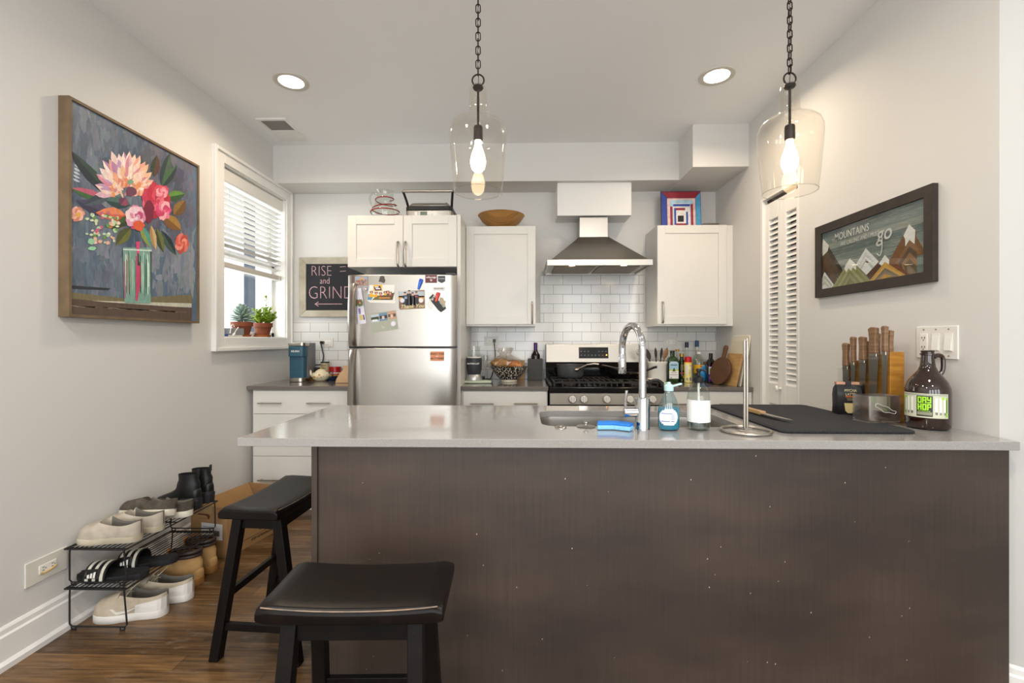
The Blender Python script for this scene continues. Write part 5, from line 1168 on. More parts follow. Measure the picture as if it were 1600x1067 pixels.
m_bread = mat('bread_crust', 'A87A45', .75, c2='C79C62', vscale=14, bump=.4, bscale=60)
bp_ = (bw.location.x, bw.location.y, z)
o = lump(MB(), (-.055, -.01, 0), .075, .06, .04, 1).build('bread_loaf', m_bread, smooth=True); o.location = (bp_[0]-.01, bp_[1], z+.14); tag(o, 'golden bread loaf at the left of the patterned bowl', 'bread')
o = lump(MB(), (.04, 0, 0), .06, .05, .034, 4).build('bread_roll', mat('bread_orange', 'B5693A', .7, c2='C98A50', vscale=14), smooth=True); o.location = (bp_[0]+.0, bp_[1]-.01, z+.128); tag(o, 'reddish bread roll at the right of the patterned bowl', 'bread')
pb = MB(); rs = []
rnd = random.Random(8)
for zz, rx_ in ((.1, .1), (.125, .125), (.155, .12), (.18, .085), (.2, .05), (.215, .04), (.235, .055), (.262, .06)):
    rs.append([(math.cos(2*PI*j/26)*rx_*(1+rnd.uniform(-.22, .22))-.03, math.sin(2*PI*j/26)*rx_*.7*(1+rnd.uniform(-.22, .22)), zz+rnd.uniform(-.006, .006)) for j in range(26)])
pb.rings(rs, False, False)
o = pb.build('plastic_bag', glass('plastic_film', 'F8F4F0', .12, .8, .17)); o.location = bp_; tag(o, 'clear plastic bag twisted around the bread in the bowl', 'plastic bag')
tag(MB().box(at0(787, 3.74), at0(820, 3.74), 3.735, 3.765, z, z+.155).build('wooden_board', wood('kraft_board', 'A9804C', 'BD9560'), bevel=.002), 'tan wooden board leaning on the tiles behind the patterned bowl', 'board')
q = at(836, 593, Z=ZT)
wx = thing('wine_box', 'black wood grain wine bottle box beside the stove', 'wine box', (q.x, 3.71, z))
MB().box(-.06, .06, -.05, -.042, 0, .17).box(-.06, .06, .042, .05, 0, .17).box(-.06, -.052, -.042, .042, 0, .17).box(.052, .06, -.042, .042, 0, .17).box(-.052, .052, -.042, .042, 0, .006).build('box_body', wood('black_grain', '2C2B2B', '3E3C3B', .55, (1, 1, 20), 8), wx, bevel=.002)
o = thing('wine_bottle', 'dark wine bottle with a purple foil neck standing in the black box', 'bottle', (q.x+.004, 3.71, z+.0065))
MB().lathe([(.03, 0), (.037, .004), (.037, .18), (.034, .198), (.022, .215), (.0145, .235), (.0145, .24)], n=28).build('bottle_body', mat('dark_bottle_glass', '1A0F12', .06), o, smooth=True)
MB().lathe([(.015, .238), (.015, .292), (.013, .295)], n=20).build('foil_neck', mat('purple_foil', '46205E', .3, .4), o, smooth=True)
q = at(772, 532, Y=ty)
cc = MB().box(q.x-.008, q.x+.014, ty-.035, ty-.0095, q.z-.014, q.z+.012).tube([(q.x+.003, ty-.03, q.z-.01), (q.x+.006, ty-.03, q.z-.06), (q.x+.01, ty-.03, q.z-.14), (q.x-.02, ty-.03, z+.02), (q.x-.06, ty-.06, z+.006), (q.x-.09, ty-.12, z+.006), (q.x-.07, ty-.17, z+.006), (q.x-.13, ty-.16, z+.03)], .0035, n=8, smooth=5)
cc.build('power_cord', M_black, bl_, smooth=True, world=True)
tag(MB().rbox(q.x-.085, 3.56, .05, .05, z, z+.04, .01).build('power_adapter', M_black, smooth=True, bevel=.004), 'black power adapter standing right of the blender', 'adapter')

# ------------------------------------------------------------------ right counter things
M_ceram = mat('white_ceramic', 'E3E1DA', .25)
q = at(1026.5, 597, Z=ZT)
cr = thing('utensil_crock', 'white ceramic crock full of cooking utensils beside the stove', 'utensil crock', (q.x, 3.52, z))
MB().lathe([(.06, 0), (.066, .004), (.068, .02), (.068, .135), (.074, .145), (.074, .156), (.066, .158), (.063, .15), (.062, .02)], n=40).build('crock_body', M_ceram, cr, smooth=True)
M_ud = mat('dark_utensil', '241D1A', .5); M_uw = wood('utensil_wood', '6A4A2E', '8A6540')
uts = ((-.048, 0, -.11, 'whisk', M_steel2, 'metal whisk in the white crock, leftmost'), (-.03, .01, -.05, 'spoon', M_ud, 'dark ladle in the white crock, left of centre'), (.004, .02, -.005, 'spoon', M_ud, 'slim black spoon in the middle of the white crock'), (.02, 0, .02, 'spoon', M_ud, 'slim black spoon right of centre in the white crock'), (.035, .01, .05, 'spoon', M_uw, 'wooden spoon at the right of the white crock'))
for i, (x, y, lx, kind, m_, lbl) in enumerate(uts):
    t = thing('whisk' if kind == 'whisk' else 'cooking_spoon', lbl, kind, (q.x+x*.6, 3.52+y*.6, z+.03), group='utensils in the crock')
    top = Vector((lx, y, .2 if i != 1 else .19)); MB().tube([(0, 0, 0), top*.75], .0045, n=8).build('utensil_handle', m_, t)
    if kind == 'whisk':
        wk = MB()
        for k in range(6): 
            a = PI*k/6; e = Vector((math.cos(a), math.sin(a), 0)); c = top*.75; u_ = top.normalized()
            wk.tube([c, c+e*.02+u_*.03, c+e*.026+u_*.055, c+u_*.085, c-e*.026+u_*.055, c-e*.02+u_*.03, c], .0016, n=5, smooth=3)
        wk.build('wires', M_steel2, t)
    else:
        sp__ = MB(); c = top*.75; u_ = top.normalized(); wd = .02 if i in (1, 4) else .011
        rs = []
        for k in range(9):
            v = k/8; wv = wd*math.sin(PI*(.08+.9*v))**.7; cc_ = c+u_*(.085*v)
            rs.append([cc_+Vector((-wv, 0, 0)), cc_+Vector((0, -.004, 0)), cc_+Vector((wv, 0, 0)), cc_+Vector((0, .005, 0))])
        sp__.rings(rs).build('utensil_head', m_, t, smooth=True)
q = at(1016, 600, Z=ZT)
simple('small_bowl', 'small pale bowl lying in front of the white crock', 'bowl', q.x+.0, 3.42, MB().lathe([(.03, 0), (.05, .02), (.058, .034), (.054, .034), (.03, .01)], n=28, sy=.8), mat('blush_ceramic', 'DED2C6', .3), smooth=True)
simple('green_lid', 'pale green plastic lid on the counter beside the stove', 'lid', at(1034, 600, Z=ZT).x, 3.34, MB().lathe([(.04, 0), (.044, .006), (.04, .014), (.02, .016)], n=24, sx=1.1, sy=.8), mat('mint_plastic', 'B5D3B8', .4), smooth=True)
simple('oven_mitt', 'dark grey curved spoon rest at the edge of the stove', 'spoon rest', at(1003, 603, Z=ZT).x+.10, 3.25, MB().tube([(-.05, 0, .012), (-.02, 0, .035), (.02, -.005, .035), (.05, -.01, .01)], [.01, .014, .014, .008], n=10, smooth=3), M_black, smooth=True)
bpy.data.objects['oven_mitt'].name = 'spoon_rest'
def bottle(name, label, px, Y, prof, m, cap=None, capm=None, n=28, square=False, lab=None, group='bottles on the right counter'):
    x = at(px, 590, Y=Y).x; t = thing(name, label, 'bottle', (x, Y, z), group=group)
    if square:
        b = MB(); o4 = lambda r_, zz: [(math.cos(a+PI/4)*r_*1.3, math.sin(a+PI/4)*r_*1.3, zz) for a in (0, PI/2, PI, 3*PI/2)]
        r0 = [rr(-r_, r_, -r_, r_, min(r_*.45, .008), zz, 4) for r_, zz in prof]; b.rings(r0); b.build('bottle_body', m, t, smooth=True)
    else: MB().lathe(prof, n=n).build('bottle_body', m, t, smooth=True)
    if cap: MB().lathe(cap, n=20).build('cap', capm, t, smooth=True)
    if lab:
        l_ = MB(); lab(l_); l_.build('label', M_print, t)
    return t
def flab(c, x0, x1, z0, z1, y):
    def f(m): rect(m, c, x0, x1, z0, z1, y)
    return f
M_grn = mat('green_bottle_glass', '1E3A12', .06, coat=.3); M_dgrn = mat('dark_green_glass', '15240F', .06)
def oo(m):
    y = -.0362; rect(m, 'E9EAE6', -.035, .035, .03, .148, y); rect(m, '9EC4D8', -.035, .035, .1, .148, y-.0004); m.cur = 'B8CFE0'; m.poly([(-.035, y-.0002, .148), (.035, y-.0002, .148), (.02, y-.0002, .16), (-.02, y-.0002, .16)])
    rect(m, 'C9CF2E', -.035, .035, .09, .1, y-.0006); m.cur = '22442A'; m.poly([(-.012, y-.001, .085), (.012, y-.001, .085), (.008, y-.001, .1), (.002, y-.001, .115), (-.006, y-.001, .1)])
    rect(m, 'C98A3A', -.018, .018, .074, .078, y-.0006); rect(m, '8A8A86', -.026, .026, .058, .062, y-.0006); rect(m, '3A4A8A', -.026, -.016, .034, .04, y-.0006); rect(m, '5E7A8A', -.024, .024, .128, .138, y-.0008)
bottle('olive_oil_bottle', 'square green olive oil bottle with blue and white label', 1050.5, 3.52, [(.03, 0), (.036, .003), (.036, .17), (.03, .185), (.015, .2), (.015, .222)], M_grn, [(.0165, .215), (.0165, .24), (.014, .242)], mat('dark_green_cap', '1C241A', .4), square=True, lab=oo)
bottle('hot_sauce_bottle', 'thin clear bottle with a gold cap behind the olive oil', 1058.5, 3.70, [(.02, 0), (.024, .003), (.024, .13), (.012, .17), (.01, .2), (.01, .235)], M_glg, [(.015, .232), (.015, .248)], mat('gold_cap', 'B08C3A', .35, .8))
def gl(m):
    m.cur = '7A7048'; curved(m, -.6, .6, .09, .135, .0285, n=8); m.cur = 'B8452E'; curved(m, -.7, .3, .062, .074, .0285, n=8); m.cur = 'D9B040'; curved(m, 0, .8, .03, .055, .0285, n=6)
bottle('vinegar_bottle', 'dark green bottle with gold cap between olive oil and spray can', 1065, 3.56, [(.025, 0), (.028, .003), (.028, .13), (.024, .155), (.014, .175), (.013, .2)], M_dgrn, [(.0165, .195), (.0165, .218)], mat('gold_cap', 'B08C3A', .35, .8), lab=gl)
t = bottle('spray_can', 'yellow cooking spray can with a red cap', 1075, 3.5, [(.026, 0), (.028, .002), (.028, .15), (.026, .155)], mat('spray_yellow', 'E3D88A', .35), [(.0265, .153), (.026, .19), (.02, .196), (.004, .197)], mat('red_plastic', 'B8141C', .35))
m = MB()
for c, u0, u1, z0, z1 in (('EFC21E', -1.4, 1.4, .145, .153), ('DCD9D8', -.95, -.35, .06, .135), ('D8CFA8', -.2, .9, .08, .095), ('C96A6A', .1, .7, .128, .133), ('F2EAC8', -.2, .3, .1, .12), ('6A6A9A', .1, .5, .016, .04), ('8A8AAA', -.8, -.3, .02, .035), ('5A6A9A', .0, .15, .07, .076)): m.cur = c; curved(m, u0, u1, z0, z1, .028, n=6)
m.build('label', M_print, t)
bottle('liquor_bottle', 'tall clear bottle with navy cap standing behind the spray can', 1073, 3.68, [(.034, 0), (.036, .004), (.036, .15), (.03, .175), (.015, .2), (.012, .25), (.012, .27)], M_glg, [(.0145, .262), (.0145, .305), (.012, .307)], mat('navy_cap', '1B2440', .35))
bottle('liquor_bottle', 'tall clear bottle with bright blue cap at the back', 1089, 3.70, [(.034, 0), (.036, .004), (.036, .16), (.03, .185), (.015, .21), (.012, .25), (.012, .28)], M_glg, [(.0145, .268), (.0145, .318), (.012, .32)], mat('blue_cap', '1E4470', .35))
def yl(m):
    m.cur = 'E0AC14'; curved(m, -1.5, 1.5, .068, .132, .0415, n=16); m.cur = '7A3A20'; curved(m, -.4, .6, .1, .104, .0415, n=8, off=.001); curved(m, -.5, .3, .09, .094, .0415, n=8, off=.001); m.cur = 'C03A30'; curved(m, -.15, .15, .115, .124, .0415, n=4, off=.001)
bottle('soda_bottle', 'clear plastic bottle with white cap and yellow label', 1092, 3.58, [(.03, 0), (.04, .006), (.041, .05), (.0415, .06), (.0415, .14), (.038, .17), (.022, .2), (.012, .212), (.012, .222)], M_glg, [(.016, .216), (.016, .23), (.012, .232)], M_white, lab=yl)
x = at(1100, 590, Y=3.5).x; t = thing('blue_bag', 'crumpled bright blue plastic packet among the oil bottles', 'packet', (x+.012, 3.54, z)); lump(MB(), (0, 0, .066), .034, .016, .062, 3, .3).build('packet_body', mat('cyan_plastic', '1C7FB8', .3), t, smooth=True)
x = at(1103, 590, Y=3.6).x; bottle('spice_jar', 'small brown jar with cork lid behind the blue packet', 1103, 3.66, [(.022, 0), (.024, .003), (.024, .12), (.02, .13)], mat('brown_jar', '6A5038', .2), [(.02, .13), (.02, .152)], mat('cork', '9A7A50', .8))
def pl(m): rect(m, '5A2A9A', -.028, -.004, .012, .125, -.0284); rect(m, 'D8D4E0', -.026, -.006, .066, .122, -.0288); rect(m, '6AA83A', -.022, -.01, .078, .112, -.0292); rect(m, 'C9A030', -.02, -.012, .03, .05, -.0292)
bottle('vinegar_bottle', 'tall dark square bottle with a purple label', 1110.5, 3.48, [(.025, 0), (.028, .003), (.028, .15), (.024, .165), (.0125, .18), (.0125, .2)], mat('black_bottle', '120B0A', .06), [(.0145, .2), (.0145, .222), (.013, .223)], M_black, square=True, lab=pl)
t = bottle('salt_grinder', 'clear salt grinder with a steel top beside the cutting boards', 1120.5, 3.56, [(.024, 0), (.026, .003), (.026, .11), (.024, .114)], M_gl, [(.025, .135), (.025, .157), (.02, .16)], M_steel2)
MB().lathe([(.022, .004), (.023, .01), (.023, .1), (.01, .102)]).build('salt', mat('salt_white', 'D8D4CE', .8), t, smooth=True); MB().lathe([(.0262, .112), (.0262, .135)]).build('collar', M_black, t)
# boards leaning against the right wall
def leanboard(name, label, cat, outline, y, zoff, xb, xt, th, m, h=None, rzy=0):
    """outline in (along-wall, up) coordinates; leans towards the right wall"""
    H_ = max(v for _, v in outline); t = thing(name, label, cat, (xb, y, z))
    sl = (xt-xb)/H_
    P = [Vector((v*sl, u, v+.0)) for u, v in outline]
    return t, P
def disc(r, n=40, c=(0, 0)): return [(c[0]+math.cos(2*PI*i/n)*r, c[1]+math.sin(2*PI*i/n)*r) for i in range(n)]
def lean(name, label, cat, x, y, rz, tilt, thick, outline, m, extra=None, group=None):
    t = thing(name, label, cat, (x, y, z), rz, group); t.rotation_euler = (tilt, 0, rz)
    o = MB().prism([(u, 0, v) for u, v in outline], (0, thick, 0)).build('board', m, t, bevel=.003, smooth=True, ang=50)
    if extra: extra(t)
    return t
RZ_ = math.radians(-62)
lean('cutting_board', 'tall white plastic cutting board leaning farthest back against the right wall', 'cutting board', 1.535, 3.325, math.radians(-88), math.radians(-7), .008, [(-.13, 0), (.13, 0), (.13, .34), (.115, .36), (-.115, .36), (-.13, .34)], mat('cream_plastic', 'DAD5C4', .5), group='cutting boards beside the louvred door')
lean('cutting_board', 'second white cutting board with a hanging hole in front of the tall one', 'cutting board', 1.505, 3.30, math.radians(-87), math.radians(-9), .008, [(-.11, 0), (.11, 0), (.11, .30), (.1, .325), (-.1, .325), (-.11, .30)], mat('cream_plastic2', 'CFC8B4', .5), group='cutting boards beside the louvred door')
lean('cutting_board', 'light wood rectangular cutting board behind the round one', 'cutting board', 1.462, 3.28, math.radians(-84), math.radians(-14), .018, [(-.09, 0), (.09, 0), (.09, .235), (-.09, .235)], wood('pale_board', 'A07C4C', 'B99562', .5, (1, 1, 8)), group='cutting boards beside the louvred door')
def hnd(t): MB().prism([(-.016, 0, .20), (.016, 0, .20), (.017, 0, .245), (.02, 0, .28), (.01, 0, .297), (-.01, 0, .297), (-.02, 0, .28), (-.017, 0, .245)], (0, .018, 0)).build('handle', wood('walnut_handle2', '523620', '6A482E'), t, bevel=.004)
lean('cutting_board', 'round dark walnut cutting board with a handle', 'cutting board', 1.405, 3.33, math.radians(-76), math.radians(-15), .02, disc(.103, 44, (0, .104)), wood('walnut_board', '4A3020', '5E402A', .5, (1, 1, 8)), hnd, group='cutting boards beside the louvred door')

# ------------------------------------------------------------------ big flower painting on the left wall
PX = XL+.047
PO = lambda zx, zy, X=PX, l=0: at(zx/2.54, 100+zy/2.54, X=X+.0004*l)
py0, py1 = 1.864, 2.635; pz0, pz1 = 1.325, 2.253
pt_ = thing('painting', 'large painting of pink flowers in a glass vase with a blue background', 'painting', (XL, (py0+py1)/2, pz0))
f = MB(); fw = .012
f.box(XL, PX, py0, py0+fw, pz0, pz1).box(XL, PX, py1-fw, py1, pz0, pz1).box(XL, PX, py0+fw, py1-fw, pz0, pz0+fw).box(XL, PX, py0+fw, py1-fw, pz1-fw, pz1)
f.build('frame', wood('oak_frame', '6A5842', '7E6A50', .6, (1, 1, 1), 14), pt_, world=True)
cv = MB(); PC = PX-.008; ya_, yb2, za_, zb2 = py0+fw, py1-fw, pz0+fw, pz1-fw
cv.cur = '5B6E82'; cv.box(XL+.004, PC, ya_, yb2, za_, zb2)
rnd = random.Random(11)
def V(zx, zy, l): p = PO(zx, zy, PC, l); p.y = min(max(p.y, ya_+.001), yb2-.001); p.z = min(max(p.z, za_+.001), zb2-.001); return p
def blob(c, cx, cy, rx, ry, l, rot=0, n=14, j=.18):
    cv.cur = c; pts = []
    for i in range(n):
        a = 2*PI*i/n; k = 1+rnd.uniform(-j, j); x, y = math.cos(a)*rx*k, math.sin(a)*ry*k; pts.append(V(cx+x*math.cos(rot)-y*math.sin(rot), cy+x*math.sin(rot)+y*math.cos(rot), l))
    cv.poly(pts)
def shape(c, pts, l): cv.cur = c; cv.poly([V(x, y, l) for x, y in pts])
def leaf_(c, a, b, w, l, c2=None):
    (x0, y0), (x1, y1) = a, b; dx, dy = x1-x0, y1-y0; L = math.hypot(dx, dy); nx, ny = -dy/L, dx/L
    o = [(x0+dx*u+nx*w*k, y0+dy*u+ny*w*k) for u, k in ((0, 0), (.2, .7), (.45, 1), (.75, .65), (1, 0), (.75, -.6), (.45, -.9), (.2, -.6))]
    shape(c, o, l)
    if c2: shape(c2, [o[0], o[1], o[2], o[3], o[4]], l+.01)
# washes of the background
for i in range(900):
    x, y = rnd.uniform(230, 765), rnd.uniform(120, 910); w_ = rnd.uniform(3, 17); h_ = rnd.uniform(8, 62)
    nz_ = .5+.75*noise.noise(Vector((x/150, y/240, 3)))+.35*noise.noise(Vector((x/45, y/110, 9)))+rnd.uniform(-.09, .09)
    if y > 690: nz_ += .18
    A_, B_ = ((58, 76, 98), (142, 150, 160)) if x < 560 or y > 700 else ((62, 66, 84), (128, 130, 144))
    c = '%02X%02X%02X' % tuple(int(max(0, min(255, p_+(q_-p_)*max(-.1, min(1.15, nz_))+rnd.uniform(-4, 4)))) for p_, q_ in zip(A_, B_))
    blob(c, x, y, w_, h_, .3+.0017*i, rnd.uniform(-.25, .25), 10, .35)
shape('7A7255', [(228, 900), (500, 930), (762, 915), (762, 960), (228, 945)], 2); shape('C9C9B8', [(228, 932), (760, 950), (760, 966), (228, 944)], 2.3); shape('5C4C42', [(226, 925), (420, 945), (762, 968), (760, 1020), (225, 987)], 2.6)
shape('33383E', [(230, 872), (440, 890), (430, 898), (230, 886)], 2.5)
for i in range(26): x = rnd.uniform(235, 740); shape(rnd.choice(['6E5B4C', '4A3D36', '7F7466', '9A9A8C']), [(x, 955+(x-228)*.055), (x+50, 958+(x-228)*.055), (x+46, 963+(x-228)*.055)], 2.8)
LV = 3.2
for a, b, w, c, c2 in (((440, 530), (265, 335), 26, '24303A', '2F4A44'), ((430, 545), (275, 490), 22, '3E6A3A', 'C0607A'), ((520, 560), (415, 540), 26, '2C4444', '4C7068'), ((640, 480), (675, 345), 20, '2C3C3E', '45604C'), ((640, 490), (705, 400), 18, '3E6440', '28383A'), ((660, 530), (735, 515), 24, '5C8A3A', '33502C'), ((610, 450), (622, 360), 20, '2E3E2C', '5A3A30'), ((640, 660), (700, 760), 18, '1E2E34', '3A544A'), ((620, 650), (650, 750), 18, '6A6E3A', '3C4A2A'), ((520, 650), (460, 720), 26, '6E7038', '4C5230'), ((690, 600), (735, 540), 26, '8C6A34', '6E4E26'), ((650, 600), (720, 660), 28, 'A07838', '7A5428'), ((440, 600), (300, 540), 30, '3A3850', '4E4A66'), ((500, 600), (380, 590), 28, 'D8694A', 'E88A60'), ((520, 610), (430, 650), 24, 'E07A40', 'C45A34'), ((540, 600), (440, 655), 20, '33452E', '4A6038'), ((440, 520), (330, 560), 22, '4C5A66', '3A4452'), ((600, 640), (618, 740), 14, 'D0B080', 'B08A58'), ((560, 640), (600, 730), 18, '4C9A90', '8A9A50'), ((480, 560), (500, 530), 24, '6E3A5A', '8E4A60')): LV += .02; leaf_(c, a, b, w, LV, c2)
# protea
PL = 4.2
for row, (R1, n_, wd_) in enumerate(((1.0, 17, 25), (.82, 15, 24), (.62, 12, 22), (.42, 9, 20))):
    for i in range(n_):
        f_ = (i+.5*(row % 2))/(n_-1); a = math.radians(-178+168*f_)+rnd.uniform(-.05, .05); cx, cy = 505, 515
        rl = R1*(130 if f_ < .6 else 118)*rnd.uniform(.9, 1.06); x1, y1 = cx+math.cos(a)*rl, cy+math.sin(a)*rl*1.42
        pal = ['C79CC0', 'B884AE', 'E4B9C8', 'F0D2D2', 'DDA6B8'] if f_ < .55 and row < 2 else ['F3CDB4', 'EFBE9C', 'F7DFD0', 'EAA986', 'F5D6C4']
        m0 = (cx+math.cos(a)*rl*.35, cy+math.sin(a)*rl*.5); PL += .015
        leaf_(rnd.choice(pal), (x1, y1), m0, wd_*.62, PL, rnd.choice(['F8E9E0', 'F3D8CC', 'E8A890', None, 'D88C9C']))
for i in range(26): PL += .01; blob(rnd.choice(['E8955E', 'EDB48A', 'F3CFB4', 'E08A6A', 'C98A90']), 480+rnd.uniform(-45, 70), 490+rnd.uniform(-30, 30), rnd.uniform(4, 9), rnd.uniform(10, 20), PL, rnd.uniform(-.5, .5))
blob('7FAE8C', 518, 468, 12, 10, 5.7); blob('6E4058', 520, 505, 20, 22, 5.7)
def rose(cx, cy, r, cols, l, ry=None):
    ry = ry or r
    for k in range(4):
        for i in range(7):
            a = i*.9+k*.5; rr_ = r*(1-.24*k); blob(cols[(i+k) % len(cols)], cx+math.cos(a)*rr_*.5, cy+math.sin(a)*rr_*.5*ry/r, rr_*.42, rr_*.42*ry/r, l+.1*k+.01*i)
rose(620, 540, 66, ['C42E48', 'D84A5E', 'B02440', 'E0687A', 'C93C58'], 6, 78); rose(642, 510, 26, ['E890A0', 'F0A8B0', 'D85A70'], 6.6); rose(648, 580, 34, ['D84A78', 'E87A9A', 'F0B0B8', 'C93C68'], 6.6, 44); blob('7A1E3C', 592, 590, 22, 46, 6.55)
rose(537, 608, 44, ['E090B0', 'F0C0D0', 'C04A78', 'DDA0C0', 'F6DCE0'], 7.2, 56); blob('E0603A', 550, 640, 24, 20, 7.8); blob('F2D0DC', 530, 580, 20, 16, 7.9)
rose(305, 595, 34, ['E8A090', 'F0B8A8', 'D88878', 'EEC0A0'], 6); blob('E8B050', 312, 598, 10, 9, 6.7)
rose(722, 712, 30, ['D05A4A', 'E0786A', 'C0483C', 'E89480'], 6, 44)
for i in range(60):
    x, y = rnd.uniform(345, 470), rnd.uniform(590, 710); blob(rnd.choice(['D8E0B8', 'E8B8A0', 'F0D0C0', '6A9A50', 'B8D8B0', 'E8E8D0', 'C46A8A']), x, y, rnd.uniform(4, 9), rnd.uniform(4, 8), 5.8+.01*i)
blob('9AD0A8', 362, 705, 14, 12, 6.6); blob('9AD8B0', 366, 732, 15, 8, 6.6)
for i in range(7): leaf_('C8D4E0', (300-i*2, 370+i*14), (318, 385+i*14), 5, 3)
# vase
shape('7FA89C', [(488, 728), (602, 730), (598, 950), (494, 946)], 7.95)
for i in range(26):
    x = 493+i*4.1; c = rnd.choice(['A8D0C0', '2A3A38', '5A8A78', 'D0E8DC', '4A4A48', 'B05A78', '8AC0AC', '35504A', 'C8B8A0', '6FA090']); y0 = rnd.uniform(735, 790); y1 = rnd.uniform(880, 942)
    shape(c, [(x, y0), (x+rnd.uniform(3, 8), y0+10), (x+rnd.uniform(2, 7)+(600-x)*.0, y1), (x+1, y1-12)], 8.2+.02*i)
shape('E04A80', [(540, 705), (556, 705), (552, 750), (543, 752)], 8.9); shape('C84A70', [(542, 800), (556, 800), (556, 880), (546, 940), (538, 940)], 8.9); shape('D8E8E0', [(488, 733), (602, 738), (602, 743), (488, 738)], 9)
cv.build('canvas', printed('oil_pigment', .55, .13, (1, 3, 1.2), 22), pt_, world=True)

# ------------------------------------------------------------------ mountain picture on the right wall
MX = XR-.02
MO = lambda zx, zy, l=0: at(1250+zx/5.336, 280+zy/5.336, X=MX+.008-.0004*l)
my0, my1 = 1.775, 2.475; mz0, mz1 = 1.452, 1.828
mp_ = thing('mountain_picture', 'dark framed wooden style picture of mountains with white lettering', 'picture', (XR, (my0+my1)/2, mz0))
f = MB(); w = .042; F0, F1 = XR-.022, XR-.0005
ring = lambda x, k: [(x, my0+k, mz0+k), (x, my1-k, mz0+k), (x, my1-k, mz1-k), (x, my0+k, mz1-k)]
f.rings([ring(F1, 0), ring(F0, 0), ring(F0+.002, w), ring(F0+.012, w)], False, False)
f.build('frame', wood('dark_frame', '2C2622', '3A322C', .6, (1, 1, 1), 20), mp_, world=True)
mv = MB(); MC = XR-.009
iy0_, iy1_, iz0_, iz1_ = my0+w-.002, my1-w+.002, mz0+w-.002, mz1-w+.002
mv.cur = '5E6C6C'; mv.box(MC, XR-.001, iy0_, iy1_, iz0_, iz1_)
def VM(zx, zy, l):
    p = at(1250+zx/5.336, 280+zy/5.336, X=MC-.00025*l); p.y = min(max(p.y, iy0_+.001), iy1_-.001); p.z = min(max(p.z, iz0_+.001), iz1_-.001); return p
def ms(c, pts, l): mv.cur = c; mv.poly([VM(x, y, l) for x, y in pts])
rnd = random.Random(4)
for i in range(9):
    z0 = iz0_+.002+(iz1_-iz0_)*i/9; c = ['6E7C7C', '808C8A', '6A7676', '8A938F', '76837F', '627070', '929892', '7A8686', '6E7A7C'][i]
    mv.cur = c; X_ = MC-.0003; mv.poly([(X_, iy0_, z0), (X_, iy1_, z0), (X_, iy1_, z0+.031), (X_, iy0_, z0+.031)])
    for k in range(26):
        y = rnd.uniform(iy0_, iy1_-.12); zz = z0+rnd.uniform(.002, .028); L_ = rnd.uniform(.03, .11); mv.cur = rnd.choice(['98A29E', '56625F', 'A8ACA6', '4C585A', '86928F', 'B5ADA0'])
        mv.poly([(X_-.0002, y, zz), (X_-.0002, y+L_, zz+.0006), (X_-.0002, y+L_*.6, zz+.0022)])
def mount(apex, lb, rb, cols, l, snow=None):
    """chevron banded peak: nested bands parallel to its two slopes"""
    n = len(cols)
    for i, c in enumerate(cols):
        k = i/n; a = (apex[0], apex[1]+(max(lb[1], rb[1])-apex[1])*k*.95); base = ((lb[0]+(apex[0]-lb[0])*k), lb[1]); base2 = (rb[0]+(apex[0]-rb[0])*k, rb[1])
        ms(c, [a, base2, base], l+i*.1)
    if snow: ms(snow[0], snow[1], l+1.2)
B = 930
mount((200, 500), (60, 720), (420, 860), ['3A2C20', '54402A', '4A3524', '6A4C2C', '3E3430', '2E2A2A'], 2, ('E8E8E4', [(192, 498), (242, 552), (230, 600), (190, 640), (164, 610), (172, 590), (152, 565)]))
ms('5E3E22', [(205, 620), (330, 880), (160, 880), (160, 690)], 3.4); ms('3C3836', [(205, 740), (290, 870), (160, 900), (160, 800)], 3.6)
mount((910, 375), (740, 690), (1060, 620), ['7A5228', '8C6030', '6A4626'], 2, None); ms('7A5028', [(910, 375), (970, 430), (970, 790), (880, 790), (740, 690)], 2.5)
for i, c in enumerate(('86603A', '5A4838', '94704A', '665440', '8A7A66')): ms(c, [(915, 500+i*55), (975, 560+i*55), (975, 800), (850-i*-12, 800), (800+i*22, 690+i*10)], 2.7+.15*i)
ms('ECECEA', [(910, 375), (962, 425), (955, 540), (912, 505), (878, 560), (876, 500), (862, 470)], 3.8)
mount((548, 575), (465, 720), (650, 690), ['E8EAEA', 'D2D5D6', 'EEF0F0', 'C8CCCE'], 4); ms('E4E6E6', [(548, 575), (656, 686), (556, 800), (466, 712)], 4.05); ms('C9CCCE', [(548, 660), (620, 735), (556, 800), (500, 745)], 4.3); ms('ECEEEE', [(548, 685), (600, 745), (556, 796), (512, 755)], 4.5)
ms('5A3626', [(650, 695), (720, 760), (600, 850), (552, 800)], 5)
ms('7A4428', [(745, 660), (910, 790), (880, 800), (740, 730)], 5.0)
mount((708, 630), (620, 760), (800, 740), ['E6E8E8', 'D8DADA'], 4.8)
for i, c in enumerate(('C89A48', 'D8AC58', '7A6E5E', '8E8272', 'C8963E', 'E0A848')): 
    k = i/6; ms(c, [(708, 688+k*150), (885-k*170, 800-k*-10), (575+k*110, 850)], 5.5+.15*i)
for i, c in enumerate(('9A9A68', '8A8A58', 'A8A676', '86865A', '9C9A6C', '7E7E52')):
    k = i/6; ms(c, [(415, 662+k*190), (590-k*160, 850+k*25), (268+k*130, 910-k*10)], 6.5+.15*i)
ms('F0F0EC', [(415, 660), (468, 710), (466, 758), (440, 735), (425, 765), (405, 740), (385, 778), (370, 745), (380, 715)], 7.6)
for i, c in enumerate(('E8E8E4', 'B8B8AE', 'DEDED8', 'C2C2B8', 'E6E6E2')):
    k = i/5; ms(c, [(204, 772+k*130), (282-k*60, 880+k*20), (262-k*50, 905), (162, 922), (162, 840+k*70)], 8+.15*i)
mv.build('print', printed('picture_pigment', .5, .12, (1, 2, 12), 18), mp_, world=True)
WF = (PI/2, 0, -PI/2)
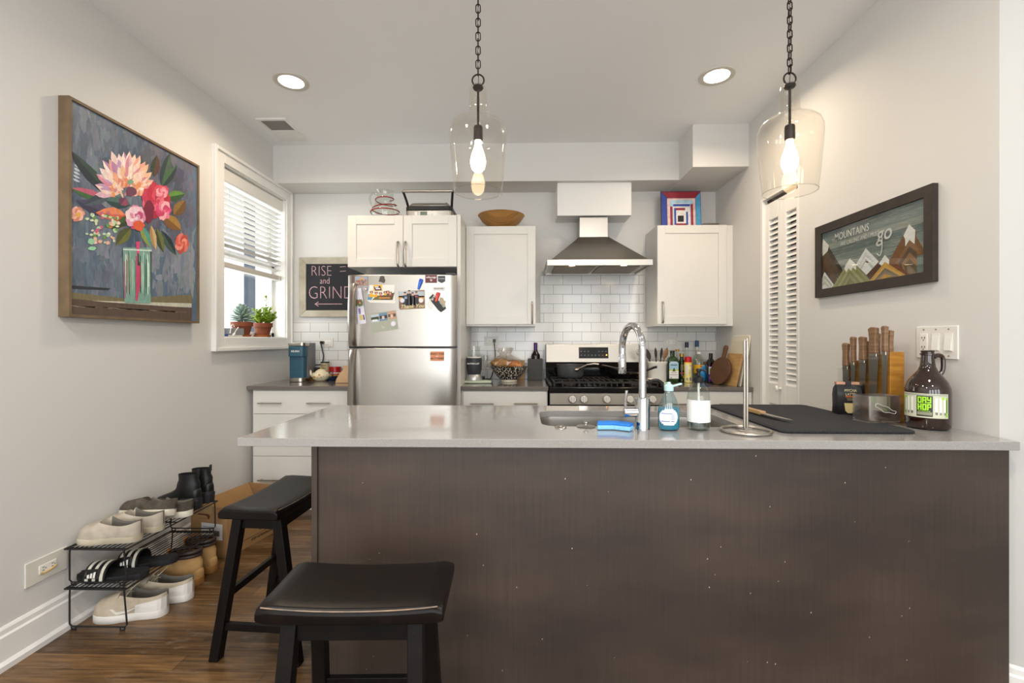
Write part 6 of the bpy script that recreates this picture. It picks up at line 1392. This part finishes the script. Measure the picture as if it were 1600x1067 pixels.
def mtext(s_, zx, zy, size, sx=1, shear=0, bold=0, thin=False):
    p = MO(zx, zy); text(s_, 'white_lettering', mat('chalk_white', 'D8DAD6', .6), size, (MC-.0032, p.y, p.z), rot=WF, parent=mp_, sx=sx, shear=shear, bold=bold)
mtext('MOUNTAINS', 425, 447, .05, .78, bold=.0002); mtext('THE', 288, 512, .026, .8); mtext('ARE CALLING AND I MUST', 490, 497, .0285, .72, bold=-.0001); mtext('go', 700, 450, .095, .9, .2, .0006)
p0_, p1_ = MO(684, 480), MO(640, 635)
MB().tube([(MC-.0035, MO(684, 470).y, MO(684, 470).z), (MC-.0035, MO(686, 560).y, MO(686, 560).z), (MC-.0035, MO(670, 635).y, MO(670, 635).z), (MC-.0035, MO(640, 620).y, MO(640, 620).z)], .0018, n=5, smooth=4).build('script_tail', mat('chalk_white', 'D8DAD6', .6), mp_, world=True)
MB().box(XR-.0145, XR-.0135, iy0_+.002, iy1_-.002, iz0_+.002, iz1_-.002).build('glazing', M_gl, mp_, world=True)

# ------------------------------------------------------------------ bar stools
def make_stool(label):
    t = thing('bar_stool', label, 'stool', group='black saddle seat stools')
    L, Wd, Hs = .445, .235, .60; st = MB(); n = 18; rs = []
    for i in range(n+1):
        u = i/n*2-1; x = u*L/2; dip = -.008*(1-u*u)+.003*abs(u)**3; edge = .006 if i in (0, n) else 0
        y = Wd/2; top = Hs+dip-edge*1.5; bot = Hs-.046+dip*.25+edge
        ring = [(x, -y+.004, bot), (x, -y, bot+.008), (x, -y, top-.012), (x, -y+.01, top-.002), (x, -y+.04, top+.0), (x, 0, top-.002), (x, y-.04, top), (x, y-.01, top-.002), (x, y, top-.012), (x, y, bot+.008), (x, y-.004, bot)]
        rs.append(ring)
    st.rings(rs).build('seat', mat('seat_black', '0A0A0A', .36, spec=.22, c2='1A1310', vscale=10, stretch=(2, 14, 1)), t, smooth=True, bevel=.004, ang=45)
    ed = MB().tube([(-L/2+.014+(L-.028)*i/16, -(Wd/2-.0035), Hs-.0065-.008*(1-(i/8-1)**2)+.003*abs(i/8-1)**3) for i in range(17)], .0017, n=6)
    ed.build('worn_edge', mat('bare_edge', 'A08468', .4, c2='6A645E', vscale=30), t, smooth=True)
    tops = {}; bots = {}
    for sx in (-1, 1):
        for sy_ in (-1, 1):
            a = Vector((sx*(L/2-.072), sy_*(Wd/2-.042), Hs-.044)); b = Vector((sx*(L/2-.052), sy_*(Wd/2+.045), 0)); tops[sx, sy_] = a; bots[sx, sy_] = b
            hw_ = .0185; m = MB(); m.rings([[(b.x+i*hw_, b.y+j*hw_, 0) for i, j in ((-1, -1), (1, -1), (1, 1), (-1, 1))], [(a.x+i*hw_, a.y+j*hw_, a.z+.012) for i, j in ((-1, -1), (1, -1), (1, 1), (-1, 1))]])
            lg = m.build('leg', M_stoolblack, t, bevel=.002)
            k = a.lerp(b, .04); MB().cyl((k.x, k.y+sy_*.0215, k.z-.01), (k.x, k.y+sy_*.0175, k.z-.01), .0045, n=12).build('bolt', M_blackm, lg)
            k = a.lerp(b, .62); MB().cyl((k.x, k.y+sy_*.021, k.z), (k.x, k.y+sy_*.0175, k.z), .006, n=12).build('bolt', M_steel2, lg)
    def rail(k0, k1, f, h, w_, nm):
        a = tops[k0].lerp(bots[k0], f); b = tops[k1].lerp(bots[k1], f); MB().bar(a, b, w_, h).build(nm, M_stoolblack, t, bevel=.0015)
    for s_ in (-1, 1):
        rail((-1, s_), (1, s_), .05, .055, .018, 'apron'); rail((s_, -1), (s_, 1), .05, .05, .018, 'apron')
        rail((-1, s_), (1, s_), .56, .028, .018, 'stretcher'); rail((s_, -1), (s_, 1), .77, .028, .018, 'stretcher')
    return t
s1 = make_stool('black wooden saddle stool nearest the viewer in front of the island')
s1.location = (-.413, 1.18, 0); s1.rotation_euler.z = math.radians(2)
s2 = copy_tree(s1); s2['label'] = 'black wooden saddle stool at the left end of the island, end towards the viewer'
s2.location = (-1.005, 1.885, 0); s2.rotation_euler = (0, 0, PI/2-math.radians(3.5))

# ------------------------------------------------------------------ shoe rack, shoes, box
SX0, SX1, SY0, SY1 = -1.912, -1.672, 1.87, 2.45
def rack(zs, z0, label):
    t = thing('shoe_rack', label, 'shoe rack', ((SX0+SX1)/2, (SY0+SY1)/2, z0), group='stacked black wire shoe racks')
    sh = MB(); r = .0032
    for i in range(12): x = SX0+.01+(SX1-SX0-.02)*i/11; sh.tube([(x, SY0, zs), (x, SY1, zs)], .0019, n=6)
    for y in (SY0, SY0+.012, SY1, SY1-.012, (SY0+SY1)/2): sh.tube([(SX0-.012, y, zs-.004), (SX1+.008, y, zs-.004)], r, n=6)
    for x in (SX0-.012, SX1+.008): sh.tube([(x, SY0, zs-.004), (x, SY1, zs-.004)], r, n=6)
    sh.build('wire_shelf', M_blackm, t, world=True)
    for y in (SY0+.008, SY1-.008):
        s_ = 1 if y < 2 else -1
        m = MB(); m.tube([(SX0+.004, y, zs-.002), (SX0+.002, y, zs-.03), (SX0-.004, y+s_*.006, z0+.026), (SX0+.006, y+s_*.006, z0+.016), (SX1-.006, y+s_*.006, z0+.016), (SX1+.004, y+s_*.006, z0+.026), (SX1-.002, y, zs-.03), (SX1-.004, y, zs-.002)], .0032, n=8)
        for x in (SX0+.004, SX1-.026): m.tube([(x, y+s_*.006, z0+.016), (x+.001, y+s_*.006, z0+.003), (x+.019, y+s_*.006, z0+.003), (x+.02, y+s_*.006, z0+.016)], .003, n=6)
        m.build('leg_frame', M_blackm, t, world=True, smooth=True)
    return t
rack(.185, 0, 'lower black wire shoe rack with slides on its shelf, standing on the floor')
rack(.352, .187, 'upper black wire shoe rack stacked on top, holding boots and slip-on shoes')

def foot(t):                       # half widths of a sole, toe t=0, heel t=1
    o = .50*math.sin(PI*min(1, t*1.9)**.62/2) if t < .55 else .5
    w = [(0, .12), (.04, .28), (.12, .42), (.25, .5), (.36, .5), (.5, .42), (.65, .36), (.8, .37), (.92, .34), (.975, .24), (1, .08)]
    for (a, x), (b, y) in zip(w, w[1:]):
        if t <= b: return x+(y-x)*(t-a)/(b-a)
    return .08
def shoe(name, label, cat, loc, rz, L=.27, Wd=.10, sole_t=.022, sole_m=None, upper_m=None, toe_h=.045, throat=.42, collar=.075, instep=.075, heel=0, shaft=0, group=None, toe_up=0, dip=.018, inner='6A665E', tilt=(0, 0)):
    t = thing(name, label, cat, loc, rz, group); t.rotation_euler = (tilt[0], tilt[1], rz)
    N = 26; ts = [i/N for i in range(N+1)]
    zb = lambda u: heel*max(0, min(1, (u-.45)/.2))
    def out(u, k=1): return foot(u)*Wd*k
    # sole, in one loop around
    sm = MB(); rs = []
    for u in ts:
        x = -L/2+L*u; w = out(u, 1.06); zt_ = zb(u)+sole_t+toe_up*max(0, .25-u)*4*.01; lo = (0 if not heel or u > .68 or u < .5 else heel*.6) if heel else toe_up*max(0, .2-u)*.1
        rs.append([(x, -w*.94, lo), (x, -w, lo+.004), (x, -w, zt_-.003), (x, -w*.95, zt_), (x, w*.95, zt_), (x, w, zt_-.003), (x, w, lo+.004), (x, w*.94, lo)])
    sm.rings(rs).build('sole', sole_m, t, smooth=True, ang=50)
    up = MB(); rs = []; n = 10; inner_from = 99
    for u in ts[:-1] if False else ts:
        x = -L/2+L*u; w = out(u, .98); z0 = zb(u)+sole_t-.002
        if u < throat:
            k = u/throat; h = toe_h*min(1, (u/.10))**.5*(1-k)+(instep)*k if u > .0 else .012
            h = max(h, toe_h*min(1, u/.1)**.5) if u < .15 else h
            arc = [(x, -w*math.cos(PI*j/(2*n))**.75 if j < 2*n else w, z0+h*math.sin(PI*j/(2*n))**.8) for j in range(n)]
            arc = [(x, -w*max(0, math.cos(PI*j/(4*n)))**.8, z0+h*math.sin(PI*j/(4*n))**.75) for j in range(2*n+1)]
            right = [(x, -p[1], p[2]) for p in arc[::-1][1:]]
            rs.append(arc+right)
        else:
            k = (u-throat)/(1-throat); hc_ = instep+(collar-instep)*k-dip*math.sin(PI*min(1, k*1.05))**.8; inner_from = min(inner_from, len(rs))
            wt = w*.84
            xs = x
            o_ = []
            for j in range(n+1): v = j/n; o_.append((xs, -(w+(wt-w)*v*v), z0+hc_*v))
            th = .004; dep = .9
            for j in range(1, n+1):
                v = j/n; o_.append((xs, -(max(.0005, wt-th)*(1-v*.15 if v < .8 else (1-v)/.2*.88)), z0+hc_-(hc_-.006)*min(1, v*1.25)))
            rs.append(o_+[(p[0], -p[1], p[2]) for p in o_[::-1][1:]])
    if shaft:                      # closed foot with a separate ankle tube growing out of it
        rs = []
        for u in ts:
            x = -L/2+L*u; w = out(u, .93); z0 = zb(u)+sole_t-.002; k = min(1, u/.5)
            h = toe_h*min(1, max(u, .01)/.1)**.5*(1-k)+instep*k if u < .5 else instep-(instep-.045)*min(1, (u-.5)*2)
            h = h if u < .97 else h*.75
            arc = [(x, -w*max(0, math.cos(PI*j/(4*n)))**.8, z0+h*math.sin(PI*j/(4*n))**.75) for j in range(2*n+1)]
            rs.append(arc+[(x, -p[1], p[2]) for p in arc[::-1][1:]])
        up.rings(rs)
        def el(cx, rx, ry, z_): return [(cx+math.cos(2*PI*j/28)*rx, math.sin(2*PI*j/28)*ry, z_) for j in range(28)]
        hz_ = heel+sole_t; rx0_ = L*.27; c0 = L*.5-rx0_-.004; top = hz_+shaft; rt = L*.20*(1 if heel else 1.12); ct = L*.5-rt-.014
        wy = Wd*.37
        up.rings([el(c0, rx0_, wy, hz_+.01), el(c0+.004, rx0_-.006, wy, hz_+.045), el((c0+ct)/2+.004, (rx0_+rt)/2, wy*.92, hz_+.045+(shaft-.045)*.35), el(ct, rt, wy*.88, hz_+shaft*.75), el(ct, rt+.002, wy*.92, top)], True, False)
        up.m = 1; up.rings([el(ct, rt+.002, wy*.92, top), el(ct, rt-.003, wy*.84, top), el(ct, rt-.006, wy*.8, top-.05)], False, True); up.m = 0
        t['_top'] = (ct, rt, wy*.92, top); 
    else:
        up.rings(rs); N_ = len(rs[0])
        for i_ in range(inner_from, len(rs)-1):
            for j_ in range(n, N_-1-n): up.mi[i_*N_+j_] = 1
    up.build('upper', [upper_m, mat('shoe_lining_'+inner, inner, .9)], t, smooth=True, ang=75)
    return t
R = math.radians
M_dirty = mat('worn_white_canvas', 'C4BBAA', .85, c2='A1978A', vscale=16, bump=.4, bscale=60)
M_dsole = mat('dirty_rubber', 'CFC7B2', .7, c2='A89E88', vscale=10)
M_wsole = mat('cream_rubber', 'DDD8C8', .6, var=.06, vscale=8)
M_camo = mat('camo_canvas', '3A342E', .85, c2='5E554A', vscale=26)
M_leather = mat('black_leather', '151515', .42, bump=.25, bscale=60)
M_rubber = mat('black_rubber', '232326', .6)
M_mesh = mat('beige_mesh', 'B8AB95', .85, c2='C9BDA8', vscale=30, bump=.4, bscale=260)
M_wht = mat('white_leather', 'E2DFD9', .5, var=.06, vscale=8)
M_tan = mat('tan_nubuck', 'BE9A66', .85, c2='AA8452', vscale=9, bump=.2, bscale=60)
zs1, zs0 = .3545, .1875
gsh = 'slip-on shoes on the top rack'
# x axis of a shoe runs toe (-) to heel (+); toes point to the left wall
shoe('slip_on_shoe', 'dirty white slip-on shoe nearest the viewer on the top rack', 'shoe', (-1.79, 1.94, zs1), R(6), .25, .098, .026, M_dsole, M_dirty, .04, .42, .062, .072, group=gsh)
shoe('slip_on_shoe', 'dirty white slip-on shoe half hidden behind the nearest one', 'shoe', (-1.775, 2.045, zs1), R(6), .25, .098, .026, M_dsole, M_dirty, .04, .42, .062, .072, group=gsh)
shoe('slip_on_shoe', 'dark camouflage slip-on shoe with white sole, resting on the white pair', 'shoe', (-1.80, 2.145, zs1+.03), R(4), .25, .098, .03, M_wsole, M_camo, .036, .44, .052, .06, group=gsh, tilt=(R(-14), 0))
shoe('slip_on_shoe', 'dark camouflage slip-on shoe with white sole beside the black boots', 'shoe', (-1.77, 2.215, zs1), R(10), .25, .098, .03, M_wsole, M_camo, .036, .44, .05, .06, group=gsh)
for i, (x, y, lbl) in enumerate(((-1.785, 2.315, 'black leather heeled ankle boot nearer the viewer on the top rack'), (-1.785, 2.41, 'black leather heeled ankle boot at the far end of the top rack'))):
    b = shoe('ankle_boot', lbl, 'boot', (x, y, zs1), R(6), .235, .082, .016, M_rubber, M_leather, .04, .36, .078, .085, heel=.045, shaft=.12, inner='101010', group='black ankle boots on the top rack')
    MB().rings([[(.028, -.034, 0), (.028, .034, 0), (.112, .026, 0), (.112, -.026, 0)], [(.022, -.035, .05), (.022, .035, .05), (.114, .028, .05), (.114, -.028, .05)]]).build('heel', M_rubber, b, bevel=.006)
    MB().box(.1, .105, -.01, .01, .165, .2).build('pull_tab', M_leather, b, bevel=.002)
# slides
for i, (x, y, rz_, tl_, lbl) in enumerate(((-1.785, 1.95, 8, 0, 'black slide sandal with three white stripes at the near end of the lower rack'), (-1.745, 2.065, 10, 3, 'black slide sandal with white stripes behind the first one'))):
    t = thing('slide_sandal', lbl, 'sandal', (x, y, zs0), R(rz_), 'black slides on the lower rack'); t.rotation_euler = (0, R(-tl_), R(rz_))
    L, Wd = .275, .10; rs = []
    for k in range(25):
        u = k/24; xx = -L/2+L*u; w = foot(u)*Wd*1.04; lift = .012*max(0, .25-u)*4; th = .022+.010*max(0, u-.5)
        rs.append([(xx, -w*.9, lift), (xx, -w, lift+.01), (xx, -w*.98, lift+th), (xx, -w*.88, lift+th-.004), (xx, w*.88, lift+th-.004), (xx, w*.98, lift+th), (xx, w, lift+.01), (xx, w*.9, lift)])
    MB().rings(rs).build('footbed', mat('slide_rubber', '1D1E20', .65, bump=.9, bscale=220), t, smooth=True, ang=50)
    def strap(x0, x1, off, n=16):
        m = MB(); q_ = []
        for xx in (x0, x1):
            w = .054; ring = []
            for k in range(n+1):
                a = PI*k/n; ring.append(((xx, -math.cos(a)*(w+off), .012+math.sin(a)**.8*(.062+off)), (xx, -math.cos(a)*(w-.004+off), .012+math.sin(a)**.8*(.058+off))))
            q_.append(ring)
        for k in range(n):
            a, b = q_[0][k], q_[0][k+1]; c, d = q_[1][k], q_[1][k+1]
            m.add([a[0], b[0], d[0], c[0], a[1], b[1], d[1], c[1]], [(0, 1, 2, 3), (7, 6, 5, 4), (0, 3, 7, 4), (1, 5, 6, 2), (0, 4, 5, 1), (3, 2, 6, 7)])
        return m
    so = strap(-.085, .0, 0).build('strap', M_black, t, smooth=True, ang=60)
    for k in range(3): strap(-.076+k*.028, -.064+k*.028, .0022).build('white_stripe', mat('stripe_white', 'D8D4C6', .6), so, smooth=True)
    MB().rings([[(-.07, -.056, .03), (-.02, -.056, .03), (-.015, -.05, .064), (-.065, -.05, .064)], [(-.07, -.066, .033), (-.02, -.066, .033), (-.015, -.058, .07), (-.065, -.058, .07)]]).build('logo_patch', M_black, so, bevel=.002)
    for k in range(3):
        xk = -.058+k*.011; MB().prism([(xk, -.0668+.004*0, .036), (xk+.008, -.0668, .036), (xk+.006+.002*k, -.0632, .05+.005*k), (xk-.002+.002*k, -.0632, .048+.005*k)], (0, -.0012, 0)).build('logo_mark', M_white, so)
# sneakers on the floor
for i, (x, y, rz_, lbl) in enumerate(((-1.735, 1.985, 10, 'beige and white running shoe nearest the viewer on the floor'), (-1.71, 2.105, 12, 'beige and white running shoe behind the first on the floor'))):
    s_ = shoe('running_shoe', lbl, 'shoe', (x, y, .0005), R(rz_), .29, .108, .034, M_wht, M_mesh, .048, .4, .07, .088, group='beige running shoes on the floor')
    rs = []
    for k in range(10):
        u = .62+.38*k/9; xx = -.145+.29*u; w = foot(u)*.108*1.0+.0012; rs.append([(xx, -w, .03), (xx, -w*.98, .055), (xx, -w*.9, .066+.02*(k/9)), (xx, w*.9, .066+.02*(k/9)), (xx, w*.98, .055), (xx, w, .03)])
    m = MB()
    for a, b in zip(rs, rs[1:]):
        for j in (0, 1, 3, 4): m.add([a[j], a[j+1], b[j+1], b[j]], [(0, 1, 2, 3)])
    m.add(rs[-1], [(0, 1, 4, 5), (1, 2, 3, 4)])
    m.build('heel_counter', M_wht, s_, smooth=True)
    sw_ = MB(); pts = [(-.055, .062), (-.03, .038), (.01, .044), (.06, .068), (.01, .054), (-.03, .05), (-.045, .064)]
    for k in range(len(pts)): pass
    sw_.prism([(a, -.0532-.0*b, b) for a, b in pts], (0, .002, 0)); sw_.build('side_mark', mat('pearl_white', 'E8E4DC', .4), s_)
    lc = MB()
    for k in range(5): xx = -.065+k*.013; lc.tube([(xx, -.024, .098-.002*(4-k)*2), (xx+.003, 0, .108-.004*(4-k)), (xx+.006, .024, .098-.002*(4-k)*2)], .0026, n=6, smooth=3)
    lc.tube([(-.03, 0, .12), (-.01, .02, .14), (.01, .03, .17), (.025, .02, .15), (.0, -.01, .122)], .0022, n=6, smooth=4)
    lc.build('laces', mat('lace_beige', 'D0C5B0', .8), s_, smooth=True)
# tan work boots
for i, (x, y, rz_, lbl) in enumerate(((-1.755, 2.235, 14, 'tan work boot with dark padded collar nearer the viewer'), (-1.77, 2.365, 10, 'tan work boot with dark padded collar farther back'))):
    b = shoe('work_boot', lbl, 'boot', (x, y, .0005), R(rz_), .29, .108, .034, mat('gum_rubber', '9A6E38', .7), M_tan, .052, .44, .085, .095, shaft=.14, inner='8A5A2A', group='tan work boots on the floor')
    m = MB(); n = 28
    cx_, rx_, ry_, zt_ = b['_top']
    for k in range(2): m.tube([(cx_+math.cos(2*PI*j/n)*(rx_+.001), math.sin(2*PI*j/n)*(ry_+.001), zt_-.026+.019*k) for j in range(n)], .0095, n=8, closed=True)
    m.build('padded_collar', mat('brown_leather', '2E211B', .5), b, smooth=True)
    MB().prism([(-.0, -.02, .12), (-.0, .02, .12), (-.014, .018, .185), (-.014, -.018, .185)], (.008, 0, 0)).build('tongue', mat('tan_suede', 'B87F34', .8), b, bevel=.003)
    lc = MB()
    for k in range(4): lc.tube([(-.055+k*.014, -.026, .092+k*.01), (-.058+k*.014, 0, .108+k*.012), (-.055+k*.014, .026, .092+k*.01)], .0022, n=6, smooth=3)
    lc.build('laces', mat('boot_lace', '7A5428', .8), b)
# cardboard box
M_card = mat('corrugated_cardboard', 'A07C52', .85, var=.04, vscale=6)
BX = thing('cardboard_box', 'open brown cardboard box with black printing beside the shoe rack', 'cardboard box', (-1.655, 2.515, 0), R(-12))
bw_, bd, bh, th = .25, .42, .284, .005
m = MB(); m.box(-bw_, 0, 0, th, 0.001, bh); m.box(-th, 0, th, bd, .001, bh); m.box(-bw_, -bw_+th, th, bd, .001, bh); m.box(-bw_, 0, bd-th, bd, .001, bh); m.box(-bw_+th, -th, th, bd-th, .001, .006)
m.build('box_body', M_card, BX)
MB().prism([(-bw_+th, .01, bh-.002), (-bw_+th, bd-.01, bh-.002), (-bw_+.05, bd-.01, bh-.09), (-bw_+.05, .01, bh-.09)], (.004, 0, 0)).build('flap', M_card, BX)
hh = MB(); pts = [(-.16+(.03 if q in (0, 3) else -.03)*0+x, zz) for q, (x, zz) in enumerate(((-.035, -.014), (.035, -.014), (.045, 0), (.035, .014), (-.035, .014), (-.045, 0)))]
hh.prism([(x, -.0006, .225+zz) for x, zz in pts], (0, .0004, 0)).build('hand_hole', mat('hole_dark', '5A3F26', .9), BX)
hh = MB(); hh.prism([(-.19, -.001, .214), (-.13, -.001, .214), (-.12, -.014, .232), (-.13, -.016, .238), (-.18, -.016, .238), (-.195, -.014, .232)], (0, -.003, 0)).build('hand_hole_flap', mat('card_light', 'B08C60', .85), BX)
MB().box(-.16, -.1, -.0012, -.0004, .245, .29).build('packing_tape', mat('clear_tape', 'AE9468', .25), BX)
lb = MB(); rect(lb, 'DCDCDA', -.175, -.03, .10, .19, -.001); rect(lb, '9A9A9A', -.165, -.09, .165, .17, -.0014); rect(lb, '4A4A4A', -.08, -.05, .12, .15, -.0014); lb.build('shipping_label', M_print, BX)
RT = (PI/2, 0, PI/2); M_ink = mat('black_ink', '2A211A', .8)
text('FOOD\nBOX', 'printed_lettering', M_ink, .034, (.0008, .27, .098), rot=RT, parent=BX, world=False, bold=.001)
text('KEEP REFRIGERATED', 'printed_lettering', M_ink, .019, (.0008, .26, .032), rot=RT, parent=BX, world=False)
fr = MB()
for a, b in (((.05, .052), (.4, .052)), ((.05, .052), (.05, .22)), ((.4, .052), (.4, .19)), ((.05, .22), (.12, .26)), ((.05, .14), (.14, .25)), ((.05, .21), (.05, .24)), ((.07, .21), (.07, .24)), ((.05, .24), (.07, .24))): fr.bar((.0006, a[0], a[1]), (.0006, b[0], b[1]), .0008, .0022, up=(1, 0, 0))
fr.build('printed_frame', M_ink, BX)
